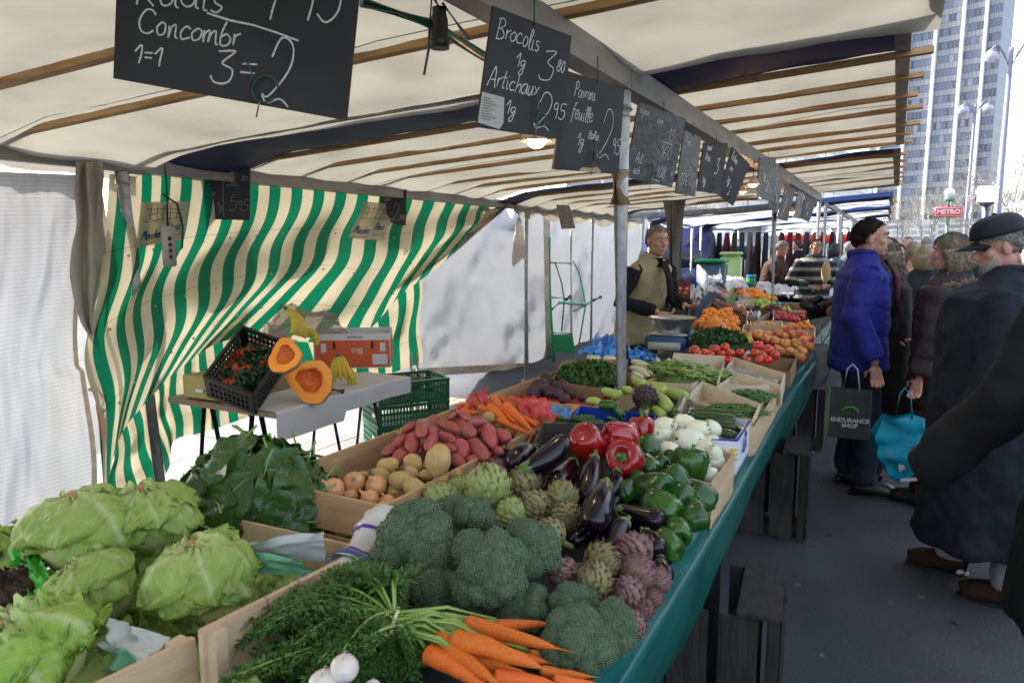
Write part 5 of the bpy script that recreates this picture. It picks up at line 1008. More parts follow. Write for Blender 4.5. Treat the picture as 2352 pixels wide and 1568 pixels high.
def carrot_tops():
    rr = random.Random(5); tie = P(*zA(305, 1235), Z=1.0); t = thing('carrot_greens', 'feathery green tops and stalks of the tied carrot bunch', 'carrot tops', tie)
    st = MB(); lf = MB()
    stalks = mat('carrot_stalks', (.20, .32, .06), (.28, .4, .1), ns=9, rough=.45); frm = mat('carrot_fronds', (.035, .10, .015), (.08, .19, .03), ns=30, rough=.5, trans=.15, rnd=.05)
    heads = [P(*zA(*a), Z=z - .01) - tie for (a, b, w_, z) in Ca[:13]]
    for h in heads:
        for j in range(4):
            e = Vector((rr.gauss(0, .008), rr.gauss(0, .008), rr.gauss(0, .006))); st.tube([h + e * .6, h.lerp(e, .5) + Vector((0, 0, .012 + rr.random() * .012)), e], [.0038, .0032, .003], 6)
    def frond(a, b, sag, scale):
        n = 14; path = [a.lerp(b, i / n) + Vector((0, 0, math.sin(math.pi * i / n) * sag)) + Vector((0, 0, -.0)) for i in range(n + 1)]
        st.tube([path[i] for i in range(0, n + 1, 2)], [.003 * (1 - .7 * i / 7) for i in range(8)], 5)
        for i in range(4, n + 1):
            f = i / n; base = path[i]; d = (path[i] - path[i - 1]).normalized()
            for sd in (-1, 1):
                L_ = scale * .07 * (1.15 - f) * rr.uniform(.7, 1.2); A, B, _ = frame_of(d); dirn = (d * .7 + (A if abs(A.z) < abs(B.z) else B) * sd * .8 + Vector((0, 0, rr.uniform(-.3, .45)))).normalized()
                m = 6
                for k in range(1, m + 1):
                    q = base + dirn * L_ * k / m + Vector((0, 0, -.008 * (k / m) ** 2))
                    for s2 in (-1, 1):
                        for rep in (0, 1):
                            sv = (dirn * (.6 + .3 * rep) + dirn.cross(Vector((rr.gauss(0, .4), rr.gauss(0, .4), 1))).normalized() * s2 * .8 + Vector((0, 0, rr.uniform(-.4, .5)))).normalized(); ll = scale * .013 * (1.25 - k / m) * rr.uniform(.7, 1.3); ww = sv.cross(Vector((rr.gauss(0, .5), rr.gauss(0, .5), 1))).normalized() * ll * .17
                            lf.add([q, q + sv * ll * .55 + ww, q + sv * ll, q + sv * ll * .55 - ww], [(0, 1, 2, 3)])
    # targets over the crate floor
    for i in range(120):
        tx = rr.uniform(1330, 2480); ty = rr.uniform(850, 1440)
        if tx > 2300 and ty < 1230: continue
        if tx < 1500: ty = max(ty, 1020)
        if tx > 2150 and 1000 < ty < 1120: continue
        b = P(*zL(tx, ty), Z=rr.uniform(.86, .96)) - tie; a = Vector((rr.gauss(0, .01), rr.gauss(0, .01), rr.gauss(0, .008)))
        frond(a, b, rr.uniform(-.005, .05), rr.uniform(.8, 1.25))
    for tx, ty, zz in ((1930, 800, 1.0), (2100, 880, 1.0), (2300, 920, 1.0), (2010, 850, .98), (1340, 1160, .93), (1480, 1080, .95), (2330, 880, .99), (1700, 960, .97)): frond(Vector((0, 0, .01)), P(*zL(tx, ty), Z=zz) - tie, .05, 1.3)
    o = st.build('stalks', stalks, t); tag(o, kind='stuff'); o = lf.build('fronds', frm, t, smooth=False); tag(o, kind='stuff')
    d = (heads[2]).normalized(); A, B, _ = frame_of(d)
    MB().tube([A * .017 * math.cos(a) + B * .019 * math.sin(a) for a in [i * math.pi / 8 for i in range(17)]], .0035, 8).build('rubber_tie', mat('pale_tie', (.5, .55, .3), rough=.5), t)
carrot_tops()
# turnips
TUR = Kind(lambda k: turnip(k), 1); tur_m = mat('turnip_skin', (.72, .68, .58), (.6, .5, .5), ns=2.5, rough=.35, coat=.2)
def turnip(k):
    t = thing('turnip', 't', 'turnip'); MB().lathe([(.0, -.46), (.1, -.44), (.34, -.36), (.48, -.12), (.5, .06), (.42, .28), (.26, .4), (.1, .43), (.0, .43)], 22).build('root', tur_m, t)
    MB().tube([(.0, 0, .42), (.08, .02, .6), (.22, .05, .66), (.3, .05, .5)], [.02, .014, .01, .006], 6).build('rootlet', tur_m, t); return t
for x, y, w_, z, lb in ((2025, 1325, 172, .99, 'round white turnip lying on top of the others'), (1905, 1425, 190, .97, 'white turnip in the bottom edge of the picture'), (2190, 1445, 110, .96, 'pinkish turnip at the bottom edge')): ball(TUR, zL, x, y, w_, z, (.1, -.3, .9), label=lb, group='turnips', roll=1)
p = P(*zL(1420, 1390), Z=.95); leaf_pile('loose_leaves', 'small pale green leaf at the bottom by the crate corner', 'lettuce leaves', let_m, (p.x, p.y, .90), (.035, .03, .04), 14, (.04, .07), (.02, .03), seed=21, nu=8, nv=10)
# crates around it all
a = P(*zL(1175, 1100), Z=1.0); b = P(*zL(1995, 690), Z=1.0)     # top edge of the middle crate side
def board_between(t, a, b, hgt, th, m, name='side_board', dz=0):
    a = Vector(a); b = Vector(b); d = (b - a); q = Matrix.Rotation(math.atan2(d.y, d.x) - math.pi / 2, 3, 'Z'); c = (a + b) / 2 - Vector((0, 0, hgt / 2 + dz)) - t.location
    return MB().box(c, (th, d.length, hgt), q, bev=.0015).build(name, m, t, smooth=False)
def open_crate(label, a, b, depth_, hgt, side=-1, m=pineY, th=.011, posts=True, far=True, near=True, other=True):
    """crate whose aisle side top edge runs a -> b; the crate extends to side*x"""
    a = Vector(a); b = Vector(b); t = thing('vegetable_crate', label, 'crate', Vector((a.x, a.y, a.z - hgt)), group='wooden crates of vegetables on the table')
    off = Vector((side * depth_, 0, 0)); gap = .012; h1 = hgt * .62; h2 = hgt - h1 - gap
    for e in (Vector((0, 0, 0)), off)[:2 if other else 1]: board_between(t, a + e, b + e, h1, th, m); board_between(t, a + e, b + e, h2, th, m, dz=h1 + gap)
    for e, on in ((a, near), (b, far)):
        if on:
            k = Vector((side * (th / 2 + .001), 0, 0)); board_between(t, e + k, e + off - k, h1, .009, m, 'end_board'); board_between(t, e + k, e + off - k, h2, .009, m, 'end_board', dz=h1 + gap)
    if posts:
        for e in (a, b):
            for e2 in (Vector((side * .018, 0, 0)), off - Vector((side * .018, 0, 0)))[:2 if other else 1]:
                s_ = .018 if e is a else -.018; c = e + e2 + Vector((0, s_, -hgt / 2 - .001)) - t.location; MB().box(c, (.022, .024, hgt - .004)).build('corner_post', m, t, smooth=False)
    c = (a + b) / 2 + off / 2 - Vector((0, 0, hgt - .004)) - t.location; MB().box(c, (depth_ - .02, (b - a).length - .02, .006)).build('base_board', m, t, smooth=False)
    return t
ctr = open_crate('pine crate holding the carrot bunch, its side board wired at two places', a + Vector((0, .0, 0)), b, .30, .17, side=1, th=.014, far=False, near=False, other=False)
wr = MB()
for f in (.42, .66):
    q_ = a.lerp(b, f) - ctr.location; wr.tube([q_ + Vector((-.0085, .005, -.05)), q_ + Vector((-.0085, 0, .0015)), q_ + Vector((.0085, -.003, .0015)), q_ + Vector((.0085, -.001, -.03))], .0009, 5)
wr.build('binding_wire', wire, ctr)
a2 = P(*zL(1140, 1135), Z=.965); b2 = Vector((a2.x - .0, a2.y + .0, a2.z)); a3 = P(*zL(505, 1440), Z=.965)
lt = thing('vegetable_crate', 'pine crate with the lettuces, its front board bare and pale', 'crate', (a2.x, a2.y, .80), group='wooden crates of vegetables on the table')
board_between(lt, a3 + (a3 - a2) * .4, a2, .16, .013, pineY); 
for s_ in (0, 1): MB().box(a2 - lt.location + Vector((-.016, -.02 - .0 * s_, -.08)), (.024, .03, .158)).build('corner_post', pineY, lt, smooth=False) if s_ == 0 else None
board_between(lt, Vector((a.x - .02, a2.y + .02, .93)), Vector((a.x - .02, b.y + .05, .93)), .125, .008, pineY); board_between(lt, Vector((-1.6, 1.20, .94)), Vector((-1.04, 1.22, .94)), .13, .008, pineY, 'end_board')
MB().box(Vector((-1.28, .7, .812)) - lt.location, (.6, 1.0, .006)).build('base_board', pineY, lt, smooth=False)
# potato crate (near), red potato crate, carrot crate along the back edge of the table
q0 = P(760, 1062, Z=1.0); q1 = P(870, 1030, Z=1.0)
print('potato crate corner', q0, q1, P(1090, 922, Z=1.0), P(1215, 872, Z=1.0))
xb = -1.50
pc = open_crate('pine crate of onions and yellow potatoes', (xb, 1.36, .985), (xb, 1.98, .985), .42, .16, side=1, m=pine)
rc = open_crate('pine crate of red potatoes', (xb - .005, 2.0, .985), (xb - .005, 2.62, .985), .42, .16, side=1, m=pine)
cc = open_crate('long pine crate of loose carrots and beetroot behind the potatoes', (xb - .01, 2.64, .985), (xb - .01, 3.45, .985), .5, .16, side=1, m=pine)
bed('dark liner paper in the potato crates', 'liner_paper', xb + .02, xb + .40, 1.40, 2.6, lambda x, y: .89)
# ---------------------------------------------------------------- crates by their four top corners
printb = mat('print_blue', (.02, .05, .4), rough=.6); printy = mat('print_yellow', (.7, .5, .03), rough=.6); printg = mat('print_green', (.03, .2, .05), rough=.6); printr = mat('print_red', (.55, .03, .02), rough=.6)
cardb = mat('cardboard', (.30, .19, .105), (.25, .155, .085), ns=5, rough=.8, sc=(3, 3, .6), bump=.08)
cardd = mat('dark_cardboard', (.035, .028, .024), (.05, .04, .034), ns=5, rough=.6)
def quad_tray(label, cs, h, m=ply, th=.006, group='wooden crates of vegetables on the table', name='vegetable_crate', cat='crate', wob=.0, skip=(), flare=.0, inner=None):
    cs = [Vector(c) for c in cs]; cen = sum(cs, Vector()) / 4; cen.z -= h; t = thing(name, label, cat, cen, group=group); bs = []
    for c in cs: bs.append(Vector((lerp(c.x, cen.x, flare), lerp(c.y, cen.y, flare), c.z - h)))
    for i in range(4):
        if i in skip: continue
        j = (i + 1) % 4; A, B, C_, D_ = cs[i] - cen, cs[j] - cen, bs[j] - cen, bs[i] - cen; n = (B - A).cross(Vector((0, 0, 1))).normalized()
        if n.dot(-(A + B)) < 0: n = -n
        d_ = (B - A).normalized() * (th + .0005 if i % 2 else 0); A += d_; D_ += d_; B -= d_; C_ -= d_; k = 8; mb = MB(); vs_ = []
        for q in range(k + 1):
            f = q / k; z = Vector((0, 0, -wob * math.sin(math.pi * f))); p, r = A.lerp(B, f) + z, D_.lerp(C_, f); vs_ += [p, p + n * th, r + n * th, r]
        fs = [(q * 4 + e, q * 4 + (e + 1) % 4, q * 4 + 4 + (e + 1) % 4, q * 4 + 4 + e) for q in range(k) for e in range(4)] + [(3, 2, 1, 0), (k * 4, k * 4 + 1, k * 4 + 2, k * 4 + 3)]
        mb.add(vs_, fs).build('side_board' if i % 2 else 'end_board', m, t, smooth=False)
    MB().add([b - cen + Vector((0, 0, .002)) for b in bs] + [b - cen + Vector((0, 0, .008)) for b in bs], [(3, 2, 1, 0), (4, 5, 6, 7)] + [(e, (e + 1) % 4, 4 + (e + 1) % 4, 4 + e) for e in range(4)]).build('base_board', inner or m, t, smooth=False)
    return t
def tray(label, zf, pts, z, h, **k): return quad_tray(label, [P(*zf(*p), Z=(z[i] if hasattr(z, '__len__') else z)) for i, p in enumerate(pts)], h, **k)
def face_text(t, txt, A, B, down, size, m, off=.0015, name='printed_lettering', u=.5, v=.5, bold=0):
    """lettering on the vertical face whose top edge runs A -> B (world), seen from the camera"""
    A = Vector(A); B = Vector(B); x_ = (B - A).normalized(); z_ = Vector(down).normalized() * -1; n = x_.cross(z_); 
    c = A.lerp(B, u) + Vector(down) * v
    if n.dot(Vector((0, 0, H)) - c) < 0: n = -n
    c = c + n * off - t.matrix_world.translation if False else c + n * off - t.location
    return text_mesh(txt, size, m, t, Matrix(((x_.x, z_.x, n.x, c.x), (x_.y, z_.y, n.y, c.y), (x_.z, z_.z, n.z, c.z), (0, 0, 0, 1))), name, bold=bold)
DZ = Vector((0, 0, -1))
# fennel crate and printed courgette box
fc = tray('white sided wooden crate full of fennel bulbs', zC, [(1090, 1060), (1600, 1205), (1790, 950), (1330, 800)], .955, .13, m=pineY)
co = tray('blue and white printed box holding dark courgettes', zC, [(1300, 820), (1812, 832), (1915, 672), (1420, 560)], .985, .12, m=mat('white_blue_board', (.62, .66, .75), (.7, .72, .8), ns=3), th=.006)
a, b = P(*zC(1660, 829), Z=.985), P(*zC(1812, 832), Z=.985); face_text(co, 'ILE', a, b, DZ * .1, .055, printy, bold=.001, v=.5, off=.0075)
a, b = P(*zC(1812, 832), Z=.985), P(*zC(1915, 672), Z=.985); face_text(co, 'LA', a, b, DZ * .1, .07, printb, bold=.002, v=.5, off=.006); MB().tube([a - co.location, b - co.location], .005, 6).tube([P(*zC(1300, 820), Z=.985) - co.location, a - co.location], .005, 6).build('blue_rim', printb, co)
for pts, w_, z, lb in [(((1420, 590), (1850, 625)), 70, .985, 'long courgette at the back of the printed box'), (((1390, 625), (1800, 665)), 85, .985, 'long straight courgette on top'), (((1500, 690), (1810, 725)), 90, .98, 'thick courgette below the long straight one'), (((1560, 600), (1870, 650)), 70, .975, 'courgette with its stem end at the right'), (((1640, 760), (1790, 800)), 85, .97, 'short courgette beside the fennel'), (((1700, 640), (1880, 690)), 70, .97, 'courgette at the right wall of the box'), (((1760, 700), (1870, 780)), 70, .965, 'courgette end pointing to the camera'), (((1180, 660), (1290, 590)), 70, .96, 'courgette lying alone behind the fennel')]:
    longi(ZUC, zC, *pts, w_, z, 0, label=lb, group='dark green courgettes', roll=0, k=1)
longi(ZUC, zC, (1370, 500), (1310, 650), 95, 1.0, .0, label='curved dark courgette next to the pale ones', group='dark green courgettes', k=2, roll=1.2)
for pts, w_, z, lb in [(((1110, 440), (1250, 560)), 115, 1.0, 'pale courgette right of the dark artichoke'), (((1220, 420), (1380, 480)), 110, 1.0, 'pale courgette nearest the open crate'), (((1040, 370), (1225, 400)), 80, 1.01, 'pale courgette at the back of the pile'), (((1100, 400), (1200, 440)), 80, 1.0, 'pale courgette between two others'), (((1110, 570), (1190, 640)), 95, .98, 'round ended pale courgette below the others'), (((700, 430), (840, 470)), 90, 1.0, 'knobbly pale courgette left of the post'), (((560, 500), (680, 520)), 75, .99, 'small yellowish courgette at the left'), (((800, 400), (920, 420)), 70, 1.0, 'pale courgette behind the post'), (((940, 330), (1030, 380)), 80, 1.0, 'pale green squash behind the dark artichoke')]:
    longi(PZU, zC, *pts, w_, z, 0, label=lb, group='pale courgettes')
for pts, w_, z, lb in [(((670, 540), (820, 560)), 95, 1.0, 'big bent green pepper in the blue tray'), (((790, 560), (860, 640)), 85, .99, 'green pepper tip behind the post'), (((300, 650), (390, 665)), 45, .99, 'thin green pepper at the left of the dark box'), (((420, 650), (700, 690)), 60, .99, 'long thin green pepper above the dark box'), (((730, 650), (820, 690)), 50, .985, 'short thin green pepper by the post'), (((480, 640), (620, 645)), 45, .99, 'thin green pepper lying behind the long one'), (((1050, 530), (1030, 650)), 100, .99, 'pointed green pepper standing by the blue tray')]:
    longi(GPEP, zC, *pts, w_, z, 0, label=lb, group='long green peppers')
dk = tray('dark cardboard box behind the red peppers', zC, [(100, 870), (690, 900), (760, 690), (190, 690)], [.99, .99, 1.02, 1.02], .10, m=cardd, group=None, name='cardboard_box', cat='box')
tray('brown cardboard flap box between loose carrots and peppers', zC, [(-10, 1000), (100, 1040), (180, 700), (110, 740)], .985, .1, m=cardb, group=None, name='cardboard_box', cat='box')
tray('small black box beside the aubergines', zC, [(-210, 990), (20, 1000), (60, 930), (-200, 890)], .985, .1, m=cardd, group=None, name='cardboard_box', cat='box')
tray('blue plastic tray of green peppers', zC, [(440, 640), (1090, 760), (1140, 620), (500, 545)], .985, .07, m=mat('blue_tray', (.01, .05, .35), rough=.4), group=None, name='plastic_tray', cat='tray')
tray('low red tray with dark beetroot', zC, [(0, 450), (580, 545), (790, 430), (260, 375)], .985, .045, m=mat('red_tray', (.36, .012, .015), rough=.5), group=None, name='plastic_tray', cat='tray')
beet = mat('beetroot_skin', (.035, .012, .02), (.07, .03, .035), ns=8, rough=.6, bump=.3)
BEE = Kind(lambda k: potato(k + 2, beet, 'beetroot', 'beetroot'), 3)
for i, (x, y, w_) in enumerate([(170, 400, 170), (110, 440, 120), (350, 400, 150), (250, 440, 110), (420, 440, 120), (370, 490, 100), (520, 480, 80), (220, 340, 130), (320, 450, 100)]): ball(BEE, zC, x, y, w_, 1.0, (.2, 0, 1), label='big cut beetroot at the left of the red tray' if i == 0 else 'dark round beetroot in the red tray', group='beetroot in the red tray')
# loose carrots and bags
for i, (a, b, w_) in enumerate([((1210, 545), (1440, 760), 78), ((1110, 480), (1310, 700), 75), ((1075, 560), (1235, 690), 85), ((1160, 480), (1330, 600), 62), ((1150, 665), (1420, 785), 58), ((1330, 640), (1485, 725), 55), ((1000, 560), (1080, 612), 58), ((960, 530), (1010, 570), 62), ((910, 550), (810, 615), 55), ((880, 600), (1000, 615), 52), ((1380, 650), (1500, 700), 50), ((1040, 520), (1180, 560), 60), ((1250, 700), (1390, 770), 55), ((1190, 590), (1330, 720), 60)]):
    longi(CAR, zB, a, b, w_, 1.02 - i * .003, .006, label={0: 'longest loose carrot in front of the pink bag', 1: 'loose carrot on top of the pile by the pink bag', 7: 'carrot head end beside the red potatoes'}.get(i, 'loose carrot in the pile beside the pink bag'), group='loose carrots')
def film(name, label, cat, zf, poly, z, m, amp=.02, seed=0, thick=0, nu=34, nv=24, ns=9, X=None, group=None):
    """crumpled film over four corners"""
    zz = z if hasattr(z, '__len__') else [z] * 4; c4 = [P(*zf(*p), Z=q) for p, q in zip(poly, zz)] if X is None else [P(*zf(*p), X=X) for p in poly]; cen = sum(c4, Vector()) / 4; nn = (c4[1] - c4[0]).cross(c4[3] - c4[0]).normalized()
    def f(u, v):
        p = c4[0].lerp(c4[1], u).lerp(c4[3].lerp(c4[2], u), v); n = amp * (1 - abs(2.2 * nz((u * 3, v * 3, 0), ns / 9, seed))) + amp * .25 * (1 - abs(2 * nz((u * 3, v * 3, 1), ns / 3.5, seed + 2))) - amp * .6
        e = min(u, 1 - u, v, 1 - v); k = amp * .5 * nz((u * 4, v * 4, 9), 1, seed)
        return p + Vector((k, k * .6, 0)) + nn * n * 1.4 - cen
    o = MB().grid(f, nu, nv, uv=False).build(name, m); o.location = cen; return tag(o, label, cat, group)
def clear_plastic(nm, col, alpha, rough=.12):
    m = mat(nm, col, rough=rough, spec=.8, bump=.3, bs=20); m.node_tree.nodes['Principled BSDF'].inputs['Alpha'].default_value = alpha; return m
pinkp = clear_plastic('pink_plastic', (.75, .06, .10), .55); clearp = clear_plastic('clear_plastic', (.75, .75, .75), .28, .1); bluep = clear_plastic('blue_plastic', (.01, .22, .65), .85); whitep = clear_plastic('white_plastic', (.62, .65, .72), .85, .3)
film('plastic_bag', 'pink translucent plastic bag around the loose carrots', 'bag', zB, [(1400, 660), (1640, 660), (1560, 520), (1180, 470)], [1.0, 1.0, 1.03, 1.03], pinkp, .03, 1)
film('plastic_bag', 'pink plastic lying over the back of the carrot crate', 'bag', zB, [(800, 600), (990, 540), (1080, 430), (950, 460)], [.98, 1.02, 1.03, 1.0], pinkp, .03, 4)
film('blue_netting', 'bright blue wrapping beside the pink bag', 'wrapping', zB, [(1580, 620), (1760, 650), (1770, 580), (1590, 545)], .995, bluep, .008, 2)
leaf_pile('lambs_lettuce_heap', 'heap of small dark green lambs lettuce leaves', 'lambs lettuce', leaf_mat('lambs_lettuce_leaf', (.03, .11, .015), (.07, .19, .03), (.12, .24, .07), rough=.45, veins=4, nsc=20), P(*zC(590, 330), Z=.985), (.155, .15, .085), 420, (.03, .05), (.008, .013), seed=5, nu=3, nv=4, out=1.2, cup=.5)
tray('cardboard tray around the lambs lettuce', zC, [(260, 340), (850, 430), (900, 160), (350, 170)], [1.0, 1.0, 1.01, 1.01], .07, m=cardb, group=None, name='cardboard_box', cat='box')
endm = mat('endive_leaf', (.68, .66, .38), (.75, .74, .58), ns=3, rough=.4, sc=(4, 4, .5))
def endive(k):
    t = thing('chicory_head', 'endive', 'endive')
    MB().lathe([(.0, -.5), (.3, -.48), (.48, -.3), (.5, -.1), (.42, .15), (.25, .38), (.06, .5), (.0, .5)], 16, lambda a, v: 1 + .06 * math.sin(a * 3 + v * 5)).build('head', endm, t); return t
END = Kind(endive, 1)
for i, (a, b, w_) in enumerate([((930, 230), (1080, 300), 75), ((960, 190), (1120, 240), 70), ((930, 180), (1060, 200), 60), ((940, 280), (1030, 320), 60), ((1000, 240), (1110, 280), 60), ((700, 150), (820, 170), 60), ((560, 140), (680, 150), 55)]): longi(END, zC, a, b, w_, 1.0, 0, label='cream coloured chicory head lying right of the post' if i < 5 else 'cream coloured chicory head behind the lambs lettuce', group='chicory heads' if i < 5 else 'chicory heads behind the lambs lettuce', flip=True)
film('plastic_bag', 'bright blue plastic bag behind the lambs lettuce', 'bag', zC, [(480, 150), (900, 150), (840, 20), (640, -20)], [1.0, 1.0, 1.06, 1.06], bluep, .05, 6)
film('plastic_bag', 'blue plastic sheet right of the post', 'bag', zC, [(910, 170), (1150, 190), (1100, 120), (900, 60)], [1.0, 1.0, 1.03, 1.05], bluep, .03, 7)
bk = tray('dark blue plastic basket of garlic beside the scale', zC, [(930, 90), (1130, 200), (1180, 150), (990, 40)], [1.04, 1.0, 1.0, 1.05], .06, m=mat('blue_basket', (.01, .09, .2), rough=.4), group=None, name='plastic_basket', cat='basket')
GAR = Kind(lambda k: potato(k, mat('garlic_skin', (.65, .58, .48), (.55, .42, .38), ns=6, rough=.5), 'garlic_bulb', 'garlic'), 2)
for i, (x, y) in enumerate([(1010, 110), (1045, 125), (1080, 140), (1110, 165), (1060, 160), (1135, 160), (1240, 170), (1150, 175)]): ball(GAR, zC, x, y, 42, 1.01, label='pale garlic bulb by the blue basket' , group='garlic by the blue basket')
# bean crates
def pods(name, label, c, rad, n, L_, r_, m, seed=1):
    rr = random.Random(seed); mb = MB(); c = Vector(c); mb.sphere((0, 0, -rad[2] * .35), (rad[0] * .85, rad[1] * .85, rad[2] * .9), 16, 10)
    for i in range(n):
        a = rr.random() * 6.28; q = math.sqrt(rr.random()); p = Vector((rad[0] * q * math.cos(a), rad[1] * q * math.sin(a), rad[2] * math.sqrt(max(0, 1 - q * q)) * rr.uniform(.85, 1.05))); th = rr.gauss(.2, .9); d = Vector((math.cos(th), math.sin(th), rr.gauss(0, .15))); s_ = d.cross(Vector((0, 0, 1))).normalized() * rr.uniform(-.3, .3) * L_
        mb.tube([p - d * L_ * .5, p - d * L_ * .2 + s_ * .6, p + s_ * .8 + Vector((0, 0, .004)), p + d * L_ * .25 + s_ * .5, p + d * L_ * .5], [r_ * .3, r_ * .9, r_, r_ * .9, r_ * .2], 6, flat=.6)
    o = mb.build(name, m); o.location = c; return tag(o, label, name.replace('_', ' ').replace(' heap', ''), None, 'stuff')
beanm = mat('bean_pod', (.16, .26, .05), (.25, .36, .10), ns=9, rough=.5)
pods('broad_bean_heap', 'heap of green broad bean pods in a pale crate', P(*zC(1330, 310), Z=.975), (.165, .10, .075), 190, .11, .009, beanm)
pods('broad_bean_heap', 'bean pods spilling over towards the marked crate', P(*zC(1620, 330), Z=.975), (.085, .05, .04), 60, .1, .008, beanm, 3)
pods('green_bean_heap', 'thin green beans in the tilted crate by the courgettes', P(*zC(1790, 605), Z=.955), (.12, .05, .03), 80, .1, .0035, mat('green_bean', (.06, .16, .03), (.1, .22, .05), ns=9), 5)
pods('green_bean_heap', 'thin green beans in the crate with the small crest', P(*zC(1930, 480), Z=.97), (.09, .05, .03), 60, .09, .0035, mat('green_bean', (.06, .16, .03)), 6)
tray('low pale crate in front of the broad beans', zC, [(1010, 332), (1432, 368), (1640, 240), (1150, 205)], .985, .07, wob=.004)
tl = tray('long tilted crate with a purple lined side', zC, [(1385, 482), (1945, 672), (2008, 532), (1518, 342)], [.985, .96, 1.0, 1.02], .085)
cr_ = tray('pale crate with a small red and green crest', zC, [(1620, 400), (2080, 372), (2150, 330), (1760, 300)], [.99, .995, 1.0, 1.0], .075, skip=())
hb = tray('pale crate marked HB in green', zC, [(1640, 355), (2130, 400), (2165, 370), (1685, 228)], [.99, .98, 1.0, 1.03], .075)
a, b = P(*zC(1685, 228), Z=1.03), P(*zC(2165, 370), Z=1.0); face_text(hb, 'HB', a, b, DZ * .075, .05, printg, u=.12, v=.45, bold=.001, off=.009); face_text(hb, 'BIO', a, b, DZ * .075, .014, printg, u=.13, v=.85, off=.009)
a, b = P(*zC(1620, 400), Z=.99), P(*zC(2080, 372), Z=.995); o = MB(); c0 = a.lerp(b, .6) + DZ * .035 - cr_.location; n_ = (b - a).cross(Vector((0, 0, 1))).normalized(); 
o.sphere(c0 + (b - a).normalized() * .018 + n_ * .001, (.010, .004, .008), 10, 6).build('red_crest', printr, cr_); MB().sphere(c0 - (b - a).normalized() * .004 + n_ * .001, (.016, .003, .006), 10, 6).build('green_crest', printg, cr_)
tray('pale crate with white ruffled paper inside', zC, [(1720, 225), (2180, 400), (2215, 280), (1785, 142)], [1.0, .99, 1.01, 1.03], .08)
film('ruffled_paper', 'white ruffled paper lining hanging inside the crate', 'paper', zC, [(1740, 250), (2160, 385), (2150, 350), (1750, 210)], [1.0, .99, 1.0, 1.02], whitep, .014, 4, nu=60)
td = tray('pale crate with a handle hole, full of tomatoes', zC, [(1262, 190), (1690, 250), (1712, 132), (1282, 106)], [.99, .98, 1.03, 1.04], .085)
tray('white edged crate at the outer side below the beans', zC, [(1900, 730), (1965, 722), (2195, 345), (2120, 330)], [.955, .955, .975, .975], .11, m=pineY)
dkc = tray('dark cardboard box of tomatoes with a raised tab', zV, [(1130, 1460), (1590, 1500), (1640, 1390), (1250, 1370)], .98, .09, m=cardb, group=None, name='cardboard_box', cat='box')
# scale with bowl
steel = mat('polished_steel', (.55, .53, .5), (.48, .46, .43), ns=3, rough=.28, metal=.9)
c = P(*zV(600, 1165), Z=1.06); m_ = mpp(c) * .2753
bw = thing('steel_bowl', 'shallow polished steel bowl standing on the scale', 'bowl', c)
MB().lathe([(.0, .002), (140 * m_, .0), (150 * m_, .006), (180 * m_, 95 * m_), (192 * m_, 122 * m_), (198 * m_, 124 * m_), (193 * m_, 126 * m_), (176 * m_, 95 * m_), (145 * m_, 12 * m_), (.0, .008)], 36).build('bowl', steel, bw)
sc0 = thing('weighing_scale', 'blue and grey market scale under the steel bowl', 'scale', c - Vector((0, 0, .012)), (0, 0, .1)); bl_ = mat('scale_blue', (.02, .07, .16), rough=.4)
MB().box((0, 0, .004), (300 * m_, 330 * m_, .012), bev=.003).build('weighing_plate', steel, sc0); MB().box((-.02, 0, -.05), (330 * m_, 400 * m_, .09), bev=.012).build('housing', bl_, sc0)
MB().box((-.02, -200 * m_ - .004, -.065), (260 * m_, .006, .05), bev=.002).build('front_panel', mat('scale_grey', (.42, .42, .38), rough=.5), sc0); MB().box((160 * m_, -30 * m_, -.02), (.02, 220 * m_, .10), bev=.004).build('display', bl_, sc0); MB().box((172 * m_ + .002, -120 * m_, -.02), (.003, .025, .045)).build('yellow_sticker', printy, sc0)
# tomatoes, apples, clementines
def many(kind, zf, lst, z, name, label, axis=(.1, -.1, 1), special={}):
    for i, q in enumerate(lst):
        x, y, w_ = q; ax = (axis[0] + random.gauss(0, .35), axis[1] + random.gauss(0, .35), axis[2]); ball(kind, zf, x, y, w_ * 1.06, z[i] if hasattr(z, '__len__') else z, ax, label=special.get(i, label), group=name)
many(TOM, zV, [(790, 1322, 88), (872, 1342, 78), (955, 1315, 92), (1040, 1300, 82), (1088, 1345, 72), (1168, 1340, 74), (925, 1355, 60), (1015, 1350, 60), (820, 1350, 60), (1075, 1400, 70), (1230, 1405, 60)], 1.02, 'tomatoes behind the crate with the handle hole', 'red tomato behind the crate with the handle hole', special={0: 'leftmost tomato by the corner of the scale', 10: 'tomato seen between two pale crates'})
many(TOM, zV, [(1320, 1285, 92), (1405, 1320, 98), (1295, 1345, 80), (1350, 1365, 84), (1460, 1362, 82), (1330, 1400, 70), (1400, 1400, 70)], 1.03, 'tomatoes next to the apples', 'ripe red tomato heaped next to the apples', special={0: 'tomato on top of the heap beside the apples'})
AP = [(1320, 1195, 105), (1395, 1232, 100), (1400, 1190, 70), (1470, 1252, 98), (1545, 1268, 98), (1640, 1272, 115), (1610, 1190, 84), (1692, 1200, 100), (1565, 1150, 92), (1480, 1312, 78), (1582, 1332, 84), (1682, 1330, 92), (1672, 1382, 88), (1750, 1290, 78), (1705, 1245, 94), (1490, 1182, 74), (1540, 1205, 70), (1750, 1220, 70), (1620, 1340, 60), (1240, 1200, 70), (1520, 1330, 60)]
many(APP, zV, AP, [1.04 - (y - 1190) * .0004 for x, y, w_ in AP], 'yellow and red apples', 'yellow apple flushed red in the big apple heap', special={5: 'biggest red and yellow apple in the heap', 12: 'yellow apple hanging over the cloth edge', 0: 'yellow apple at the back left of the heap'})
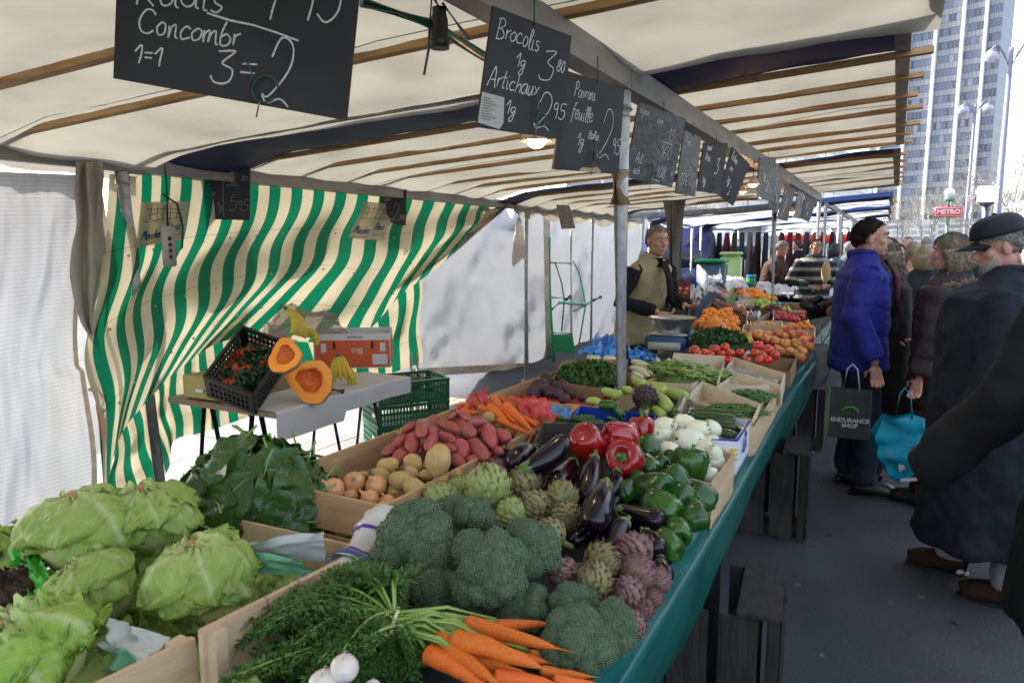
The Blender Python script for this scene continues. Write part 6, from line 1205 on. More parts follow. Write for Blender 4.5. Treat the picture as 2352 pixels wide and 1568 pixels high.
many(PEAR, zV, [(1200, 1195, 75), (1150, 1215, 70), (1240, 1230, 75), (1120, 1195, 60), (1205, 1240, 60)], 1.02, 'yellow pears', 'yellow pear between parsley and apples')
CL = [(945, 1000, 62), (905, 1025, 60), (1005, 1005, 62), (960, 1050, 62), (870, 1045, 56), (1030, 1040, 64), (1075, 1025, 64), (1090, 1070, 70), (1045, 1090, 66), (1000, 1075, 60), (915, 1065, 56), (1120, 1100, 66), (1125, 1055, 60), (970, 1020, 60), (1100, 1125, 78), (1140, 1150, 66), (850, 1070, 52), (1060, 1120, 64), (930, 985, 52), (1080, 985, 56), (1140, 1090, 60), (820, 1085, 50), (1010, 1110, 60), (880, 1000, 54), (1050, 990, 56), (905, 1090, 50)]
many(CLE, zV, CL, [1.13 - (y - 985) * .0006 for x, y, w_ in CL], 'clementines beside the squash', 'bright orange clementine in the heap behind the scale', special={14: 'largest clementine at the bottom right of the heap', 18: 'clementine at the very top of the heap'})
many(SQU, zV, [(960, 1135, 175), (1050, 1160, 90), (840, 1180, 70), (790, 1110, 80)], 1.04, 'small orange squashes', 'small orange squash behind the parsley', special={0: 'ribbed orange squash larger than the others beside the bowl'})
many(APP, zV, [(880, 1115, 95)], 1.05, 'x', 'brownish round fruit between bowl and squash'); 
leaf_pile('parsley_heap', 'bunch of dark curly parsley above the tomatoes', 'parsley', mat('parsley_leaf', (.015, .06, .012), (.04, .12, .02), ns=40, rough=.5), P(*zV(990, 1250), Z=1.02), (.17, .10, .085), 500, (.02, .035), (.008, .014), seed=8, nu=3, nv=3, out=1.6, cup=.6)
rows = []
def rowcol(x0, x1, y0, y1, n, w_, seed): rr = random.Random(seed); return sorted([(rr.uniform(x0, x1), rr.uniform(y0, y1), w_ * rr.uniform(.9, 1.1)) for i in range(n)], key=lambda q: q[1])
FC = [(1190, 845, 58), (1245, 830, 60), (1290, 835, 62), (1250, 862, 60), (1335, 850, 62), (1380, 870, 60), (1300, 870, 60), (1420, 880, 58), (1215, 862, 54), (1350, 880, 58), (1165, 835, 50), (1270, 815, 50), (1400, 890, 56), (1450, 890, 50), (1310, 815, 48)]
many(CLE, zV, FC, [1.12 - (y - 815) * .0008 for x, y, w_ in FC], 'oranges further along the table', 'orange in the farther heap beyond the green apples')
GA = [(1300, 890, 46), (1330, 910, 48), (1370, 905, 46), (1400, 925, 48), (1345, 935, 48), (1385, 950, 46), (1420, 940, 46), (1310, 925, 46), (1360, 960, 44), (1420, 960, 44), (1290, 910, 44), (1445, 925, 42), (1400, 890, 42)]
many(LIM, zV, GA, 1.05, 'green apples', 'small light green apple in the heap before the oranges')
PR = [(1500, 1030, 50), (1530, 1015, 52), (1565, 1030, 56), (1600, 1020, 56), (1630, 1040, 56), (1665, 1010, 50), (1690, 1035, 46), (1580, 1055, 50), (1615, 1060, 50), (1545, 1050, 48), (1650, 1065, 46), (1485, 1010, 42), (1480, 1050, 42)]
many(POM, zV, PR, 1.03, 'dark red pears', 'dark red pear in the heap on white paper')
many(CLE, zV, [(x, y, 42) for x, y in ((1600, 1110), (1635, 1125), (1670, 1105), (1700, 1125), (1735, 1110), (1765, 1130), (1650, 1095), (1720, 1090), (1580, 1130))], 1.0, 'small clementines in the narrow crate', 'small clementine in the narrow white crate by the apples')
many(CLE, zV, [(x, y, 40) for x, y in ((1360, 1110), (1400, 1100), (1440, 1115), (1330, 1120), (1290, 1110))], 1.0, 'clementines in the left narrow crate', 'small clementine in the crate behind the pears')
many(LIM, zV, [(x, y, 40) for x, y in ((1540, 975), (1575, 985), (1560, 965), (1760, 1000), (1740, 1020), (1780, 1030), (1775, 920), (1790, 915))], 1.04, 'yellow green lemons', 'yellowish lemon near the striped jumper man')
for i, (pts, z) in enumerate([([(1180, 1180), (1510, 1190), (1530, 1110), (1200, 1100)], 1.0), ([(1520, 1190), (1785, 1200), (1800, 1130), (1535, 1110)], .99), ([(1250, 1110), (1525, 1120), (1520, 1075), (1255, 1070)], 1.01), ([(1440, 1080), (1740, 1095), (1745, 1000), (1450, 985)], .99), ([(860, 1010), (1040, 1100), (1130, 1020), (930, 910)], 1.05), ([(1130, 1000), (1300, 1070), (1420, 1000), (1250, 940)], 1.0), ([(1130, 880), (1440, 960), (1490, 900), (1190, 820)], 1.03), ([(1500, 990), (1740, 1000), (1740, 930), (1510, 920)], 1.0)]):
    tray(['narrow white edged crate behind the pears', 'narrow white edged crate at the outer edge', 'small crate behind the narrow ones', 'crate lined with white paper under the red pears', 'brown flap box beside the clementines', 'dark edged box of sweet potatoes', 'blue edged crate under the green apples', 'crate of lemons near the striped jumper man'][i], zV, pts, z, .07, m=[ply, ply, ply, ply, cardb, cardb, mat('blue_edge_board', (.02, .05, .15)), cardb][i], inner=cardd)
SWP = Kind(lambda k: potato(k + 1, mat('sweet_potato_skin', (.25, .06, .06), (.32, .11, .09), ns=7, rough=.6), 'sweet_potato', 'sweet potato'), 2)
for i, (x, y, w_) in enumerate([(1010, 930, 70), (1060, 950, 80), (1110, 965, 80), (1150, 985, 80), (1200, 1000, 80), (1230, 1030, 80), (1060, 980, 60), (1280, 1040, 70), (1180, 960, 50), (980, 905, 50)]): longi(SWP, zV, (x - w_ * .6, y - 14), (x + w_ * .6, y + 12), w_ * .6, 1.03, 0, label='reddish sweet potato in the box before the grapes', group='sweet potatoes')
def beadheap(name, label, cat, zf, x, y, rx, ry, z, r_px, n, m, seed=1, rz=.05):
    c = P(*zf(x, y), Z=z); k = mpp(c) * SC[zf]; rr = random.Random(seed); mb = MB()
    for i in range(n):
        a = rr.random() * 6.28; q = math.sqrt(rr.random()); p = (rx * k * q * math.cos(a), rx * k * .6 * q * math.sin(a), rz * math.sqrt(1 - q * q) * rr.uniform(.6, 1)); mb.sphere(p, r_px * k, 7, 5)
    o = mb.build(name, m); o.location = c; return tag(o, label, cat, None, 'stuff')
beadheap('white_grapes', 'heap of pale green grapes under clear plastic', 'grapes', zV, 1230, 945, 110, 30, 1.02, 11, 200, mat('white_grape', (.40, .42, .12), rough=.25), 2)
beadheap('red_grapes', 'heap of dark red grapes beside the second post', 'grapes', zV, 1440, 985, 70, 20, 1.03, 9, 120, mat('red_grape', (.14, .015, .03), rough=.25), 3)
film('plastic_bag', 'clear plastic over the white grapes', 'bag', zV, [(1130, 960), (1290, 960), (1260, 860), (1160, 870)], 1.09, clearp, .03, 3)
# clutter further along: bags, bowls, stand
for i, (pts, z, m, lb) in enumerate([([(860, 850), (1000, 850), (960, 780), (880, 760)], 1.08, whitep, 'white plastic bag left of the pink carton'), ([(1040, 800), (1240, 810), (1200, 730), (1060, 700)], 1.08, whitep, 'crumpled clear white bag behind the clementines'), ([(1290, 830), (1580, 850), (1560, 780), (1310, 760)], 1.05, whitep, 'heap of white plastic bags before the striped jumper man'), ([(740, 900), (850, 900), (830, 790), (760, 790)], 1.02, whitep, 'white wrapping beside the chocolate stand'), ([(900, 760), (1030, 760), (1010, 700), (890, 710)], 1.1, whitep, 'white paper pile under the green bottle'), ([(1230, 1340 - 300), (1330, 1050), (1320, 1010), (1240, 1000)], 1.03, whitep, 'white paper between the boxes')]): film('plastic_bag', lb, 'bag', zV, pts, [z, z, z + .06, z + .06], m, .045, i + 20)
pk = tray('pink and cream carton lying at the back of the fruit', zV, [(950, 810), (1040, 860), (1090, 840), (980, 780)], 1.09, .04, m=mat('pink_carton', (.6, .25, .25), (.6, .5, .35), ns=4), group=None, name='carton', cat='carton')
tray('small orange plastic crate behind the bags', zV, [(1120, 800), (1210, 800), (1215, 700), (1125, 700)], 1.07, .06, m=mat('orange_plastic', (.6, .12, .02), rough=.5), group=None, name='plastic_crate', cat='crate')
bowls = thing('bowl_stack', 'stack of turquoise and green plastic bowls', 'bowls', P(*zV(1258, 790), Z=.98)); k = mpp(bowls.location) * .2753
for i, c in enumerate([(.01, .3, .42), (.02, .35, .45), (.12, .45, .05), (.2, .5, .06), (.01, .3, .55), (.02, .35, .6)]): MB().lathe([(30 * k, i * 16 * k), (42 * k, (i * 16 + 16) * k), (39 * k, (i * 16 + 16) * k), (28 * k, (i * 16 + 3) * k), (.0, (i * 16 + 3) * k)], 18).build('bowl', mat('bowl_col_%d' % i, c, rough=.35), bowls)
ch = thing('chocolate_stand', 'small display stand printed with white and dark chocolates', 'display stand', P(*zV(690, 945), Z=.98), (0, 0, .15)); k = mpp(ch.location) * .2753
MB().box((0, 0, 105 * k), (118 * k, 40 * k, 210 * k), bev=.003).build('stand', mat('stand_brown', (.09, .02, .012), rough=.4), ch); 
for i in (-1, 1):
    MB().box((i * 27 * k, -21 * k, 105 * k), (46 * k, .003, 180 * k)).build('printed_panel', mat('stand_red', (.22, .02, .015), rough=.4), ch, smooth=False)
    for j in range(5): MB().sphere((i * 27 * k + ((j % 2) * 12 - 6) * k, -24 * k, (40 + j * 34) * k), (14 * k, 2 * k, 10 * k), 10, 6).build('chocolate', mat('choc_%d' % (j % 3), [(.6, .5, .35), (.05, .02, .01), (.55, .35, .03)][j % 3], rough=.4), ch)
bt = thing('squeeze_bottle', 'small green and white squeeze bottle on the back of the table', 'bottle', P(*zV(998, 705), Z=1.1)); MB().lathe([(.0, 0), (.028, 0), (.03, .03), (.03, .06), (.012, .085), (.012, .11), (.0, .11)], 14).build('bottle', mat('bottle_green', (.45, .6, .35), rough=.4), bt); MB().lathe([(.0, .11), (.014, .111), (.01, .14), (.0, .14)], 12).build('cap', mat('cap_white', (.6, .7, .5)), bt)
film('crumpled_paper', 'small white paper between tomatoes', 'paper', zV, [(1150, 1365), (1270, 1365), (1240, 1330), (1170, 1330)], 1.0, mat('white_paper', (.6, .56, .55), rough=.8), .015, 31)
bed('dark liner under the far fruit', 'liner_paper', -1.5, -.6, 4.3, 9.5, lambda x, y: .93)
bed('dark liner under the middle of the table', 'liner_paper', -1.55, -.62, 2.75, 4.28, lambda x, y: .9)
# film bundle, printed bags near the lettuces
film('printed_paper_bag', 'white paper bag printed with a green landscape between lettuce and spinach', 'bag', zL, [(1400, 690), (1915, 690), (1900, 520), (1410, 590)], [.94, .94, 1.02, 1.0], mat('white_printed_paper', (.62, .62, .62), (.56, .57, .57), ns=3, rough=.7), .006, 41, ns=5)
o = film('green_print', 'x', 'x', zL, [(1440, 770), (1880, 780), (1790, 700), (1440, 620)], [.925, .925, .965, .985], mat('landscape_print', (.12, .36, .2), (.2, .45, .28), ns=3, rough=.6), .006, 41, ns=5); q_ = o.location.copy(); pb = bpy.data.objects['printed_paper_bag']; o.parent = pb; o.location = q_ - pb.location + Vector((.006, -.02, .012)); del o['label']; del o['category']
film('printed_paper_bag', 'crumpled white and green paper behind the frilly lettuce', 'bag', zL, [(620, 1330), (830, 1340), (1030, 1140), (590, 1010)], [.86, .88, .90, .93], mat('paper_green_patches', (.6, .62, .6), (.16, .42, .26), ns=5, rough=.65, lo=.52, hi=.56), .02, 43, ns=6)
film('printed_paper_bag', 'white paper with a bright green band left of the flattened lettuce', 'bag', zL, [(130, 960), (330, 860), (240, 640), (60, 640)], [.90, .93, .96, .95], mat('paper_bright_green', (.08, .42, .05), (.60, .62, .60), ns=3, rough=.6, lo=.55, hi=.6), .02, 47)
def roll_bundle():
    c = P(*zL(2120, 640), Z=.97); t = thing('bag_bundle', 'bundle of clear plastic bags with purple bands beside the broccoli', 'bags', c); k = mpp(c) * .3907
    a = P(*zL(2290, 430), Z=.99) - c; b = P(*zL(2040, 740), Z=.94) - c
    def f(u, v, s_=1.):
        q = a.lerp(b, v); d = (b - a).normalized(); A, B, _ = frame_of(d); r = k * s_ * (125 + 25 * math.sin(v * 7)) * (1 + .16 * nz((math.cos(u * 6.28) * 2, math.sin(u * 6.28) * 2, v * 5), 1.3)); return q + A * math.cos(u * 6.283) * r + B * math.sin(u * 6.283) * r * .7
    MB().grid(f, 36, 26, uv=False).sphere(b, .03, 10, 8).build('bags', mat('layered_plastic', (.5, .47, .44), (.62, .60, .58), ns=9, rough=.3, bump=.5, bs=22), t)
    for v0, v1, m in ((.42, .47, mat('purple_band', (.08, .03, .3))), (.80, .84, mat('purple_band', (.08, .03, .3))), (.86, .97, mat('blue_band', (.03, .1, .3)))): MB().grid(lambda u, v: f(u, lerp(v0, v1, v), 1.03), 36, 3, uv=False).build('printed_band', m, t)
roll_bundle()

# ---------------------------------------------------------------- table behind the stall
ZT_ = .80
bt_ = thing('trestle_table', 'folding trestle table covered with white paper behind the stall', 'table', (-3.0, 2.8, 0))
c0, c1, c2_ = P(663, 944, Z=ZT_), P(903, 862, Z=ZT_), P(398, 914, Z=ZT_); print('trestle', c0, c1, c2_)
xa, xb_, ya, yb_ = -3.5, (c0.x + c1.x) / 2 + .03, min(c0.y, c2_.y) + .02, c1.y
O_ = Vector((-3.0, 2.8, 0))
MB().box(Vector(((xa + xb_) / 2, (ya + yb_) / 2, ZT_ - .02)) - O_, (xb_ - xa, yb_ - ya, .03)).build('table_top', mat('table_board', (.25, .17, .1)), bt_, smooth=False)
tub = mat('trestle_steel', (.03, .045, .045), rough=.4, metal=.4)
for y in (ya + .08, yb_ - .12):
    for x0, x1 in ((xa + .08, xa + .36), (xb_ - .38, xb_ - .06)):
        m0 = (x0 + x1) / 2
        for sgn in (-1, 1): MB().tube([Vector((m0 + sgn * .03, y, ZT_ - .04)) - O_, Vector((m0 + sgn * .17, y + .02, 0)) - O_], .014, 10).build('leg', tub, bt_)
    MB().tube([Vector((xa + .1, y + .01, .22)) - O_, Vector((xb_ - .1, y + .01, .22)) - O_], .011, 8).build('stretcher', tub, bt_)
MB().tube([Vector((xb_ - .2, ya + .1, .3)) - O_, Vector((xb_ - .2, yb_ - .1, .3)) - O_], .011, 8).build('stretcher', tub, bt_)
paper_m = mat('table_paper', (.56, .54, .52), (.62, .6, .58), ns=4, rough=.7, bump=.15, bs=6)
def cloth(u, v):
    x = lerp(xa + .45, xb_ + .014, min(1, v / .62)); z = ZT_ + .002 + .003 * nz((u * 6, v * 6, 0)); 
    if v > .62: z = ZT_ - (v - .62) / .38 * .15 * (1 - (.35 if u > .45 else 0)); x = xb_ + .016 + .008 * math.sin(u * 14)
    y = lerp(ya - .01, yb_ + .01, u); return Vector((x, y, z))
cp = MB().grid(lambda u, v: cloth(u, v) - Vector((-2.9, 2.7, .8)), 50, 40, uv=False).build('paper_cloth', paper_m); cp.location = (-2.9, 2.7, .8); tag(cp, 'white paper cloth hanging over the front of the trestle table', 'tablecloth')
cs_ = mb = MB()
def onT(x, y, z): return P(*zT(x, y), Z=z)
pbx = onT(320, 930, ZT_ + .005); pbx_t = thing('flat_box', 'flat pale yellow cardboard box with a slotted lid on the trestle table', 'box', (pbx.x, pbx.y + .17, ZT_ + .003), (0, 0, .02)); k = mpp(pbx) * .293; palec = mat('pale_yellow_card', (.42, .34, .12), (.36, .29, .1), ns=4, rough=.7)
MB().box((0, 0, .062), (430 * k * .95, .34, .12), bev=.003).build('box', palec, pbx_t, smooth=False)
for i in range(5):
    for j in range(3): MB().box((-.16 + i * .08, -.1 + j * .09, .1232), (.05, .008, .001), (0, 0, .5)).build('slot', dark_ink, pbx_t, smooth=False) if i * 3 + j < 12 else None
MB().box((-.01, -.1715, .045), (.06, .003, .014)).build('label_strip', mat('label_white', (.7, .7, .68)), pbx_t, smooth=False); MB().box((.026, -.1735, .045), (.012, .002, .014)).build('green_label_end', printg, pbx_t, smooth=False)
# black crate tilted with chillies / carrots tops
def lattice_crate(name, label, loc, size, rot, m, group=None, holes=True, label_strip=False, cell=.03):
    W_, L_, Hh = size; t = thing(name, label, 'crate', loc, rot, group); th = .008
    for nm, ax, s_, ln in (('side_wall', 0, -1, L_), ('side_wall', 0, 1, L_), ('end_wall', 1, -1, W_), ('end_wall', 1, 1, W_)):
        mb = MB(); o = s_ * ((W_ if ax == 0 else L_) / 2)
        def B(u, z, du, dz, k=th): mb.box((o, u, z) if ax == 0 else (u, o, z), (k, du, dz) if ax == 0 else (du, k, dz))
        B(0, Hh - .012, ln, .024, th * 1.8); B(0, .012, ln, .024, th * 1.3)
        for e in (-1, 1): B(e * (ln / 2 - .012), Hh / 2, .024, Hh - .05)
        n = int((ln - .05) / cell)
        for i in range(n + 1): B(-ln / 2 + .025 + i * (ln - .05) / n, Hh / 2, cell * .36, Hh - .048, th * .8)
        for z in (.36, .62): B(0, Hh * z, ln - .05, cell * (.4 if z < .5 else .55), th)
        mb.build(nm, m, t, smooth=False)
    MB().box((0, 0, .006), (W_ - .012, L_ - .012, .006)).build('floor', m, t, smooth=False)
    if label_strip: MB().box((W_ * .28, -L_ / 2 - .009, Hh * .55), (.07, .002, .028)).build('label_strip', mat('label_white', (.7, .7, .68)), t, smooth=False)
    return t
q_ = onT(700, 745, ZT_ + .15)
bc = lattice_crate('lattice_crate', 'black lattice crate tipped towards the camera, full of chillies and leaves', (q_.x, q_.y, ZT_ + .13), (.26, .36, .17), (math.radians(40), math.radians(20), math.radians(24)), black_pl, cell=.022)

R_bc = Euler(bc.rotation_euler).to_matrix()
lp = leaf_pile('leafy_filling', 'orange chillies and green leaves filling the black lattice crate', 'vegetables', mat('chilli_mix', (.45, .06, .012), (.012, .045, .01), ns=12, rough=.45, lo=.42, hi=.46), bc.location + R_bc @ Vector((0, 0, .08)), (.11, .16, .07), 220, (.05, .10), (.008, .018), seed=31, nu=3, nv=5, out=1.0, cup=.8); lp.rotation_euler = bc.rotation_euler
# pumpkin pieces
pf = mat('pumpkin_flesh', (.88, .26, .02), (.92, .34, .04), ns=4, rough=.5); pk_ = mat('pumpkin_rind', (.36, .17, .07), (.45, .24, .11), ns=5, rough=.55); ps_ = mat('pumpkin_pulp', (.55, .08, .008), (.66, .14, .01), ns=22, rough=.45, bump=.8, bs=25)
def pumpkin(label, c, r, n_, roll):
    t = thing('pumpkin_piece', label, 'pumpkin', c); q = orient(n_, roll).to_matrix().to_4x4(); t.rotation_euler = q.to_euler()
    def out(a): return 1 + .12 * math.sin(a * 2 + 1) + .07 * math.sin(a * 3) - .34 * max(0, math.cos(a)) ** 3 + .02 * math.sin(a * 9)
    mb = MB(); N_ = 40
    def ring(rr, z, f=1.): return [Vector((r * rr * out(a) * math.cos(a), r * rr * out(a) * math.sin(a) * .92, z * r)) for a in [i * 6.283 / N_ for i in range(N_)]]
    def skin(rings): 
        m = MB(); m.v = [tuple(p) for rg in rings for p in rg]; m.n = len(m.v); m.f = [(i * N_ + j, i * N_ + (j + 1) % N_, (i + 1) * N_ + (j + 1) % N_, (i + 1) * N_ + j) for i in range(len(rings) - 1) for j in range(N_)]; m.mi = [0] * len(m.f); return m
    rind = skin([ring(1.0, .0), ring(1.01, -.12), ring(.97, -.35), ring(.82, -.6), ring(.55, -.78), ring(.2, -.85)]); rind.f.append(tuple(5 * N_ + j for j in range(N_))); rind.mi.append(0); rind.build('rind', pk_, t)
    skin([ring(1.0, .001), ring(.94, .02), ring(.62, .0), ring(.56, -.06)]).build('flesh', pf, t)
    m = skin([ring(.565, -.055), ring(.48, -.16), ring(.3, -.26), ring(.06, -.3)]); m.v = [(x, y, z + .2 * r * nz((x / r, y / r, 0), 5)) for x, y, z in m.v]; m.f.append(tuple(3 * N_ + j for j in range(N_))); m.mi.append(0); m.build('pulp', ps_, t); return t
q_ = onT(1165, 770, ZT_ + .13); pumpkin('large cut pumpkin half showing orange flesh, nearest the table edge', q_, 195 * .293 * mpp(q_), (.45, -.85, .35), 2.2)
q_ = onT(985, 575, ZT_ + .38); pumpkin('smaller cut pumpkin piece leaning behind the large one', q_, 150 * .293 * mpp(q_), (.35, -.8, .55), 1.2)
kn = MB().tube([onT(1330, 855, ZT_ + .02), onT(1435, 870, ZT_ + .02)], .013, 10).build('knife_handle', mat('brown_handle', (.12, .05, .025), rough=.5)); tag(kn, 'short brown handle lying on the paper beside the pumpkin', 'knife')
# banana box and bananas
q_ = onT(1380, 700, ZT_); bb = thing('banana_box', 'orange and white printed banana box at the back of the trestle table', 'box', (q_.x - .02, q_.y + .22, ZT_ + .004), (0, 0, .62)); k = mpp(q_) * .293
bw_, bl2, bh = .50, .36, .235
wht = mat('box_white', (.62, .60, .57), rough=.7); orng = mat('box_orange', (.62, .10, .025), rough=.6)
for nm, c, s_ in (('front_wall', (0, -bl2 / 2, bh / 2), (bw_, .006, bh)), ('back_wall', (0, bl2 / 2, bh / 2), (bw_, .006, bh)), ('side_wall', (-bw_ / 2, 0, bh / 2), (.006, bl2 - .008, bh)), ('side_wall', (bw_ / 2, 0, bh / 2), (.006, bl2 - .008, bh))): MB().box(c, s_).build(nm, wht, bb, smooth=False)
MB().box((0, 0, .004), (bw_ - .01, bl2 - .01, .006)).build('base', cardb, bb, smooth=False)
MB().box((0, -bl2 / 2 - .0045, bh * .42), (bw_ * .98, .002, bh * .78)).build('orange_print', orng, bb, smooth=False); MB().box((-bw_ / 2 - .0045, 0, bh * .42), (.002, bl2 * .98, bh * .78)).build('orange_print', orng, bb, smooth=False); MB().box((bw_ / 2 + .0045, 0, bh * .42), (.002, bl2 * .98, bh * .78)).build('orange_print', orng, bb, smooth=False)
for x in (-.12, .13): MB().box((x, -bl2 / 2 - .0065, bh * .66), (.018, .002, .05), bev=.0008).build('hand_hole', dark_ink, bb, smooth=False)
for x in (-.19, .2): MB().box((x, -bl2 / 2 - .0065, bh * .6), (.035, .002, .06), bev=.0008).build('white_sign', wht, bb, smooth=False)
text_mesh('BANANAS', .022, dark_ink, bb, Matrix.Translation((.02, -bl2 / 2 - .0045, bh * .9)) @ Matrix.Rotation(math.pi / 2, 4, 'X'), 'printed_lettering')
text_mesh('Bio', .06, wht, bb, Matrix.Translation((.03, -bl2 / 2 - .0065, bh * .5)) @ Matrix.Rotation(math.pi / 2, 4, 'X') @ Matrix.Rotation(math.pi, 4, 'Z'), 'printed_lettering')
MB().box((.18, -bl2 / 2 - .0065, bh * .25), (.1, .002, .07)).build('white_sign', wht, bb, smooth=False)
film('plastic_film', 'clear brownish plastic bulging out of the banana box', 'plastic film', zT, [(860, 470), (1480, 440), (1340, 230), (820, 190)], [ZT_ + .20, ZT_ + .22, ZT_ + .40, ZT_ + .42], clear_plastic('brown_plastic', (.32, .24, .19), .72, .2), .05, 51)
q_ = onT(960, 250, ZT_ + .42); banana_bunch('greenish yellow banana bunch lying on the plastic of the banana box', 6, onT(1010, 235, ZT_ + .45), .2, .22, tilt=(-.3, .5))
banana_bunch('curved banana pair lying along the rim of the banana box', 2, onT(1130, 400, ZT_ + .27), .25, .24, tilt=(-1.2, .1))
banana_bunch('bunch of ripe bananas standing in front of the banana box', 5, onT(1395, 610, ZT_ + .17), -.9, .19, tilt=(.1, .5))
banana_bunch('bananas lying right of the ripe bunch on the paper', 3, onT(1450, 680, ZT_ + .10), -.1, .18, tilt=(-.4, .25))
tray('open brown cardboard box behind the black crate', zT, [(620, 470), (850, 470), (890, 300), (600, 320)], [ZT_ + .25, ZT_ + .25, ZT_ + .3, ZT_ + .3], .2, m=cardb, group=None, name='cardboard_box', cat='box')
film('plastic_bag', 'clear bag of garlic leaning beside the black crate', 'bag', zT, [(830, 530), (1080, 520), (940, 370), (800, 340)], [ZT_ + .2, ZT_ + .2, ZT_ + .3, ZT_ + .32], clear_plastic('garlic_bag', (.4, .3, .28), .6, .15), .04, 53)
for i, (x, y) in enumerate([(935, 445), (880, 480), (860, 530), (900, 510)]): ball(GAR, zT, x, y, 68 if i == 0 else 50, ZT_ + .24, label='white garlic bulb in the clear bag' , group='garlic in the clear bag')
# green stacked crates
gcm = mat('green_crate_plastic', (.01, .13, .055), (.008, .1, .04), ns=3, rough=.45)
q_ = P(*zT(1830, 1300), Z=0.02); print('green crates', q_)
for i in range(3):
    lattice_crate('stacking_crate', ['bottom green crate of the stack of three', 'middle green crate of the stack of three', 'top green crate of the stack, filled with roots'][i], (q_.x - .02, q_.y + .2, .004 + i * .185), (.42, .6, .18), (0, 0, -.62 + .03 * i), gcm, 'stacked green crates', cell=.026, label_strip=True)
leaf_pile('root_filling', 'brown roots and earth in the top green crate', 'roots', mat('earthy_roots', (.12, .09, .06), (.2, .16, .12), ns=20, rough=.9), (q_.x - .02, q_.y + .2, .51), (.2, .23, .05), 60, (.05, .1), (.01, .02), seed=61, nu=3, nv=3)
sx = thing('dark_cap', 'dark blue cap lying at the corner between spinach and potato crate', 'cap', P(*zL(1860, 175), Z=.90)); MB().sphere((0, 0, 0), (.055, .045, .03), 16, 8, fn=lambda d: 1 + .15 * nz(d, 3)).build('cap', mat('dark_cloth', (.02, .02, .03), rough=.9), sx)
# ---------------------------------------------------------------- people
skin_m = mat('skin', (.50, .27, .19), (.44, .22, .15), ns=9, rough=.5, spec=.35)
skin_t = mat('skin_tan', (.48, .28, .19), (.41, .23, .15), ns=9, rough=.45, spec=.4)
skin_p = mat('skin_pink', (.56, .31, .24), (.48, .22, .17), ns=8, rough=.5, spec=.35)
eye_w = mat('eye_white', (.6, .57, .54), rough=.2); eye_d = mat('eye_dark', (.015, .012, .01), rough=.1); lip_m = mat('lips', (.40, .13, .11), rough=.4)
def remesh(mb, name, m, par, vox=.007, it=3, disp=None):
    o = mb.build('tmp', m); md = o.modifiers.new('r', 'REMESH'); md.mode = 'VOXEL'; md.voxel_size = vox; md.use_smooth_shade = True
    s_ = o.modifiers.new('s', 'SMOOTH'); s_.factor = .5; s_.iterations = it; dg = bpy.context.evaluated_depsgraph_get(); me = bpy.data.meshes.new_from_object(o.evaluated_get(dg)); bpy.data.objects.remove(o)
    me.name = name
    if disp:
        n = len(me.vertices); co = np.empty(n * 3, 'f'); me.vertices.foreach_get('co', co); co = co.reshape(-1, 3); no = np.empty(n * 3, 'f'); me.vertices.foreach_get('normal', no); no = no.reshape(-1, 3)
        d = np.array([disp(c) for c in co]); co += no * d[:, None]; me.vertices.foreach_set('co', co.ravel()); me.update()
    n = bpy.data.objects.new(name, me); COL.objects.link(n); n.parent = par; return n
def hand(mb, w_, d, palm, curl=.5, s=1.):
    """w_ wrist, d direction of the fingers, palm = palm normal"""
    d = Vector(d).normalized(); pn = Vector(palm); pn = (pn - d * pn.dot(d)).normalized(); x = d.cross(pn); w_ = Vector(w_)
    mb.tube([w_ - d * .02, w_ + d * .03 * s, w_ + d * .085 * s], [.026 * s, .034 * s, .036 * s], 10, flat=.45) if False else None
    for k in (-.022, 0, .022): mb.tube([w_ - d * .02, w_ + d * .04 * s + x * k * .7 * s, w_ + d * .088 * s + x * k * 1.1 * s], [.018 * s, .016 * s, .012 * s], 8)
    for i, (k, L_) in enumerate(((-.031, .062), (-.011, .078), (.011, .083), (.030, .074))):
        p0 = w_ + d * .085 * s + x * k * s; p = [p0]; dd = d.copy()
        for j in range(3):
            dd = (Matrix.Rotation(-curl * (.5 + .3 * j + .1 * i), 3, x) @ dd); p.append(p[-1] + dd * L_ * s / 2.7)
        mb.tube(p, [.0095 * s, .0088 * s, .008 * s, .0065 * s], 8)
    t0 = w_ + d * .03 * s - x * .026 * s; mb.tube([t0, t0 + (d * .5 - x * .8 + pn * .3).normalized() * .035 * s, t0 + (d * 1. - x * .7 + pn * .6).normalized() * .068 * s], [.013 * s, .0105 * s, .008 * s], 8)
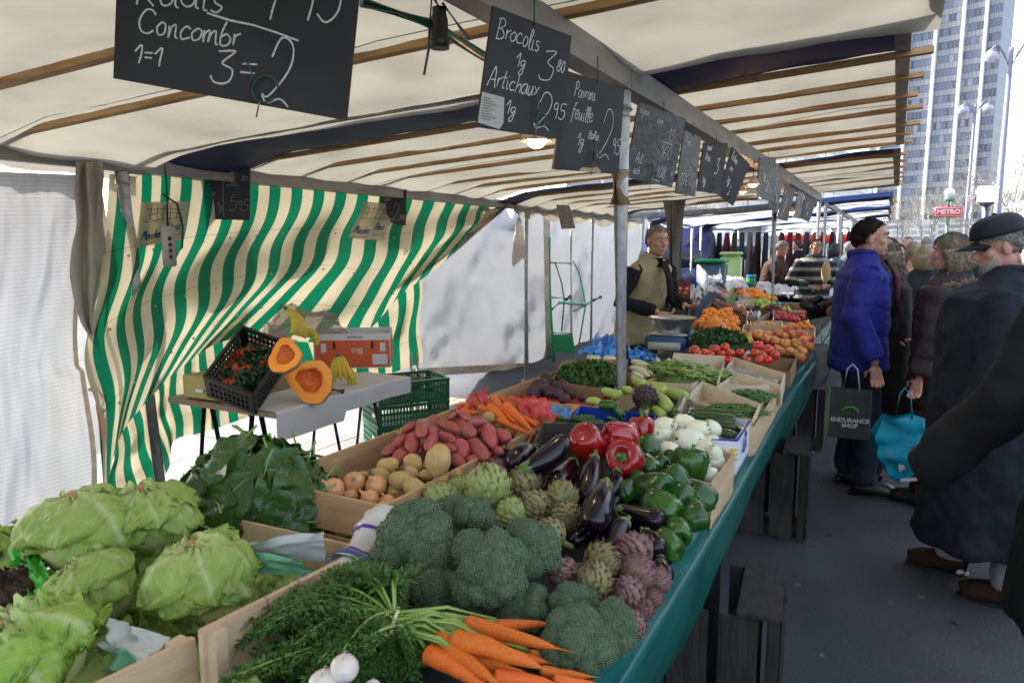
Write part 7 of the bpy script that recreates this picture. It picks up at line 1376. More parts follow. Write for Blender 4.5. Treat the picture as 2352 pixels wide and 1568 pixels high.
def person(label, loc, yaw, h, head=(0, 0), L_=None, R_=None, coat=None, trouser=None, shoe=None, hair=None, skin=None, feet=((-.1, 0), (.1, .02)), vox=.008, beard=None, lean=(0, 0), hands=True, face=True, grp=None, rings=None, sk=1.):
    s = h / 1.75; t = thing('person', label, 'person', loc, (0, 0, yaw), grp); t.scale = (s, s, s); skin = skin or skin_m
    coat = coat or {}; lx, ly = lean
    L_ = L_ or ((-.27, .0, 1.14), (-.28, .08, .88), (0, .1, -1), (1, 0, 0)); R_ = R_ or ((.27, .0, 1.14), (.28, .08, .88), (0, .1, -1), (-1, 0, 0))
    sh = {-1: Vector((-.185 + lx, ly, 1.42)), 1: Vector((.185 + lx, ly, 1.42))}; hc = Vector((lx * 1.25, .03 + ly * 1.3, 1.622)); nb = Vector((lx, ly - .02, 1.46))
    Rh = Euler((head[1], 0, head[0])).to_matrix(); b = MB()
    def hp(x, y, z): return hc + Rh @ Vector((x, y, z))
    def el(c, r): # ellipsoid turned with the head
        m = MB().sphere((0, 0, 0), r, 18, 12); m.v = [tuple(hc + Rh @ (Vector(v) + Vector(c))) for v in m.v]; b.merge(m)
    el((0, -.012, .03), (.074, .096, .084)); el((0, .028, -.04), (.06, .062, .074)); el((0, .058, -.088), (.032, .026, .02)); el((0, .0, -.05), (.062, .06, .055))
    for q in (-1, 1): el((q * .038, .052, -.016), (.028, .026, .026)); el((q * .077, -.008, -.008), (.007, .019, .031)); el((q * .028, .07, .036), (.024, .014, .011))
    b.tube([hp(0, .076, .02), hp(0, .097, -.008), hp(0, .108, -.026)], [.009, .011, .0135], 8); b.tube([hp(-.011, .094, -.03), hp(.011, .094, -.03)], .009, 8)
    el((0, .084, -.056), (.022, .009, .006)); el((0, .081, -.067), (.02, .01, .007))
    b.tube([hp(0, -.02, -.04), (hp(0, -.03, -.1) + nb) / 2, nb, nb - Vector((0, 0, .08))], [.055, .054, .06, .08], 14)
    b.tube([nb + Vector((0, 0, -.02)), nb.lerp(Vector((0, 0, .95)), .5), Vector((0, 0, .95))], [.09, .11, .11], 14)
    for q, A in ((-1, L_), (1, R_)):
        e, w_, d, pn = [Vector(v) for v in A]; b.tube([nb + Vector((0, 0, -.10)), sh[q] - Vector((q * .02, 0, .05)), e, w_], [.045, .036, .033, .024], 10)
        if hands: hand(b, w_, d, pn, .55, 1.0)
    hip = {-1: Vector((-.09, 0, .92)), 1: Vector((.09, 0, .92))}; kn = {}
    for q, f in zip((-1, 1), feet):
        kn[q] = Vector(((hip[q].x + f[0]) / 2 + .0, f[1] / 2 + .03, .5)); b.tube([Vector((0, 0, .98)), hip[q], kn[q], Vector((f[0], f[1], .1)), Vector((f[0], f[1] + .1, .04))], [.1, .075, .05, .035, .03], 10)
    remesh(b, 'body', skin, t, vox * .8, 2)
    if face:
        for q in (-1, 1):
            MB().sphere(hp(q * .030, .0735, .012), (.0125, .009, .0075), 10, 8).build('eye', eye_w, t); MB().sphere(hp(q * .030, .0800, .0115), .0052, 8, 6).build('iris', eye_d, t)
            MB().tube([hp(q * .012, .087, .032), hp(q * .03, .087, .039), hp(q * .05, .072, .033)], [.004, .005, .003], 6, flat=.7).build('eyebrow', (hair or [eye_d])[0] if not beard else beard, t)
        MB().tube([hp(-.022, .083, -.061), hp(0, .0935, -.0605), hp(.022, .083, -.061)], [.002, .0045, .002], 6, flat=.6).build('lips', lip_m, t)
    # hair
    if hair:
        hm, style = hair[:2]; m = MB(); hl = {'short': -.42, 'bald': -.3, 'long': -.55, 'bob': -.5, 'cap': -.35}[style]
        def hf(u, v):
            a = u * 2 * math.pi; ph = v * math.pi; d = Vector((math.sin(ph) * math.sin(a), math.sin(ph) * math.cos(a), math.cos(ph))); front = max(0, d.y); lim = lerp(-.8, -.12, max(0, min(1, (d.y + .55) * 2))) if d.y < .1 else lerp(-.12, .60, min(1, (d.y - .1) * 2.2))
            if style == 'bald': lim = -.7 if d.y < -.2 else lerp(-.4, .93, max(0, min(1, (d.y + .2) * 2)))
            if style in ('long', 'bob'): lim = -.95 if d.y < .2 else lerp(-.9, .45, min(1, (d.y - .2) * 2.2))
            if style == 'cap' : lim = lerp(-.5, .1, max(0, min(1, d.y + .6)))
            q_ = max(0, min(1, (d.z - lim) / .22 + .5)); q_ = q_ * q_ * (3 - 2 * q_); k = lerp(.80, 1.03 if style in ('short', 'cap') else 1.07, q_) + .04 * nz(d, 5, h) + .025 * nz((d.x * 14, d.y * 4, d.z * 14))
            k *= 1 + .3 * max(0, -d.z) * (1 if d.y < .15 else 0); r_ = (.076, .098, .088); p = Vector((d.x * r_[0] * k, d.y * r_[1] * k - .014, d.z * r_[2] * k + .03))
            if style == 'bald' and d.z > .75: p = Vector((d.x * r_[0] * .97, d.y * r_[1] * .97 - .014, d.z * r_[2] * .97 + .03))
            if style in ('long', 'bob') and d.z < 0 and d.z > lim: dl = (.16 if style == 'long' else .07) * (-d.z); p += Vector((p.x * .35, p.y * .25 - .01, -dl))
            return hc + Rh @ p
        m.grid(hf, 44, 30, uv=False)
        if face:
            r3 = random.Random(int(h * 100)); dn = Rh.inverted() @ Vector((0, 0, -1)); cc = hc + Rh @ Vector((0, -.014, .03))
            for i in range(1700):
                u_, v_ = r3.random(), math.acos(r3.uniform(-.9, 1)) / PI; p_ = hf(u_, v_); nn = (p_ - cc)
                if nn.length < .078: continue
                nn.normalize(); tg = (Rh @ Vector((0, -.5, -1)) if style != 'long' else Vector((0, 0, -1))) + Vector((r3.gauss(0, .25), r3.gauss(0, .25), 0)); tg = (tg - nn * tg.dot(nn)).normalized(); sd_ = tg.cross(nn) * .0016; L3 = r3.uniform(.01, .024) if style in ('short', 'cap') else r3.uniform(.02, .045); q1, q2 = p_ + nn * r3.uniform(.001, .006), p_ + tg * L3 + nn * r3.uniform(-.002, .008)
                m.add([q1 - sd_, q1 + sd_, (q1 + q2) / 2 + nn * .003 + sd_, q2, (q1 + q2) / 2 + nn * .003 - sd_], [(0, 1, 2, 3, 4)])
        m.build('hair', hm, t)
    if beard: 
        m = MB()
        def bf(u, v): a = lerp(-1.35, 1.35, u); z = lerp(-.045, -.108, v); r = lerp(.064, .030, v ** 2); y_ = r * math.cos(a) * 1.08 + lerp(.012, .048, v); return hp(r * 1.0 * math.sin(a), y_ + .002 * nz((u * 20, v * 20, 0)), z - (.008 if abs(a) < .35 and v < .2 else 0))
        m.grid(bf, 24, 8, uv=False).build('beard', beard, t, solid=.006)
    # trousers and shoes
    if trouser:
        m = MB()
        for q, f in zip((-1, 1), feet): m.tube([Vector((0, 0, 1.0)), Vector((q * .085, 0, .9)), kn[q] + Vector((0, .0, 0)), Vector((f[0], f[1], .30)), Vector((f[0], f[1], .085))], [.13, .115, .085, .075, .078], 14)
        remesh(m, 'trousers', trouser, t, .012, 3, lambda c: .006 * nz(c, 14) + .008 * nz((c[0] * .5, c[1] * .5, c[2]), 16))
    if shoe:
        for f in feet:
            m = MB().tube([(f[0], f[1] - .075, .05), (f[0], f[1] - .03, .06), (f[0], f[1] + .05, .058), (f[0], f[1] + .13, .045), (f[0], f[1] + .185, .036)], [.04, .05, .052, .052, .034], 14, flat=1.0); m.tube([(f[0], f[1], .05), (f[0], f[1], .12)], [.045, .046], 12)
            m.v = [(x, y, max(z, .012)) for x, y, z in m.v]; so_ = m.build('shoe', shoe, t)
            MB().tube([(f[0], f[1] - .085, .009), (f[0], f[1] + .05, .009), (f[0], f[1] + .195, .009)], [.03, .044, .032], 12, flat=.2).build('sole', black_pl, so_)
    if coat:
        m = MB(); w0 = coat.get('w', .20); hem = coat.get('hem', .85); fl = coat.get('flare', .0); th = coat.get('t', .12); nbz = Vector((lx * 1.0, ly * 1.0, 0))
        rg = [(1.515, .075, .075), (1.465, .135, .095), (1.40, w0 * .98, th * .98), (1.25, w0 * 1.0, th * 1.08), (1.08, w0 * .94, th * 1.08), (.95, w0 * .94, th * 1.1)]
        if hem < .93: rg += [(lerp(.95, hem, .5), w0 * (.96 + fl * .5), th * (1.14 + fl * .5)), (hem + .01, w0 * (.98 + fl), th * (1.16 + fl)), (hem, w0 * (.94 + fl), th * (1.1 + fl))]
        def R__(z): k = max(0, (z - .95) / .5); return nbz * k
        n = 26; vs_ = []
        for z, rx, ry in rg: c = R__(z); vs_ += [Vector((c.x + rx * math.cos(a), c.y - .005 + ry * math.sin(a), z)) for a in [2 * math.pi * i / n for i in range(n)]]
        m.add(vs_, [(i * n + j, (i + 1) * n + j, (i + 1) * n + (j + 1) % n, i * n + (j + 1) % n) for i in range(len(rg) - 1) for j in range(n)] + [tuple(range(n)), tuple((len(rg) - 1) * n + j for j in range(n))[::-1]])
        sr = coat.get('sleeve', .062); cut = coat.get('cut', .93)
        sl_ = m if not coat.get('sleeve_m') else MB()
        for q, A in ((-1, L_), (1, R_)):
            e, w_ = Vector(A[0]), Vector(A[1]); s0 = sh[q] - Vector((q * .03, 0, .01)); sl_.tube([s0, sh[q] + Vector((q * .015, 0, -.03)), sh[q].lerp(e, .5), e, e.lerp(w_, .5), e.lerp(w_, cut)], [sr * 1.1, sr * 1.22, sr * 1.1, sr, sr * .92, sr * .85], 14)
        c = coat.get('collar', .05)
        if c: m.tube([Vector((nb.x, nb.y, 1.45)), Vector((nb.x * 1.05, nb.y, 1.475 + c))], [.092, .082], 18)
        pf_ = coat.get('puff', 0); fn = (lambda c: .009 * abs(math.sin(c[2] * math.pi / pf_ + 1.3 * nz(c, 3))) ** .6 + .009 * nz(c, 11) + .004 * nz(c, 27)) if pf_ else (lambda c: .016 * nz((c[0], c[1], c[2] * .45), 8) + .010 * (1 - abs(2.2 * nz((c[0], c[1] + c[2] * .5, c[2] * .6), 7))) + .005 * nz(c, 22))
        co_ = remesh(m, coat.get('name', 'coat'), coat['m'], t, coat.get('vox', .011), 3, coat.get('disp', fn))
        if coat.get('sleeve_m'): remesh(sl_, 'sleeves', coat['sleeve_m'], t, .01, 2, lambda c: .006 * nz(c, 14) + .005 * nz(c, 26))
    return t, hp, hc
def fabric(nm, c, c2=None, **k): return mat(nm, c, c2 or tuple(v * .75 for v in c), ns=k.pop('ns', 12), rough=k.pop('rough', .85), bump=k.pop('bump', .25), bs=k.pop('bs', 60), spec=.25, **k)
navyc = fabric('navy_wool', (.018, .021, .032)); blackc = fabric('black_cloth', (.010, .010, .012)); jean = fabric('dark_jeans', (.014, .018, .035)); blk_leather = mat('black_leather', (.012, .011, .011), rough=.35)
grey_h = mat('grey_hair', (.30, .28, .26), (.18, .17, .16), ns=40, rough=.6, sc=(1, 1, .3)); dark_h = mat('dark_hair', (.012, .008, .006), (.025, .016, .011), ns=40, rough=.8, spec=.2); blond_h = mat('ash_blond_hair', (.26, .21, .14), (.16, .125, .085), ns=50, rough=.5, sc=(1, 1, .3)); blk_h = mat('black_hair', (.008, .007, .007), rough=.4)
PI = math.pi
# vendor in the beige vest, behind the table; faces the aisle, head turned to the camera
p = P(1468, 560, X=-1.88)
vest = fabric('beige_vest', (.34, .29, .17), (.29, .245, .14))
v, hp, hc = person('stallholder with short grey hair in a beige vest over black sleeves, behind the scale', (p.x, p.y, 0), -PI / 2 - .45, 1.79, head=(-.28, -.12), lean=(0, .13), skin=skin_t, hair=(grey_h, 'short'), L_=((-.30, .10, 1.16), (-.16, .36, 1.12), (.25, 1, -.1), (.2, 0, -1)), R_=((.30, .10, 1.15), (.13, .34, 1.08), (-.15, 1, -.2), (-.2, 0, -1)),
   coat=dict(m=vest, name='vest', w=.215, t=.135, hem=.80, sleeve_m=blackc, collar=0), trouser=jean, shoe=blk_leather, vox=.007)
MB().tube([hc + Vector((0, -.02, -.20)), hc + Vector((0, -.02, -.13))], [.085, .072], 18).tube([hc + Vector((0, .07, -.16)), hc + Vector((.0, .135, -.30)), hc + Vector((0, .15, -.48))], [.04, .035, .03], 10, flat=.6).build('scarf', blackc, v)
for q in (-1, 1): MB().box((q * .105, .15, 1.12), (.10, .02, .10), bev=.008).build('vest_pocket', vest, v)
# striped jumper vendor
def jumper_mat():
    m = bpy.data.materials.new('striped_jumper'); m.use_nodes = True; N = m.node_tree.nodes; L = m.node_tree.links; b = N['Principled BSDF']; tc = N.new('ShaderNodeTexCoord'); s_ = N.new('ShaderNodeSeparateXYZ'); L.new(tc.outputs['Object'], s_.inputs[0])
    a = N.new('ShaderNodeMath'); a.operation = 'MULTIPLY'; a.inputs[1].default_value = 7.5; L.new(s_.outputs[2], a.inputs[0]); f = N.new('ShaderNodeMath'); f.operation = 'FRACT'; L.new(a.outputs[0], f.inputs[0])
    cr = N.new('ShaderNodeValToRGB'); cr.color_ramp.interpolation = 'CONSTANT'; L.new(f.outputs[0], cr.inputs[0]); e = cr.color_ramp.elements; e[0].color = (.012, .013, .02, 1); e[1].position = .55; e[1].color = (.30, .28, .25, 1)
    for p_, c in ((.62, (.03, .03, .04, 1)), (.70, (.36, .34, .30, 1)), (.82, (.05, .05, .06, 1)), (.88, (.22, .20, .18, 1)), (.93, (.012, .013, .02, 1))): q = e.new(p_); q.color = c
    L.new(cr.outputs[0], b.inputs['Base Color']); b.inputs['Roughness'].default_value = .9; return m
p = P(1872, 565, Y=11.35)
v, hp, hc = person('stallholder with glasses in a black and white striped jumper', (p.x, p.y, 0), PI + .5, 1.74, head=(.1, 0), hair=(dark_h, 'short'), L_=((-.36, .04, 1.15), (-.14, .20, 1.06), (1, .2, -.1), (0, -1, 0)), R_=((.36, .04, 1.15), (.14, .22, 1.05), (-1, .2, -.1), (0, -1, 0)), coat=dict(m=jumper_mat(), name='jumper', w=.27, t=.15, hem=.86, collar=.02, sleeve=.066), trouser=jean, shoe=blk_leather, vox=.009)
for q in (-1, 1): MB().tube([hp(q * .032 + .021 * math.cos(a), .098, .010 + .015 * math.sin(a)) for a in [i * PI / 7 for i in range(15)]], .0018, 5).build('glasses', black_pl, v)
pbag = MB().sphere((0, 0, 0), (.06, .05, .15), 12, 10, fn=lambda d: 1 + .1 * nz(d, 3)).build('paper_bag', mat('brown_paper', (.45, .29, .14), rough=.8)); q_ = P(1897, 625, Y=11.05); pbag.location = q_; tag(pbag, 'brown paper bag held by the man in the striped jumper', 'bag')
p = P(1768, 575, Y=11.6); person('man in a brown jacket bending over the far fruit, partly behind the second post', (p.x, p.y, 0), -PI / 2 - .1, 1.70, head=(0, -.5), lean=(0, .12), hair=(grey_h, 'short'), L_=((-.25, .18, 1.2), (-.15, .42, 1.08), (0, 1, -.3), (0, 0, -1)), R_=((.25, .18, 1.2), (.15, .42, 1.08), (0, 1, -.3), (0, 0, -1)), coat=dict(m=fabric('brown_wool', (.075, .038, .03)), name='jacket', w=.24, t=.15, hem=.75), trouser=jean, shoe=blk_leather, vox=.01)
p = P(1918, 565, Y=14); person('woman with black hair and a denim jacket behind the striped jumper man', (p.x, p.y, 0), -.9, 1.68, hair=(blk_h, 'long'), coat=dict(m=fabric('denim', (.05, .08, .13), (.16, .2, .25), ns=20), name='jacket', hem=.85), trouser=jean, shoe=blk_leather, vox=.012, face=False)
# man in the blue down jacket
p = P(1945, 1125, Z=0)
bluef = fabric('blue_down_fabric', (.017, .021, .21), (.013, .016, .16), ns=5, rough=.7, bump=.35, bs=30)
v, hp, hc = person('man in a bright blue down jacket in profile, shopping bag in hand', (p.x + .02, p.y + .04, 0), -PI / 2 + .12, 1.80, head=(.0, -.05), hair=(dark_h, 'short'), feet=((-.12, -.02), (.11, .06)), R_=((.27, -.06, 1.15), (.25, .07, .87), (0, .15, -1), (-1, 0, 0)), L_=((-.25, .06, 1.14), (-.14, .22, .98), (.5, 1, 0), (0, 0, -1)),
   coat=dict(m=bluef, name='down_jacket', w=.205, t=.15, hem=.80, puff=.15, collar=.07, sleeve=.072, cut=.90), trouser=jean, shoe=blk_leather, vox=.0065)
MB().tube([hc + Vector((.02, .085, -.13)), hc + Vector((.03, .15, -.25)), hc + Vector((.02, .165, -.45))], [.03, .035, .02], 8, flat=.6).build('scarf', fabric('red_tartan', (.13, .02, .03), (.05, .03, .05), ns=30), v)
# carrier bags
def carrier(label, top, w_, hgt, d_, rz, m, side_m=None, deform=.0, handle=None, hl=.14):
    t = thing('carrier_bag', label, 'shopping bag', top, (0, 0, rz)); mb = MB()
    def f(u, v):
        a = u * 4; i = int(a) % 4; fr = a - int(a); c = [(-1, -1), (1, -1), (1, 1), (-1, 1)]; x0, y0 = c[i]; x1, y1 = c[(i + 1) % 4]; x = lerp(x0, x1, fr) * w_ / 2; y = lerp(y0, y1, fr) * d_ / 2 * (.35 + .65 * v)
        k = deform * nz((x * 9, y * 9, v * 4), 1.2); bl_ = deform * .8 * math.sin(PI * v); return Vector((x * (1 + bl_) * (1 - deform * 1.2 * v ** 4) + k * .05, y * (1 + bl_ * 2) + k * .06, -v * hgt + k * .03 - (deform * .05 * math.cos(x / w_ * 3) if v > .95 else 0)))
    mb.grid(f, 48, 24, uv=False); n = mb.n; mb.add([f(i / 48, 1) for i in range(48)], [tuple(range(48))]); mb.build('bag', m, t)
    MB().tube([(-w_ * .2, -d_ * .17, -.01), (-w_ * .12, -.01, hl * .8), (0, 0, hl), (w_ * .12, -.01, hl * .8), (w_ * .2, -d_ * .17, -.01)], .006, 8, flat=.6).build('handle', handle or m, t)
    if side_m: MB().box((-w_ / 2 - .002, 0, -hgt / 2), (.003, d_ * .75, hgt * .98)).build('side_panel', side_m, t, smooth=False)
    return t
q_ = P(1955, 892, Y=4.42); cb = carrier('black paper bag with a green flame emblem, carried by the blue jacket man', q_, .215, .28, .08, .12, mat('black_paper', (.012, .014, .013), (.02, .025, .02), ns=20, rough=.5), mat('bag_green', (.08, .55, .03), rough=.5), handle=mat('white_cord', (.5, .45, .5)))
Rt = Matrix.Rotation(PI / 2, 4, 'X'); bgm = mat('bag_green', (.08, .55, .03)); wht_p = mat('white_print', (.6, .65, .6))
text_mesh('ENDURANCE', .033, wht_p, cb, Matrix.Translation((0.0, -.044, -.175)) @ Rt, 'printed_lettering', bold=.0008); text_mesh('SHOP', .033, wht_p, cb, Matrix.Translation((0.0, -.045, -.205)) @ Rt, 'printed_lettering', bold=.0008)
em = MB().tube([Vector((.04 * math.cos(a), -.044, -.125 + .028 * math.sin(a))) for a in [(-.1 + i * .142) * PI for i in range(9)]], .0028, 5)
for x in (-.016, 0, .016): em.tube([(x, -.044, -.145), (x, -.0445, -.118 - abs(x) * .4)], [.006, .001], 6)
em.build('flame_emblem', bgm, cb)
q_ = P(2074, 955, Y=4.5); cy = carrier('turquoise carrier bag with a pink and white picture, carried by the woman in brown', q_, .215, .34, .12, .25, mat('turquoise_plastic', (.0, .30, .44), (.0, .24, .36), ns=8, rough=.35, bump=.5, bs=14), deform=.5, hl=.16)
MB().add([(-.02, -.082, -.30), (.10, -.075, -.20), (.125, -.068, -.12), (.06, -.078, -.17), (-.03, -.082, -.25)], [(0, 1, 2, 3, 4)]).build('picture', mat('pink_print', (.55, .35, .42), (.6, .55, .6), ns=12), cy, smooth=False); MB().box((.10, -.088, -.19), (.03, .004, .05), (0, .5, 0)).build('red_print', printr, cy, smooth=False); MB().box((.04, -.091, -.335), (.11, .004, .018), (0, -.15, 0)).build('white_print', wht_p, cy, smooth=False)
wb = carrier('white plastic bag behind the blue jacket man at the table', P(1876, 790, Y=5.6), .17, .30, .1, .1, mat('grey_white_plastic', (.50, .51, .55), (.42, .43, .47), ns=8, rough=.4, bump=.5, bs=14), deform=.3)
# woman behind him with fur collar, facing the stall
p = P(2036, 560, Y=5.45); furm = mat('brown_fur', (.05, .035, .025), (.16, .12, .09), ns=30, rough=.95, bump=.9, bs=60)
v, hp, hc = person('woman in a dark fur collared coat, mostly hidden by the blue jacket man', (p.x, p.y, 0), PI / 2, 1.68, hair=(blond_h, 'bob'), L_=((-.26, .05, 1.13), (-.20, .20, 1.20), (.3, 1, .3), (1, 0, 0)), R_=((.22, .25, 1.25), (.12, .52, 1.19), (0, 1, 0), (0, 0, -1)), coat=dict(m=fabric('dark_brown_coat', (.022, .017, .015)), hem=.30, w=.22, t=.17, flare=.2, collar=0), trouser=blackc, shoe=blk_leather, vox=.009)
def fur(c0, path, rad, par, m, n=900, L_=.035, seed=1, name='fur_trim'):
    rr = random.Random(seed); mb = MB().tube(path, rad, 12); path = [Vector(q) for q in path]
    for i in range(n):
        f = rr.random() * (len(path) - 1); k = int(f); q = path[k].lerp(path[k + 1], f - k); d = Vector((rr.gauss(0, 1), rr.gauss(0, 1), rr.gauss(0, 1))).normalized(); r = rad if not hasattr(rad, '__len__') else rad[k]; a = q + d * r * .9; e = a + (d + Vector((0, 0, -.4))) * L_ * rr.uniform(.5, 1.2); s_ = d.cross(Vector((rr.random(), rr.random(), 1))).normalized() * .003; mb.add([a - s_, a + s_, e], [(0, 1, 2)])
    return mb.build(name, m, par, smooth=False)
fur(0, [(-.1, .12, 1.36), (-.13, .0, 1.47), (0, -.1, 1.50), (.13, .0, 1.47), (.1, .12, 1.36), (.06, .15, 1.2)], .05, v, furm, 900)
pu = thing('purse', 'small black open purse held out over the fruit', 'purse', P(1862, 704, Y=5.35)); MB().box((0, 0, 0), (.14, .04, .08), (0, .5, 0), bev=.012).box((.03, .0, .045), (.10, .03, .05), (0, -.4, 0), bev=.01).build('purse_body', blk_leather, pu)
# woman in brown down coat
p = P(2125, 1160, Z=0); bdn = fabric('brown_down_fabric', (.040, .030, .032), (.03, .022, .024), ns=6, rough=.6, bump=.4, bs=25)
v, hp, hc = person('woman with grey blond hair in a brown quilted coat with fur hood', (p.x + .05, p.y + .02, 0), PI / 2 - .35, 1.70, head=(.15, 0), skin=skin_p, hair=(blond_h, 'bob'), feet=((-.08, .05), (.12, -.1)), L_=((-.27, -.02, 1.12), (-.30, .05, .88), (-.1, .1, -1), (1, 0, 0)), coat=dict(m=bdn, w=.235, t=.18, hem=.55, flare=.05, collar=.06, sleeve=.075, puff=.11), trouser=fabric('dark_red_trousers', (.05, .008, .012)), shoe=blk_leather, vox=.007)
fur(0, [(-.17, .09, 1.33), (-.19, -.02, 1.42), (-.12, -.13, 1.45), (0, -.18, 1.42), (.12, -.15, 1.44), (.19, -.02, 1.42), (.1, .12, 1.35)], .035, v, furm, 1500, .05, 3)
MB().tube([hc + Vector((-.08, -.02, -.17)), hc + Vector((0, .06, -.17)), hc + Vector((.08, -.02, -.16)), hc + Vector((0, -.11, -.14)), hc + Vector((-.08, -.02, -.15))], .035, 10).build('scarf', fabric('white_scarf', (.48, .47, .46), ns=10), v)
# man with the cap
p = P(2288, 568, Y=3.9)
wh_t = fabric('pale_trousers', (.30, .30, .34)); beard_m = mat('grey_beard', (.36, .34, .32), (.22, .20, .19), ns=60, rough=.9, bump=.6, bs=90)
v, hp, hc = person('older man with a black cap and short grey beard in a dark coat', (p.x + .04, p.y, 0), PI / 2 - .12, 1.74, head=(.32, -.28), skin=skin_p, hair=(grey_h, 'cap'), beard=beard_m, feet=((-.12, -.12), (.14, .12)), L_=((-.28, -.02, 1.13), (-.28, .08, .90), (0, .2, -1), (1, 0, 0)), coat=dict(m=navyc, w=.27, t=.23, hem=.24, flare=.10, collar=.06, sleeve=.085), trouser=wh_t, shoe=fabric('brown_suede', (.035, .016, .010), rough=.8), vox=.0058)
capm = fabric('black_cap', (.012, .014, .022), (.02, .022, .03), ns=9, rough=.7)
Rh = Euler((-.28, 0, .32)).to_matrix()
cm = MB()
def cf(u, v): a = u * 2 * PI; ph = v * 1.52; k = 1 + .02 * math.cos(a * 6) * math.sin(ph); return hc + Rh @ Vector((.088 * math.sin(ph) ** .65 * math.sin(a) * k, .112 * math.sin(ph) ** .65 * math.cos(a) * k - .012, .104 * math.cos(ph) ** .7 + .044))
cap_o = cm.grid(cf, 36, 14, uv=False).sphere(cf(0, 0), .009, 8, 6).build('cap', capm, v, solid=.003)
MB().grid(lambda u, w_: hc + Rh @ Vector(((u - .5) * 2 * .078 * (1 - .25 * w_), .088 + w_ * .085 * math.cos((u - .5) * 2.6) - abs(u - .5) * .02 - (.05 * (u - .5) ** 2) * 4 * .6, .047 - w_ * .016 - ((u - .5) * 2) ** 2 * .026)), 16, 8, uv=False).build('cap_peak', capm, v, solid=.005)
# nearest figure cut off by the right edge
p = P(2640, 900, Y=2.5)
person('person in a black coat nearest the camera, cut off by the right edge', (p.x, p.y, 0), .1, 1.78, hair=(dark_h, 'short'), feet=((-.12, -.05), (.14, .1)), L_=((-.31, .0, 1.17), (-.44, .12, .95), (-.1, .3, -1), (1, 0, 0)), coat=dict(m=blackc, w=.25, t=.24, hem=.52, flare=.12, collar=.06, sleeve=.08, cut=1.3), hands=False, trouser=blackc, shoe=blk_leather, vox=.009)
# crowd further down the aisle
peach = fabric('peach_coat', (.50, .28, .20)); crowd = [
 (2100, 8.6, .1, 1.68, peach, (blond_h, 'short'), 'person in a peach coloured coat seen from behind'), (2130, 7.2, .2, 1.64, navyc, (blond_h, 'bob'), 'woman with light brown hair and a navy coat, back turned'), (2133, 9.8, .4, 1.74, fabric('dark_green_coat', (.02, .05, .03)), (grey_h, 'short'), 'person with a grey knitted hat in a green coat behind the peach coat'),
 (2068, 12.5, 2.8, 1.66, fabric('maroon_coat', (.09, .02, .03)), (dark_h, 'short'), 'person in a maroon coat far down the aisle'), (2086, 15, 3.0, 1.80, blackc, (blk_h, 'short'), 'tall dark haired man in black far down the aisle'), (2054, 17, .3, 1.62, fabric('teal_coat', (.02, .07, .07)), (dark_h, 'bob'), 'person in a teal coat far down the aisle'),
 (2110, 19, 2.9, 1.70, fabric('grey_coat', (.12, .12, .13)), (grey_h, 'short'), 'grey coated person at the far end of the crowd'), (2165, 13, .1, 1.70, fabric('brown_coat', (.06, .04, .03)), (dark_h, 'short'), 'brown coated person between the lamps and the crowd'), (2040, 21, 2.6, 1.72, navyc, (dark_h, 'short'), 'navy coated person beyond the teal coat'), (1950, 16, -1., 1.72, fabric('grey_coat', (.12, .12, .13)), (grey_h, 'short'), 'grey haired customer at the second stall'), (1835, 17, 1.2, 1.74, blackc, (blk_h, 'short'), 'person in black among the hanging clothes'),
 (2190, 16, .2, 1.66, fabric('red_coat', (.14, .02, .02)), (dark_h, 'bob'), 'person in a red coat at the right of the crowd'), (2230, 19, 3, 1.70, navyc, (blond_h, 'short'), 'fair haired person far off behind the capped man')]
for x, Y, yw, hh, m, hr, lb in crowd:
    p = P(x, 560, Y=Y); person(lb, (p.x, p.y, 0), yw, hh, hair=hr, coat=dict(m=m, hem=.6, w=.23, t=.16, vox=.018), trouser=jean, shoe=blk_leather, vox=.014 if Y < 10 else .02, face=False, grp='crowd in the aisle')
# ---------------------------------------------------------------- hand truck
ht = thing('hand_truck', 'green steel hand truck leaning against the white tarpaulin', 'hand truck', P(1290, 830, X=XB - .12)); k = mpp(ht.location); off = -ht.location
def hq(x, y, dx=0): return P(x, y, X=XB - .12 + dx) + off
def rod(nm, pts, r, m): MB().tube([hq(*q) for q in pts], r * 1.35, 8).build(nm, m, ht)
gtube = mat('green_tube', (.01, .42, .16), rough=.35); pale = mat('worn_pale_tube', (.42, .45, .42), rough=.4)
rod('side_rail', [(1262, 545), (1264, 700), (1272, 830)], .014, gtube); rod('side_rail', [(1312, 530), (1311, 700), (1314, 880)], .014, pale)
for y in (603, 683, 764): rod('cross_bar', [(1263, y), (1312, y + 2)], .011, pale)
rod('bent_brace', [(1275, 603, .05), (1290, 650, .1), (1296, 690, .1), (1290, 760, .05)], .008, gtube); rod('bent_brace', [(1316, 600), (1330, 625, .05), (1345, 700, .1), (1330, 790, .05)], .008, gtube)
rod('grip_arm', [(1266, 712), (1285, 695, .1), (1345, 700, .15)], .012, gtube); rod('grip_arm', [(1316, 715), (1340, 703, .12), (1372, 685, .16)], .012, gtube)
rod('rubber_grip', [(1362, 690, .15), (1380, 682, .17)], .018, black_pl); rod('rubber_grip', [(1300, 688, .1), (1310, 680, .12)], .016, black_pl)
a, b, c, d = hq(1268, 768, .02), hq(1313, 768, .02), hq(1320, 812, .02), hq(1272, 808, .02); MB().add([a, b, c, d, a + Vector((.012, 0, 0)), b + Vector((.012, 0, 0)), c + Vector((.012, 0, 0)), d + Vector((.012, 0, 0))], [(0, 1, 2, 3), (7, 6, 5, 4), (0, 4, 5, 1), (1, 5, 6, 2), (2, 6, 7, 3), (3, 7, 4, 0)]).build('foot_plate', greenbright, ht, smooth=False)
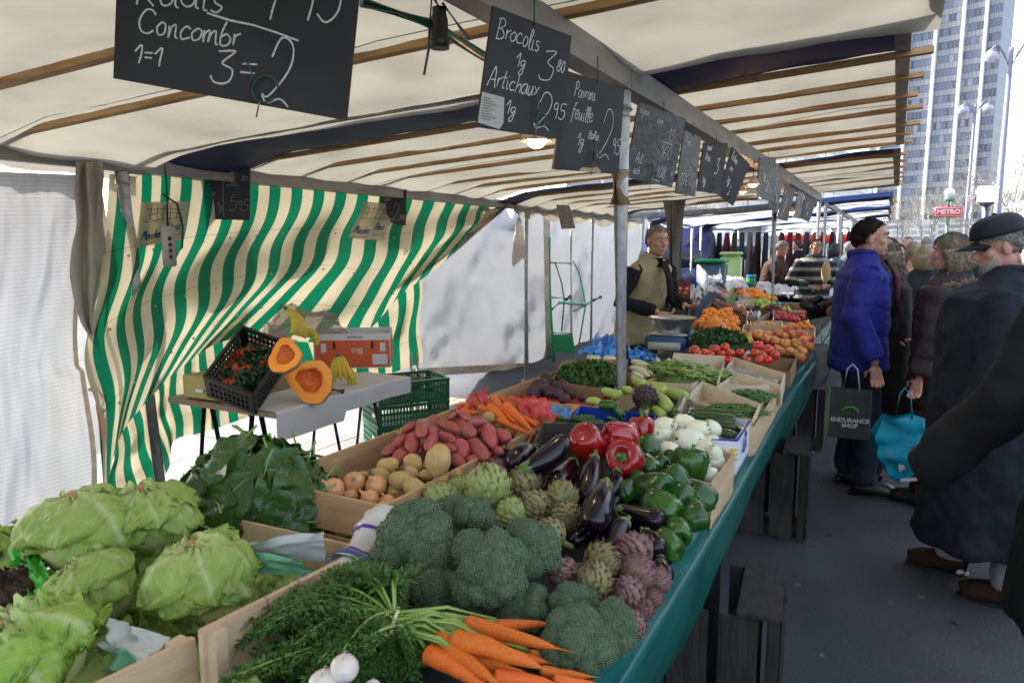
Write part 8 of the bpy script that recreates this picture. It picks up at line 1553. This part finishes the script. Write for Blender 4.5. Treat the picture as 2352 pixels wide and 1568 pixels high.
# steel pipe and loose legs by the curtain
sp = thing('steel_tubes', 'pair of steel tube legs standing behind the green crates', 'tubes', P(945, 890, X=XB - .1).xy.to_3d()); MB().tube([(0, 0, 0), (0, 0, .62)], .014, 10).build('leg', galv, sp); MB().tube([(0, .1, 0), (0, .1, .62)], .014, 10).build('leg', galv, sp)
# ---------------------------------------------------------------- trees
bark = mat('plane_bark', (.10, .095, .085), (.17, .16, .14), ns=5, rough=.9, bump=.9, bs=14, sc=(3, 3, .35), bdist=.04); twig_m = mat('sunlit_twigs', (.38, .34, .29), (.30, .27, .23), ns=3, rough=.8)  # twigs paler than the bark: sunlight put into their colour
def tree(label, loc, hgt, r, seed, depth_=6, m=bark, tm=None, spread=.55, trunkh=.35, group='bare trees behind the market', cat='tree'):
    rr = random.Random(seed); t = thing('bare_tree', label, cat, loc, group=group); tr = MB(); tw = MB(); th = hgt * trunkh
    path = [Vector((0, 0, 0)), Vector((.02 * hgt * rr.uniform(-1, 1), 0, th * .5)), Vector((.03 * hgt * rr.uniform(-1, 1), .02 * hgt * rr.uniform(-1, 1), th))]; tr.tube(path, [r * 1.15, r * .95, r * .8], 18); tr.build('trunk', m, t)
    def br(p, d, L_, r_, k):
        mid = p + d * L_ * .5 + Vector((rr.gauss(0, .06), rr.gauss(0, .06), .03)) * L_; e = p + d * L_ + Vector((rr.gauss(0, .1), rr.gauss(0, .1), .05)) * L_; tw.tube([p, mid, e], [r_, r_ * .8, r_ * .6], 6 if k < 2 else 3, cap=False)
        if k >= depth_: return
        for i in range(3 if k < 4 else 3): 
            a, b, _ = frame_of(d); th_ = rr.random() * 6.28; s_ = rr.uniform(.4, 1) * spread; br(e if i else mid, (d + (a * math.cos(th_) + b * math.sin(th_)) * s_ * 1.5 + Vector((0, 0, .12))).normalized(), L_ * rr.uniform(.62, .8), r_ * .58, k + 1)
    for i in range(4): a = i * 1.57 + rr.random(); br(path[-1], Vector((math.cos(a) * .6, math.sin(a) * .6, 1)).normalized(), hgt * .2, r * .5, 1)
    o = tw.build('crown', tm or m, t, smooth=False); return t
p = P(1561, 690, Y=9.6); tree('thick plane tree trunk behind the grey haired stallholder', (p.x, p.y, 0), 11, .17, 4, 4, trunkh=.42, group=None)
TL = [(1955, 34, 8, 'bare tree whose twigs show above the second stall'), (2060, 46, 10, 'bare tree in front of the left part of the tower'), (2130, 40, 11, 'bare tree just left of the METRO sign'), (2190, 52, 13, 'bare tree behind the METRO sign'), (2235, 36, 11, 'bare tree between the METRO sign and the clock'), (2335, 30, 14, 'bare sunlit tree at the right edge behind the clock'), (1640, 30, 9, 'bare tree seen under the canopy behind the bins'), (1750, 36, 9, 'bare tree above the hanging clothes'), (2010, 60, 13, 'bare tree far behind the canopy ends'), (2300, 55, 15, 'tall bare tree behind the clock')]
for i, (x, Y, h_, lb) in enumerate(TL): p = P(x, 565, Y=Y); tree(lb, (p.x, p.y, 0), h_ * .52, .09, 20 + i, 6, tm=twig_m, spread=.6, trunkh=.25)
# ---------------------------------------------------------------- tower
def facade_mat(nm, glass, pale_, darkw, nu, nv):
    m = bpy.data.materials.new(nm); m.use_nodes = True; N = m.node_tree.nodes; L = m.node_tree.links; b = N['Principled BSDF']; uv = N.new('ShaderNodeUVMap'); mp = N.new('ShaderNodeMapping'); L.new(uv.outputs[0], mp.inputs[0]); mp.inputs['Scale'].default_value = (nu, nv, 1)
    br = N.new('ShaderNodeTexBrick'); br.offset = 0; br.inputs['Scale'].default_value = 1; br.inputs['Brick Width'].default_value = 1; br.inputs['Row Height'].default_value = .5; br.inputs['Mortar Size'].default_value = .05; br.inputs['Color1'].default_value = (*pale_, 1); br.inputs['Color2'].default_value = (*[v * .85 for v in pale_], 1); br.inputs['Mortar'].default_value = (*[v * .35 for v in pale_], 1); L.new(mp.outputs[0], br.inputs[0])
    vr = N.new('ShaderNodeVectorMath'); vr.operation = 'FLOOR'; L.new(mp.outputs[0], vr.inputs[0]); wn = N.new('ShaderNodeTexWhiteNoise'); wn.noise_dimensions = '2D'; L.new(vr.outputs[0], wn.inputs[0]); cr = N.new('ShaderNodeValToRGB'); cr.color_ramp.interpolation = 'CONSTANT'; L.new(wn.outputs[0], cr.inputs[0]); e = cr.color_ramp.elements; e[0].color = (*glass, 1); e[1].position = .55; e[1].color = (*darkw, 1); q = e.new(.8); q.color = (*[v * 1.5 for v in glass], 1); q = e.new(.93); q.color = (*[v * .9 for v in pale_], 1)
    s_ = N.new('ShaderNodeSeparateXYZ'); L.new(mp.outputs[0], s_.inputs[0]); f = N.new('ShaderNodeMath'); f.operation = 'FRACT'; L.new(s_.outputs[1], f.inputs[0]); g = N.new('ShaderNodeMath'); g.operation = 'GREATER_THAN'; g.inputs[1].default_value = .48; L.new(f.outputs[0], g.inputs[0])
    fx = N.new('ShaderNodeMath'); fx.operation = 'FRACT'; L.new(s_.outputs[0], fx.inputs[0]); g2 = N.new('ShaderNodeMath'); g2.operation = 'GREATER_THAN'; g2.inputs[1].default_value = .14; L.new(fx.outputs[0], g2.inputs[0]); mu = N.new('ShaderNodeMath'); mu.operation = 'MULTIPLY'; L.new(g.outputs[0], mu.inputs[0]); L.new(g2.outputs[0], mu.inputs[1])
    mx = N.new('ShaderNodeMixRGB'); L.new(mu.outputs[0], mx.inputs[0]); L.new(br.outputs[0], mx.inputs[1]); L.new(cr.outputs[0], mx.inputs[2]); L.new(mx.outputs[0], b.inputs['Base Color']); b.inputs['Roughness'].default_value = .35; return m
def prism(name, label, cat, C_, L__, R__, hgt, mf, ms, fins=(), finm=None, group=None):
    C_, L__, R__ = [Vector((q.x, q.y, 0)) for q in (C_, L__, R__)]; t = thing(name, label, cat, C_, group=group); B_ = L__ + R__ - C_; z = Vector((0, 0, hgt)); pts = [L__ - C_, Vector((0, 0, 0)), R__ - C_, B_ - C_]
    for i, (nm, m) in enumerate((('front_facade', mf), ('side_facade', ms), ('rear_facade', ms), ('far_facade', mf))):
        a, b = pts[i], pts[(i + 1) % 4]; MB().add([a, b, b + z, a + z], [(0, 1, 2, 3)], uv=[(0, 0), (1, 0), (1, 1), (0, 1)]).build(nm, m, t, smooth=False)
    MB().add([p + z for p in pts] , [(0, 1, 2, 3)]).build('roof', mat('flat_roof', (.2, .2, .2)), t, smooth=False)
    for i, f in fins:
        a, b = pts[i], pts[(i + 1) % 4]; d = (b - a).normalized(); n = Vector((d.y, -d.x, 0)); c = a.lerp(b, f) + n * .6; MB().box(c + z / 2, (.8, 1.1, hgt), Matrix.Rotation(math.atan2(d.y, d.x), 3, 'Z')).build('fin', finm, t, smooth=False)
    return t
Ct = P(2268, 450, Y=250); Lt_ = P(1990, 450, Y=262); Rt_ = P(2293, 450, Y=268)
prism('office_tower', 'tall blue grey office tower with white vertical fins', 'tower', Ct, Lt_, Rt_, 118, facade_mat('tower_facade', (.13, .155, .22), (.30, .32, .35), (.075, .09, .13), 32, 31), facade_mat('tower_side_shaded', (.02, .035, .09), (.05, .08, .16), (.01, .02, .05), 5, 31), fins=[(0, f) for f in (.09, .30, .51, .72, .89)], finm=mat('white_fin', (.75, .75, .75)))  # side facade colours darkened: the shade on that side is painted in
stone = facade_mat('stone_facade', (.30, .31, .33), (.72, .70, .66), (.25, .26, .28), 9, 6)
prism('apartment_building', 'bright white stone building at the right edge behind the trees', 'building', P(2300, 500, Y=95), P(2298, 500, Y=97), P(2700, 500, Y=60), 21, stone, stone)
prism('apartment_building', 'pale building far behind the stalls on the left', 'building', P(1800, 500, Y=90), P(1300, 500, Y=55), P(2000, 500, Y=150), 16, stone, stone)
prism('apartment_building', 'low pale building closing the view under the tower', 'building', P(2300, 500, Y=170), P(1700, 500, Y=175), P(2380, 500, Y=190), 7, stone, stone)
# ---------------------------------------------------------------- lamps, METRO sign, clock
lampm = mat('lamp_post_paint', (.20, .20, .27), rough=.5); glob = mat('frosted_globe', (.45, .44, .55), rough=.15, spec=.6)
def street_lamp(label, xb, yt, xt, Y, r, dx):
    b = P(xb, 565, Y=Y); t = thing('street_lamp', label, 'street lamp', (b.x, b.y, 0), group=None); top = P(xt, yt, Y=Y); hz = top.z; MB().tube([(0, 0, 0), (0, 0, hz * .12), (0, 0, hz * .13), (0, 0, hz)], [.14, .12, .09, .05], 14).build('post', lampm, t); k = mpp(top)
    for s_ in (-1, 1):
        MB().tube([(0, 0, hz - .5), (s_ * dx * k * .35, 0, hz - .15), (s_ * dx * k * .7, 0, hz + .12), (s_ * dx * k, 0, hz - .0)], .03, 8).build('arm', lampm, t); g = MB().sphere((s_ * dx * k, 0, hz - r * k * 1.1), r * k, 20, 14).build('globe', glob, t); MB().lathe([(0, 0), (r * k * .98, 0), (r * k * .7, r * k * .7), (.03, r * k * 1.1)], 16, M_=Matrix.Translation((s_ * dx * k, 0, hz - r * k * 1.0))).build('cap', lampm, g)
street_lamp('tall double globe street lamp nearest the right edge', 2276 + 8, 112, 2299, 22, 14, 38); street_lamp('smaller double globe street lamp in front of the tower', 2214, 240, 2229, 38, 11.5, 24)
p = P(2178, 487, Y=27); k = mpp(p); ms = thing('metro_sign', 'red METRO sign under a white globe lamp', 'sign', (p.x, p.y, 0)); red = mat('metro_red', (.62, .045, .03), rough=.4)
MB().box((0, 0, p.z), (56 * k, .12, 23 * k), bev=.02).build('sign_board', red, ms); MB().box((0, -.062, p.z), (52 * k, .006, 19 * k)).build('white_border', mat('white_enamel', (.7, .7, .7)), ms, smooth=False); MB().box((0, -.067, p.z), (50 * k, .006, 17 * k)).build('red_field', red, ms, smooth=False)
text_mesh('METRO', 14 * k, mat('white_enamel', (.8, .8, .8)), ms, Matrix.Translation((0, -.073, p.z)) @ Matrix.Rotation(PI / 2, 4, 'X'), 'sign_lettering', bold=.006)
MB().tube([(0, .0, 0), (0, 0, p.z - 12 * k)], .06, 10).tube([(0, 0, p.z + 11 * k), (0, 0, p.z + 32 * k)], .05, 8).lathe([(.1, p.z + 24 * k), (.16, p.z + 30 * k), (.1, p.z + 33 * k)], 12).build('post', mat('verdigris', (.12, .28, .2), rough=.6), ms); MB().sphere((0, 0, p.z + 42 * k), 11 * k, 18, 12, fn=lambda d: 1 + .08 * max(0, d.z)).build('globe', mat('milky_globe', (.8, .8, .78), rough=.3), ms)
p = P(2267, 447, Y=17); k = mpp(p); ck = thing('street_clock', 'square white street clock on a dark post behind the cap', 'clock', (p.x, p.y, 0)); dk_ = mat('clock_frame', (.12, .12, .18), rough=.5)
MB().box((0, 0, p.z), (46 * k, .3, 40 * k), bev=.06).build('housing', dk_, ck); MB().box((0, -.152, p.z), (41 * k, .01, 35 * k), bev=.004).build('dial', mat('clock_dial', (.85, .85, .85), emis=.6), ck); MB().box((0, -.16, p.z + .035), (.012, .004, .08)).box((.02, -.16, p.z), (.05, .004, .012)).build('hands', dk_, ck, smooth=False)
MB().tube([(0, 0, 0), (0, 0, p.z - 18 * k)], .075, 12).lathe([(.1, p.z - 24 * k), (.14, p.z - 20 * k)], 12).build('post', dk_, ck)
# ---------------------------------------------------------------- further stalls
whc = mat('white_blue_canopy', (.58, .62, .70), (.50, .54, .64), ns=1.5, rough=.7, trans=.35)
for i, (y0, y1, xl, xr, zo, lb) in enumerate([(12.4, 15.4, -3.9, -.1, -.04, 'pale blue canopy of the second stall'), (16.2, 19.6, -3.9, -.15, -.03, 'pale canopy of the third stall'), (20.5, 25, -4, -.2, .0, 'far pale canopy beyond the third stall'), (19, 23, 2.4, 5, .0, 'grey white canopy on the right side of the aisle'), (26, 30, -4.2, -.3, .05, 'farthest canopy on the left side')]):
    c = canopy('canopy', lb, y0, y1, xl, xr, [lerp(y0, y1, f) for f in (.25, .5, .75)], navy0=.5, zoff=zo, seed=i + 20, hem=True, mcan=whc, sk=0)
    MB().box(((xl + xr) / 2 - XF, -.02, roofz(-2) + zo - 2.3 + .07), (xr - xl, .02, .07), (0, -.075, 0)).build('valance', mat('blue_valance', (.03, .06, .22), rough=.6), c, smooth=False)
canopy('canopy', 'cream brown canopy entering at the right edge behind the cap', 9.5, 12.5, 1.55, 4.4, [10.2, 11, 11.8], mcan=canvas, seed=31, hem=False, sk=0, zoff=-.42)
f2 = thing('stall_frame', 'grey frame of posts and beams carrying the canopies of the farther stalls', 'stall frame', (-1, 12.4, 0))
for y in (12.4, 15.4, 16.2, 19.6, 20.5, 25):
    for x in (-3.85, -1.02): MB().tube([(x + 1, y - 12.4, 0), (x + 1, y - 12.4, roofz(x) - .06)], .03, 10).build('post', galv, f2)
for x in (-3.85, -1.02):
    for a, b in ((12.4, 15.4), (16.2, 19.6), (20.5, 25)): MB().bar((x + 1, a - 12.4, roofz(x) - .02), (x + 1, b - 12.4, roofz(x) - .02), .06, .08).build('beam', alu, f2, smooth=False)
f3 = thing('stall_frame', 'posts of the canopies on the right side of the aisle', 'stall frame', (3, 10, 0))
for x, y in ((2.5, 19), (4.8, 19), (2.5, 23), (4.8, 23), (1.9, 9.6), (4.2, 9.6), (1.9, 12.4), (4.2, 12.4)): MB().tube([(x - 3, y - 10, 0), (x - 3, y - 10, 2.2)], .028, 10).build('post', galv, f3)
# table boxes and clothes under the second and third stalls
ct = thing('counter', 'dark cloth covered counter of the second stall', 'counter', (-1, 14, 0)); MB().box((-.3, 0, .42), (.9, 4.6, .84), bev=.03).build('cloth', navyc, ct); MB().box((-.3, 0, .87), (.95, 4.7, .04), bev=.01).build('top', mat('counter_top', (.4, .4, .42)), ct)
gcol = [(.20, .19, .18), (.02, .02, .03), (.12, .02, .03), (.06, .05, .04), (.04, .05, .08), (.16, .14, .12), (.03, .02, .02), (.02, .03, .06)]; gn = ['light grey', 'black', 'dark red', 'brown', 'slate blue', 'beige', 'dark brown', 'navy']
rk = thing('clothes_rail', 'long clothes rail of the third stall', 'rail', (-2.4, 17.5, 0)); MB().tube([(-1.6, 0, 2.0), (2.4, 0, 2.0)], .015, 8).build('rail', galv, rk); [MB().tube([(x, 0, 0), (x, 0, 2.0)], .015, 8).build('upright', galv, rk) for x in (-1.6, 2.4)]
def garment(k): 
    m = MB(); 
    def f(u, v): a = u * 2 * PI; return Vector(((.05 + .03 * v) * math.cos(a) + .015 * nz((u * 6, v * 3, k)), (.16 + .06 * v) * math.sin(a) * min(1, .25 + v * 3), -v * (1.0 + .08 * k) - .06))
    t = thing('garment', 'g', 'garment'); m.grid(f, 20, 12, uv=False); m.build('cloth', fabric('garment_cloth_%d' % k, gcol[k]), t); MB().tube([(0, 0, .0), (0, 0, -.06)], .006, 6).build('hook', galv, t); return t
GARM = Kind(garment, 8)
for i in range(22): put(GARM, (-3.9 + i * .175, 17.5, 1.99), roll=random.uniform(-.3, .3), label='%s garment hanging on the rail of the third stall' % gn[i % 8], group='garments on the rail', k=i % 8)
# bins, van, boxes behind
def bin_(label, x, y, Y, w_, h_, m, lid): 
    c = P(x, y, Y=Y); t = thing('bin', label, 'bin', (c.x, c.y, 0)); MB().box((0, 0, h_ / 2), (w_ * .9, w_ * .8, h_), bev=.04).build('body', m, t); MB().box((0, -.02, h_ + .03), (w_, w_ * .95, .06), bev=.025).tube([(-w_ * .4, w_ * .4, h_ + .02), (w_ * .4, w_ * .4, h_ + .02)], .02, 8).build('lid', lid, t); [MB().tube([(x_, w_ * .42, .09), (x_ + .04, w_ * .42, .09)], .09, 12).build('wheel', black_pl, t) for x_ in (-w_ * .4, w_ * .32)]
bin_('grey blue bin with a green lid behind the fruit', 1636, 610, 13, .52, 1.33, mat('bin_blue', (.06, .10, .15), rough=.5), greenbright); bin_('light green bin beside the grey blue one', 1680, 600, 14, .40, 1.45, mat('bin_lime', (.42, .62, .24), rough=.5), mat('bin_lime', (.3, .6, .1)))
def van(label, c, rz, m, L_=5, Hh=2.3, W_=2.):
    t = thing('van', label, 'van', c, (0, 0, rz)); MB().box((0, .4, Hh * .55), (W_, L_ * .72, Hh * .85), bev=.12).build('cargo_body', m, t); MB().box((0, -L_ * .38, Hh * .40), (W_ * .96, L_ * .26, Hh * .58), bev=.2).build('cab', m, t)
    MB().box((0, -L_ * .515, Hh * .56), (W_ * .8, .02, .45), (.25, 0, 0), bev=.005).build('windscreen', mat('van_glass', (.02, .03, .04), rough=.08), t); [MB().tube([(s_ * W_ * .5 - .1 * s_, y, .34), (s_ * W_ * .5 + .02 * s_, y, .34)], .34, 20).build('wheel', black_pl, t) for s_ in (-1, 1) for y in (-L_ * .34, L_ * .28)]
c = P(1600, 600, Y=17); van('dark blue van behind the bins', (c.x - .9, c.y + 1, 0), .2, mat('van_blue', (.02, .03, .16), rough=.25, coat=.5)); c = P(1650, 600, Y=20); van('white van behind the stalls', (c.x - .3, c.y + 2, 0), .2, mat('van_white', (.6, .62, .65), rough=.3, coat=.4), Hh=2.5)
c = P(1835, 540, Y=24); aw = thing('awning', 'red scalloped awning with lit bulbs at the far stall', 'awning', c)
MB().grid(lambda u, v: Vector((lerp(-.6, 1.5, u), 0, -.2 * v - .06 * v * abs(math.sin(u * 30)))), 120, 4, uv=False).build('valance', mat('awning_red', (.5, .02, .02), trans=.3), aw)
for i in range(5): MB().sphere((-.4 + i * .42, -.05, .1), .07, 8, 6).build('bulb', warm, aw)
# wire trolley between the shoppers
c = P(2084, 830, Y=7.4); wt = thing('wire_basket', 'pale blue wire shopping trolley between the shoppers', 'trolley', (c.x, c.y, 0)); wm = mat('blue_wire', (.25, .38, .5), metal=.4, rough=.4)
for z0, z1 in ((.35, .62), (.66, .9)):
    m = MB(); [m.tube([(x, -.15, z0), (x, -.15, z1)], .003, 5) for x in np.arange(-.2, .21, .04)]; [m.tube([(-.2, -.15, z), (.2, -.15, z)], .003, 5) for z in np.linspace(z0, z1, 6)]; [m.tube([(-.2, y, z0), (-.2, y, z1)], .003, 5) for y in (-.15, 0, .15)]; m.build('basket', wm, wt)
MB().tube([(-.2, -.15, .05), (-.2, -.15, .95), (-.2, .15, .95), (-.2, .15, .05)], .008, 8).tube([(.2, -.15, .05), (.2, -.15, .95), (.2, .15, .95), (.2, .15, .05)], .008, 8).build('frame', wm, wt)
for u in [o for k_ in list(globals().values()) if isinstance(k_, Kind) for o in k_.src if o is not None and o.location.length < 1e-6]: [bpy.data.objects.remove(q) for q in list(u.children)]; bpy.data.objects.remove(u)
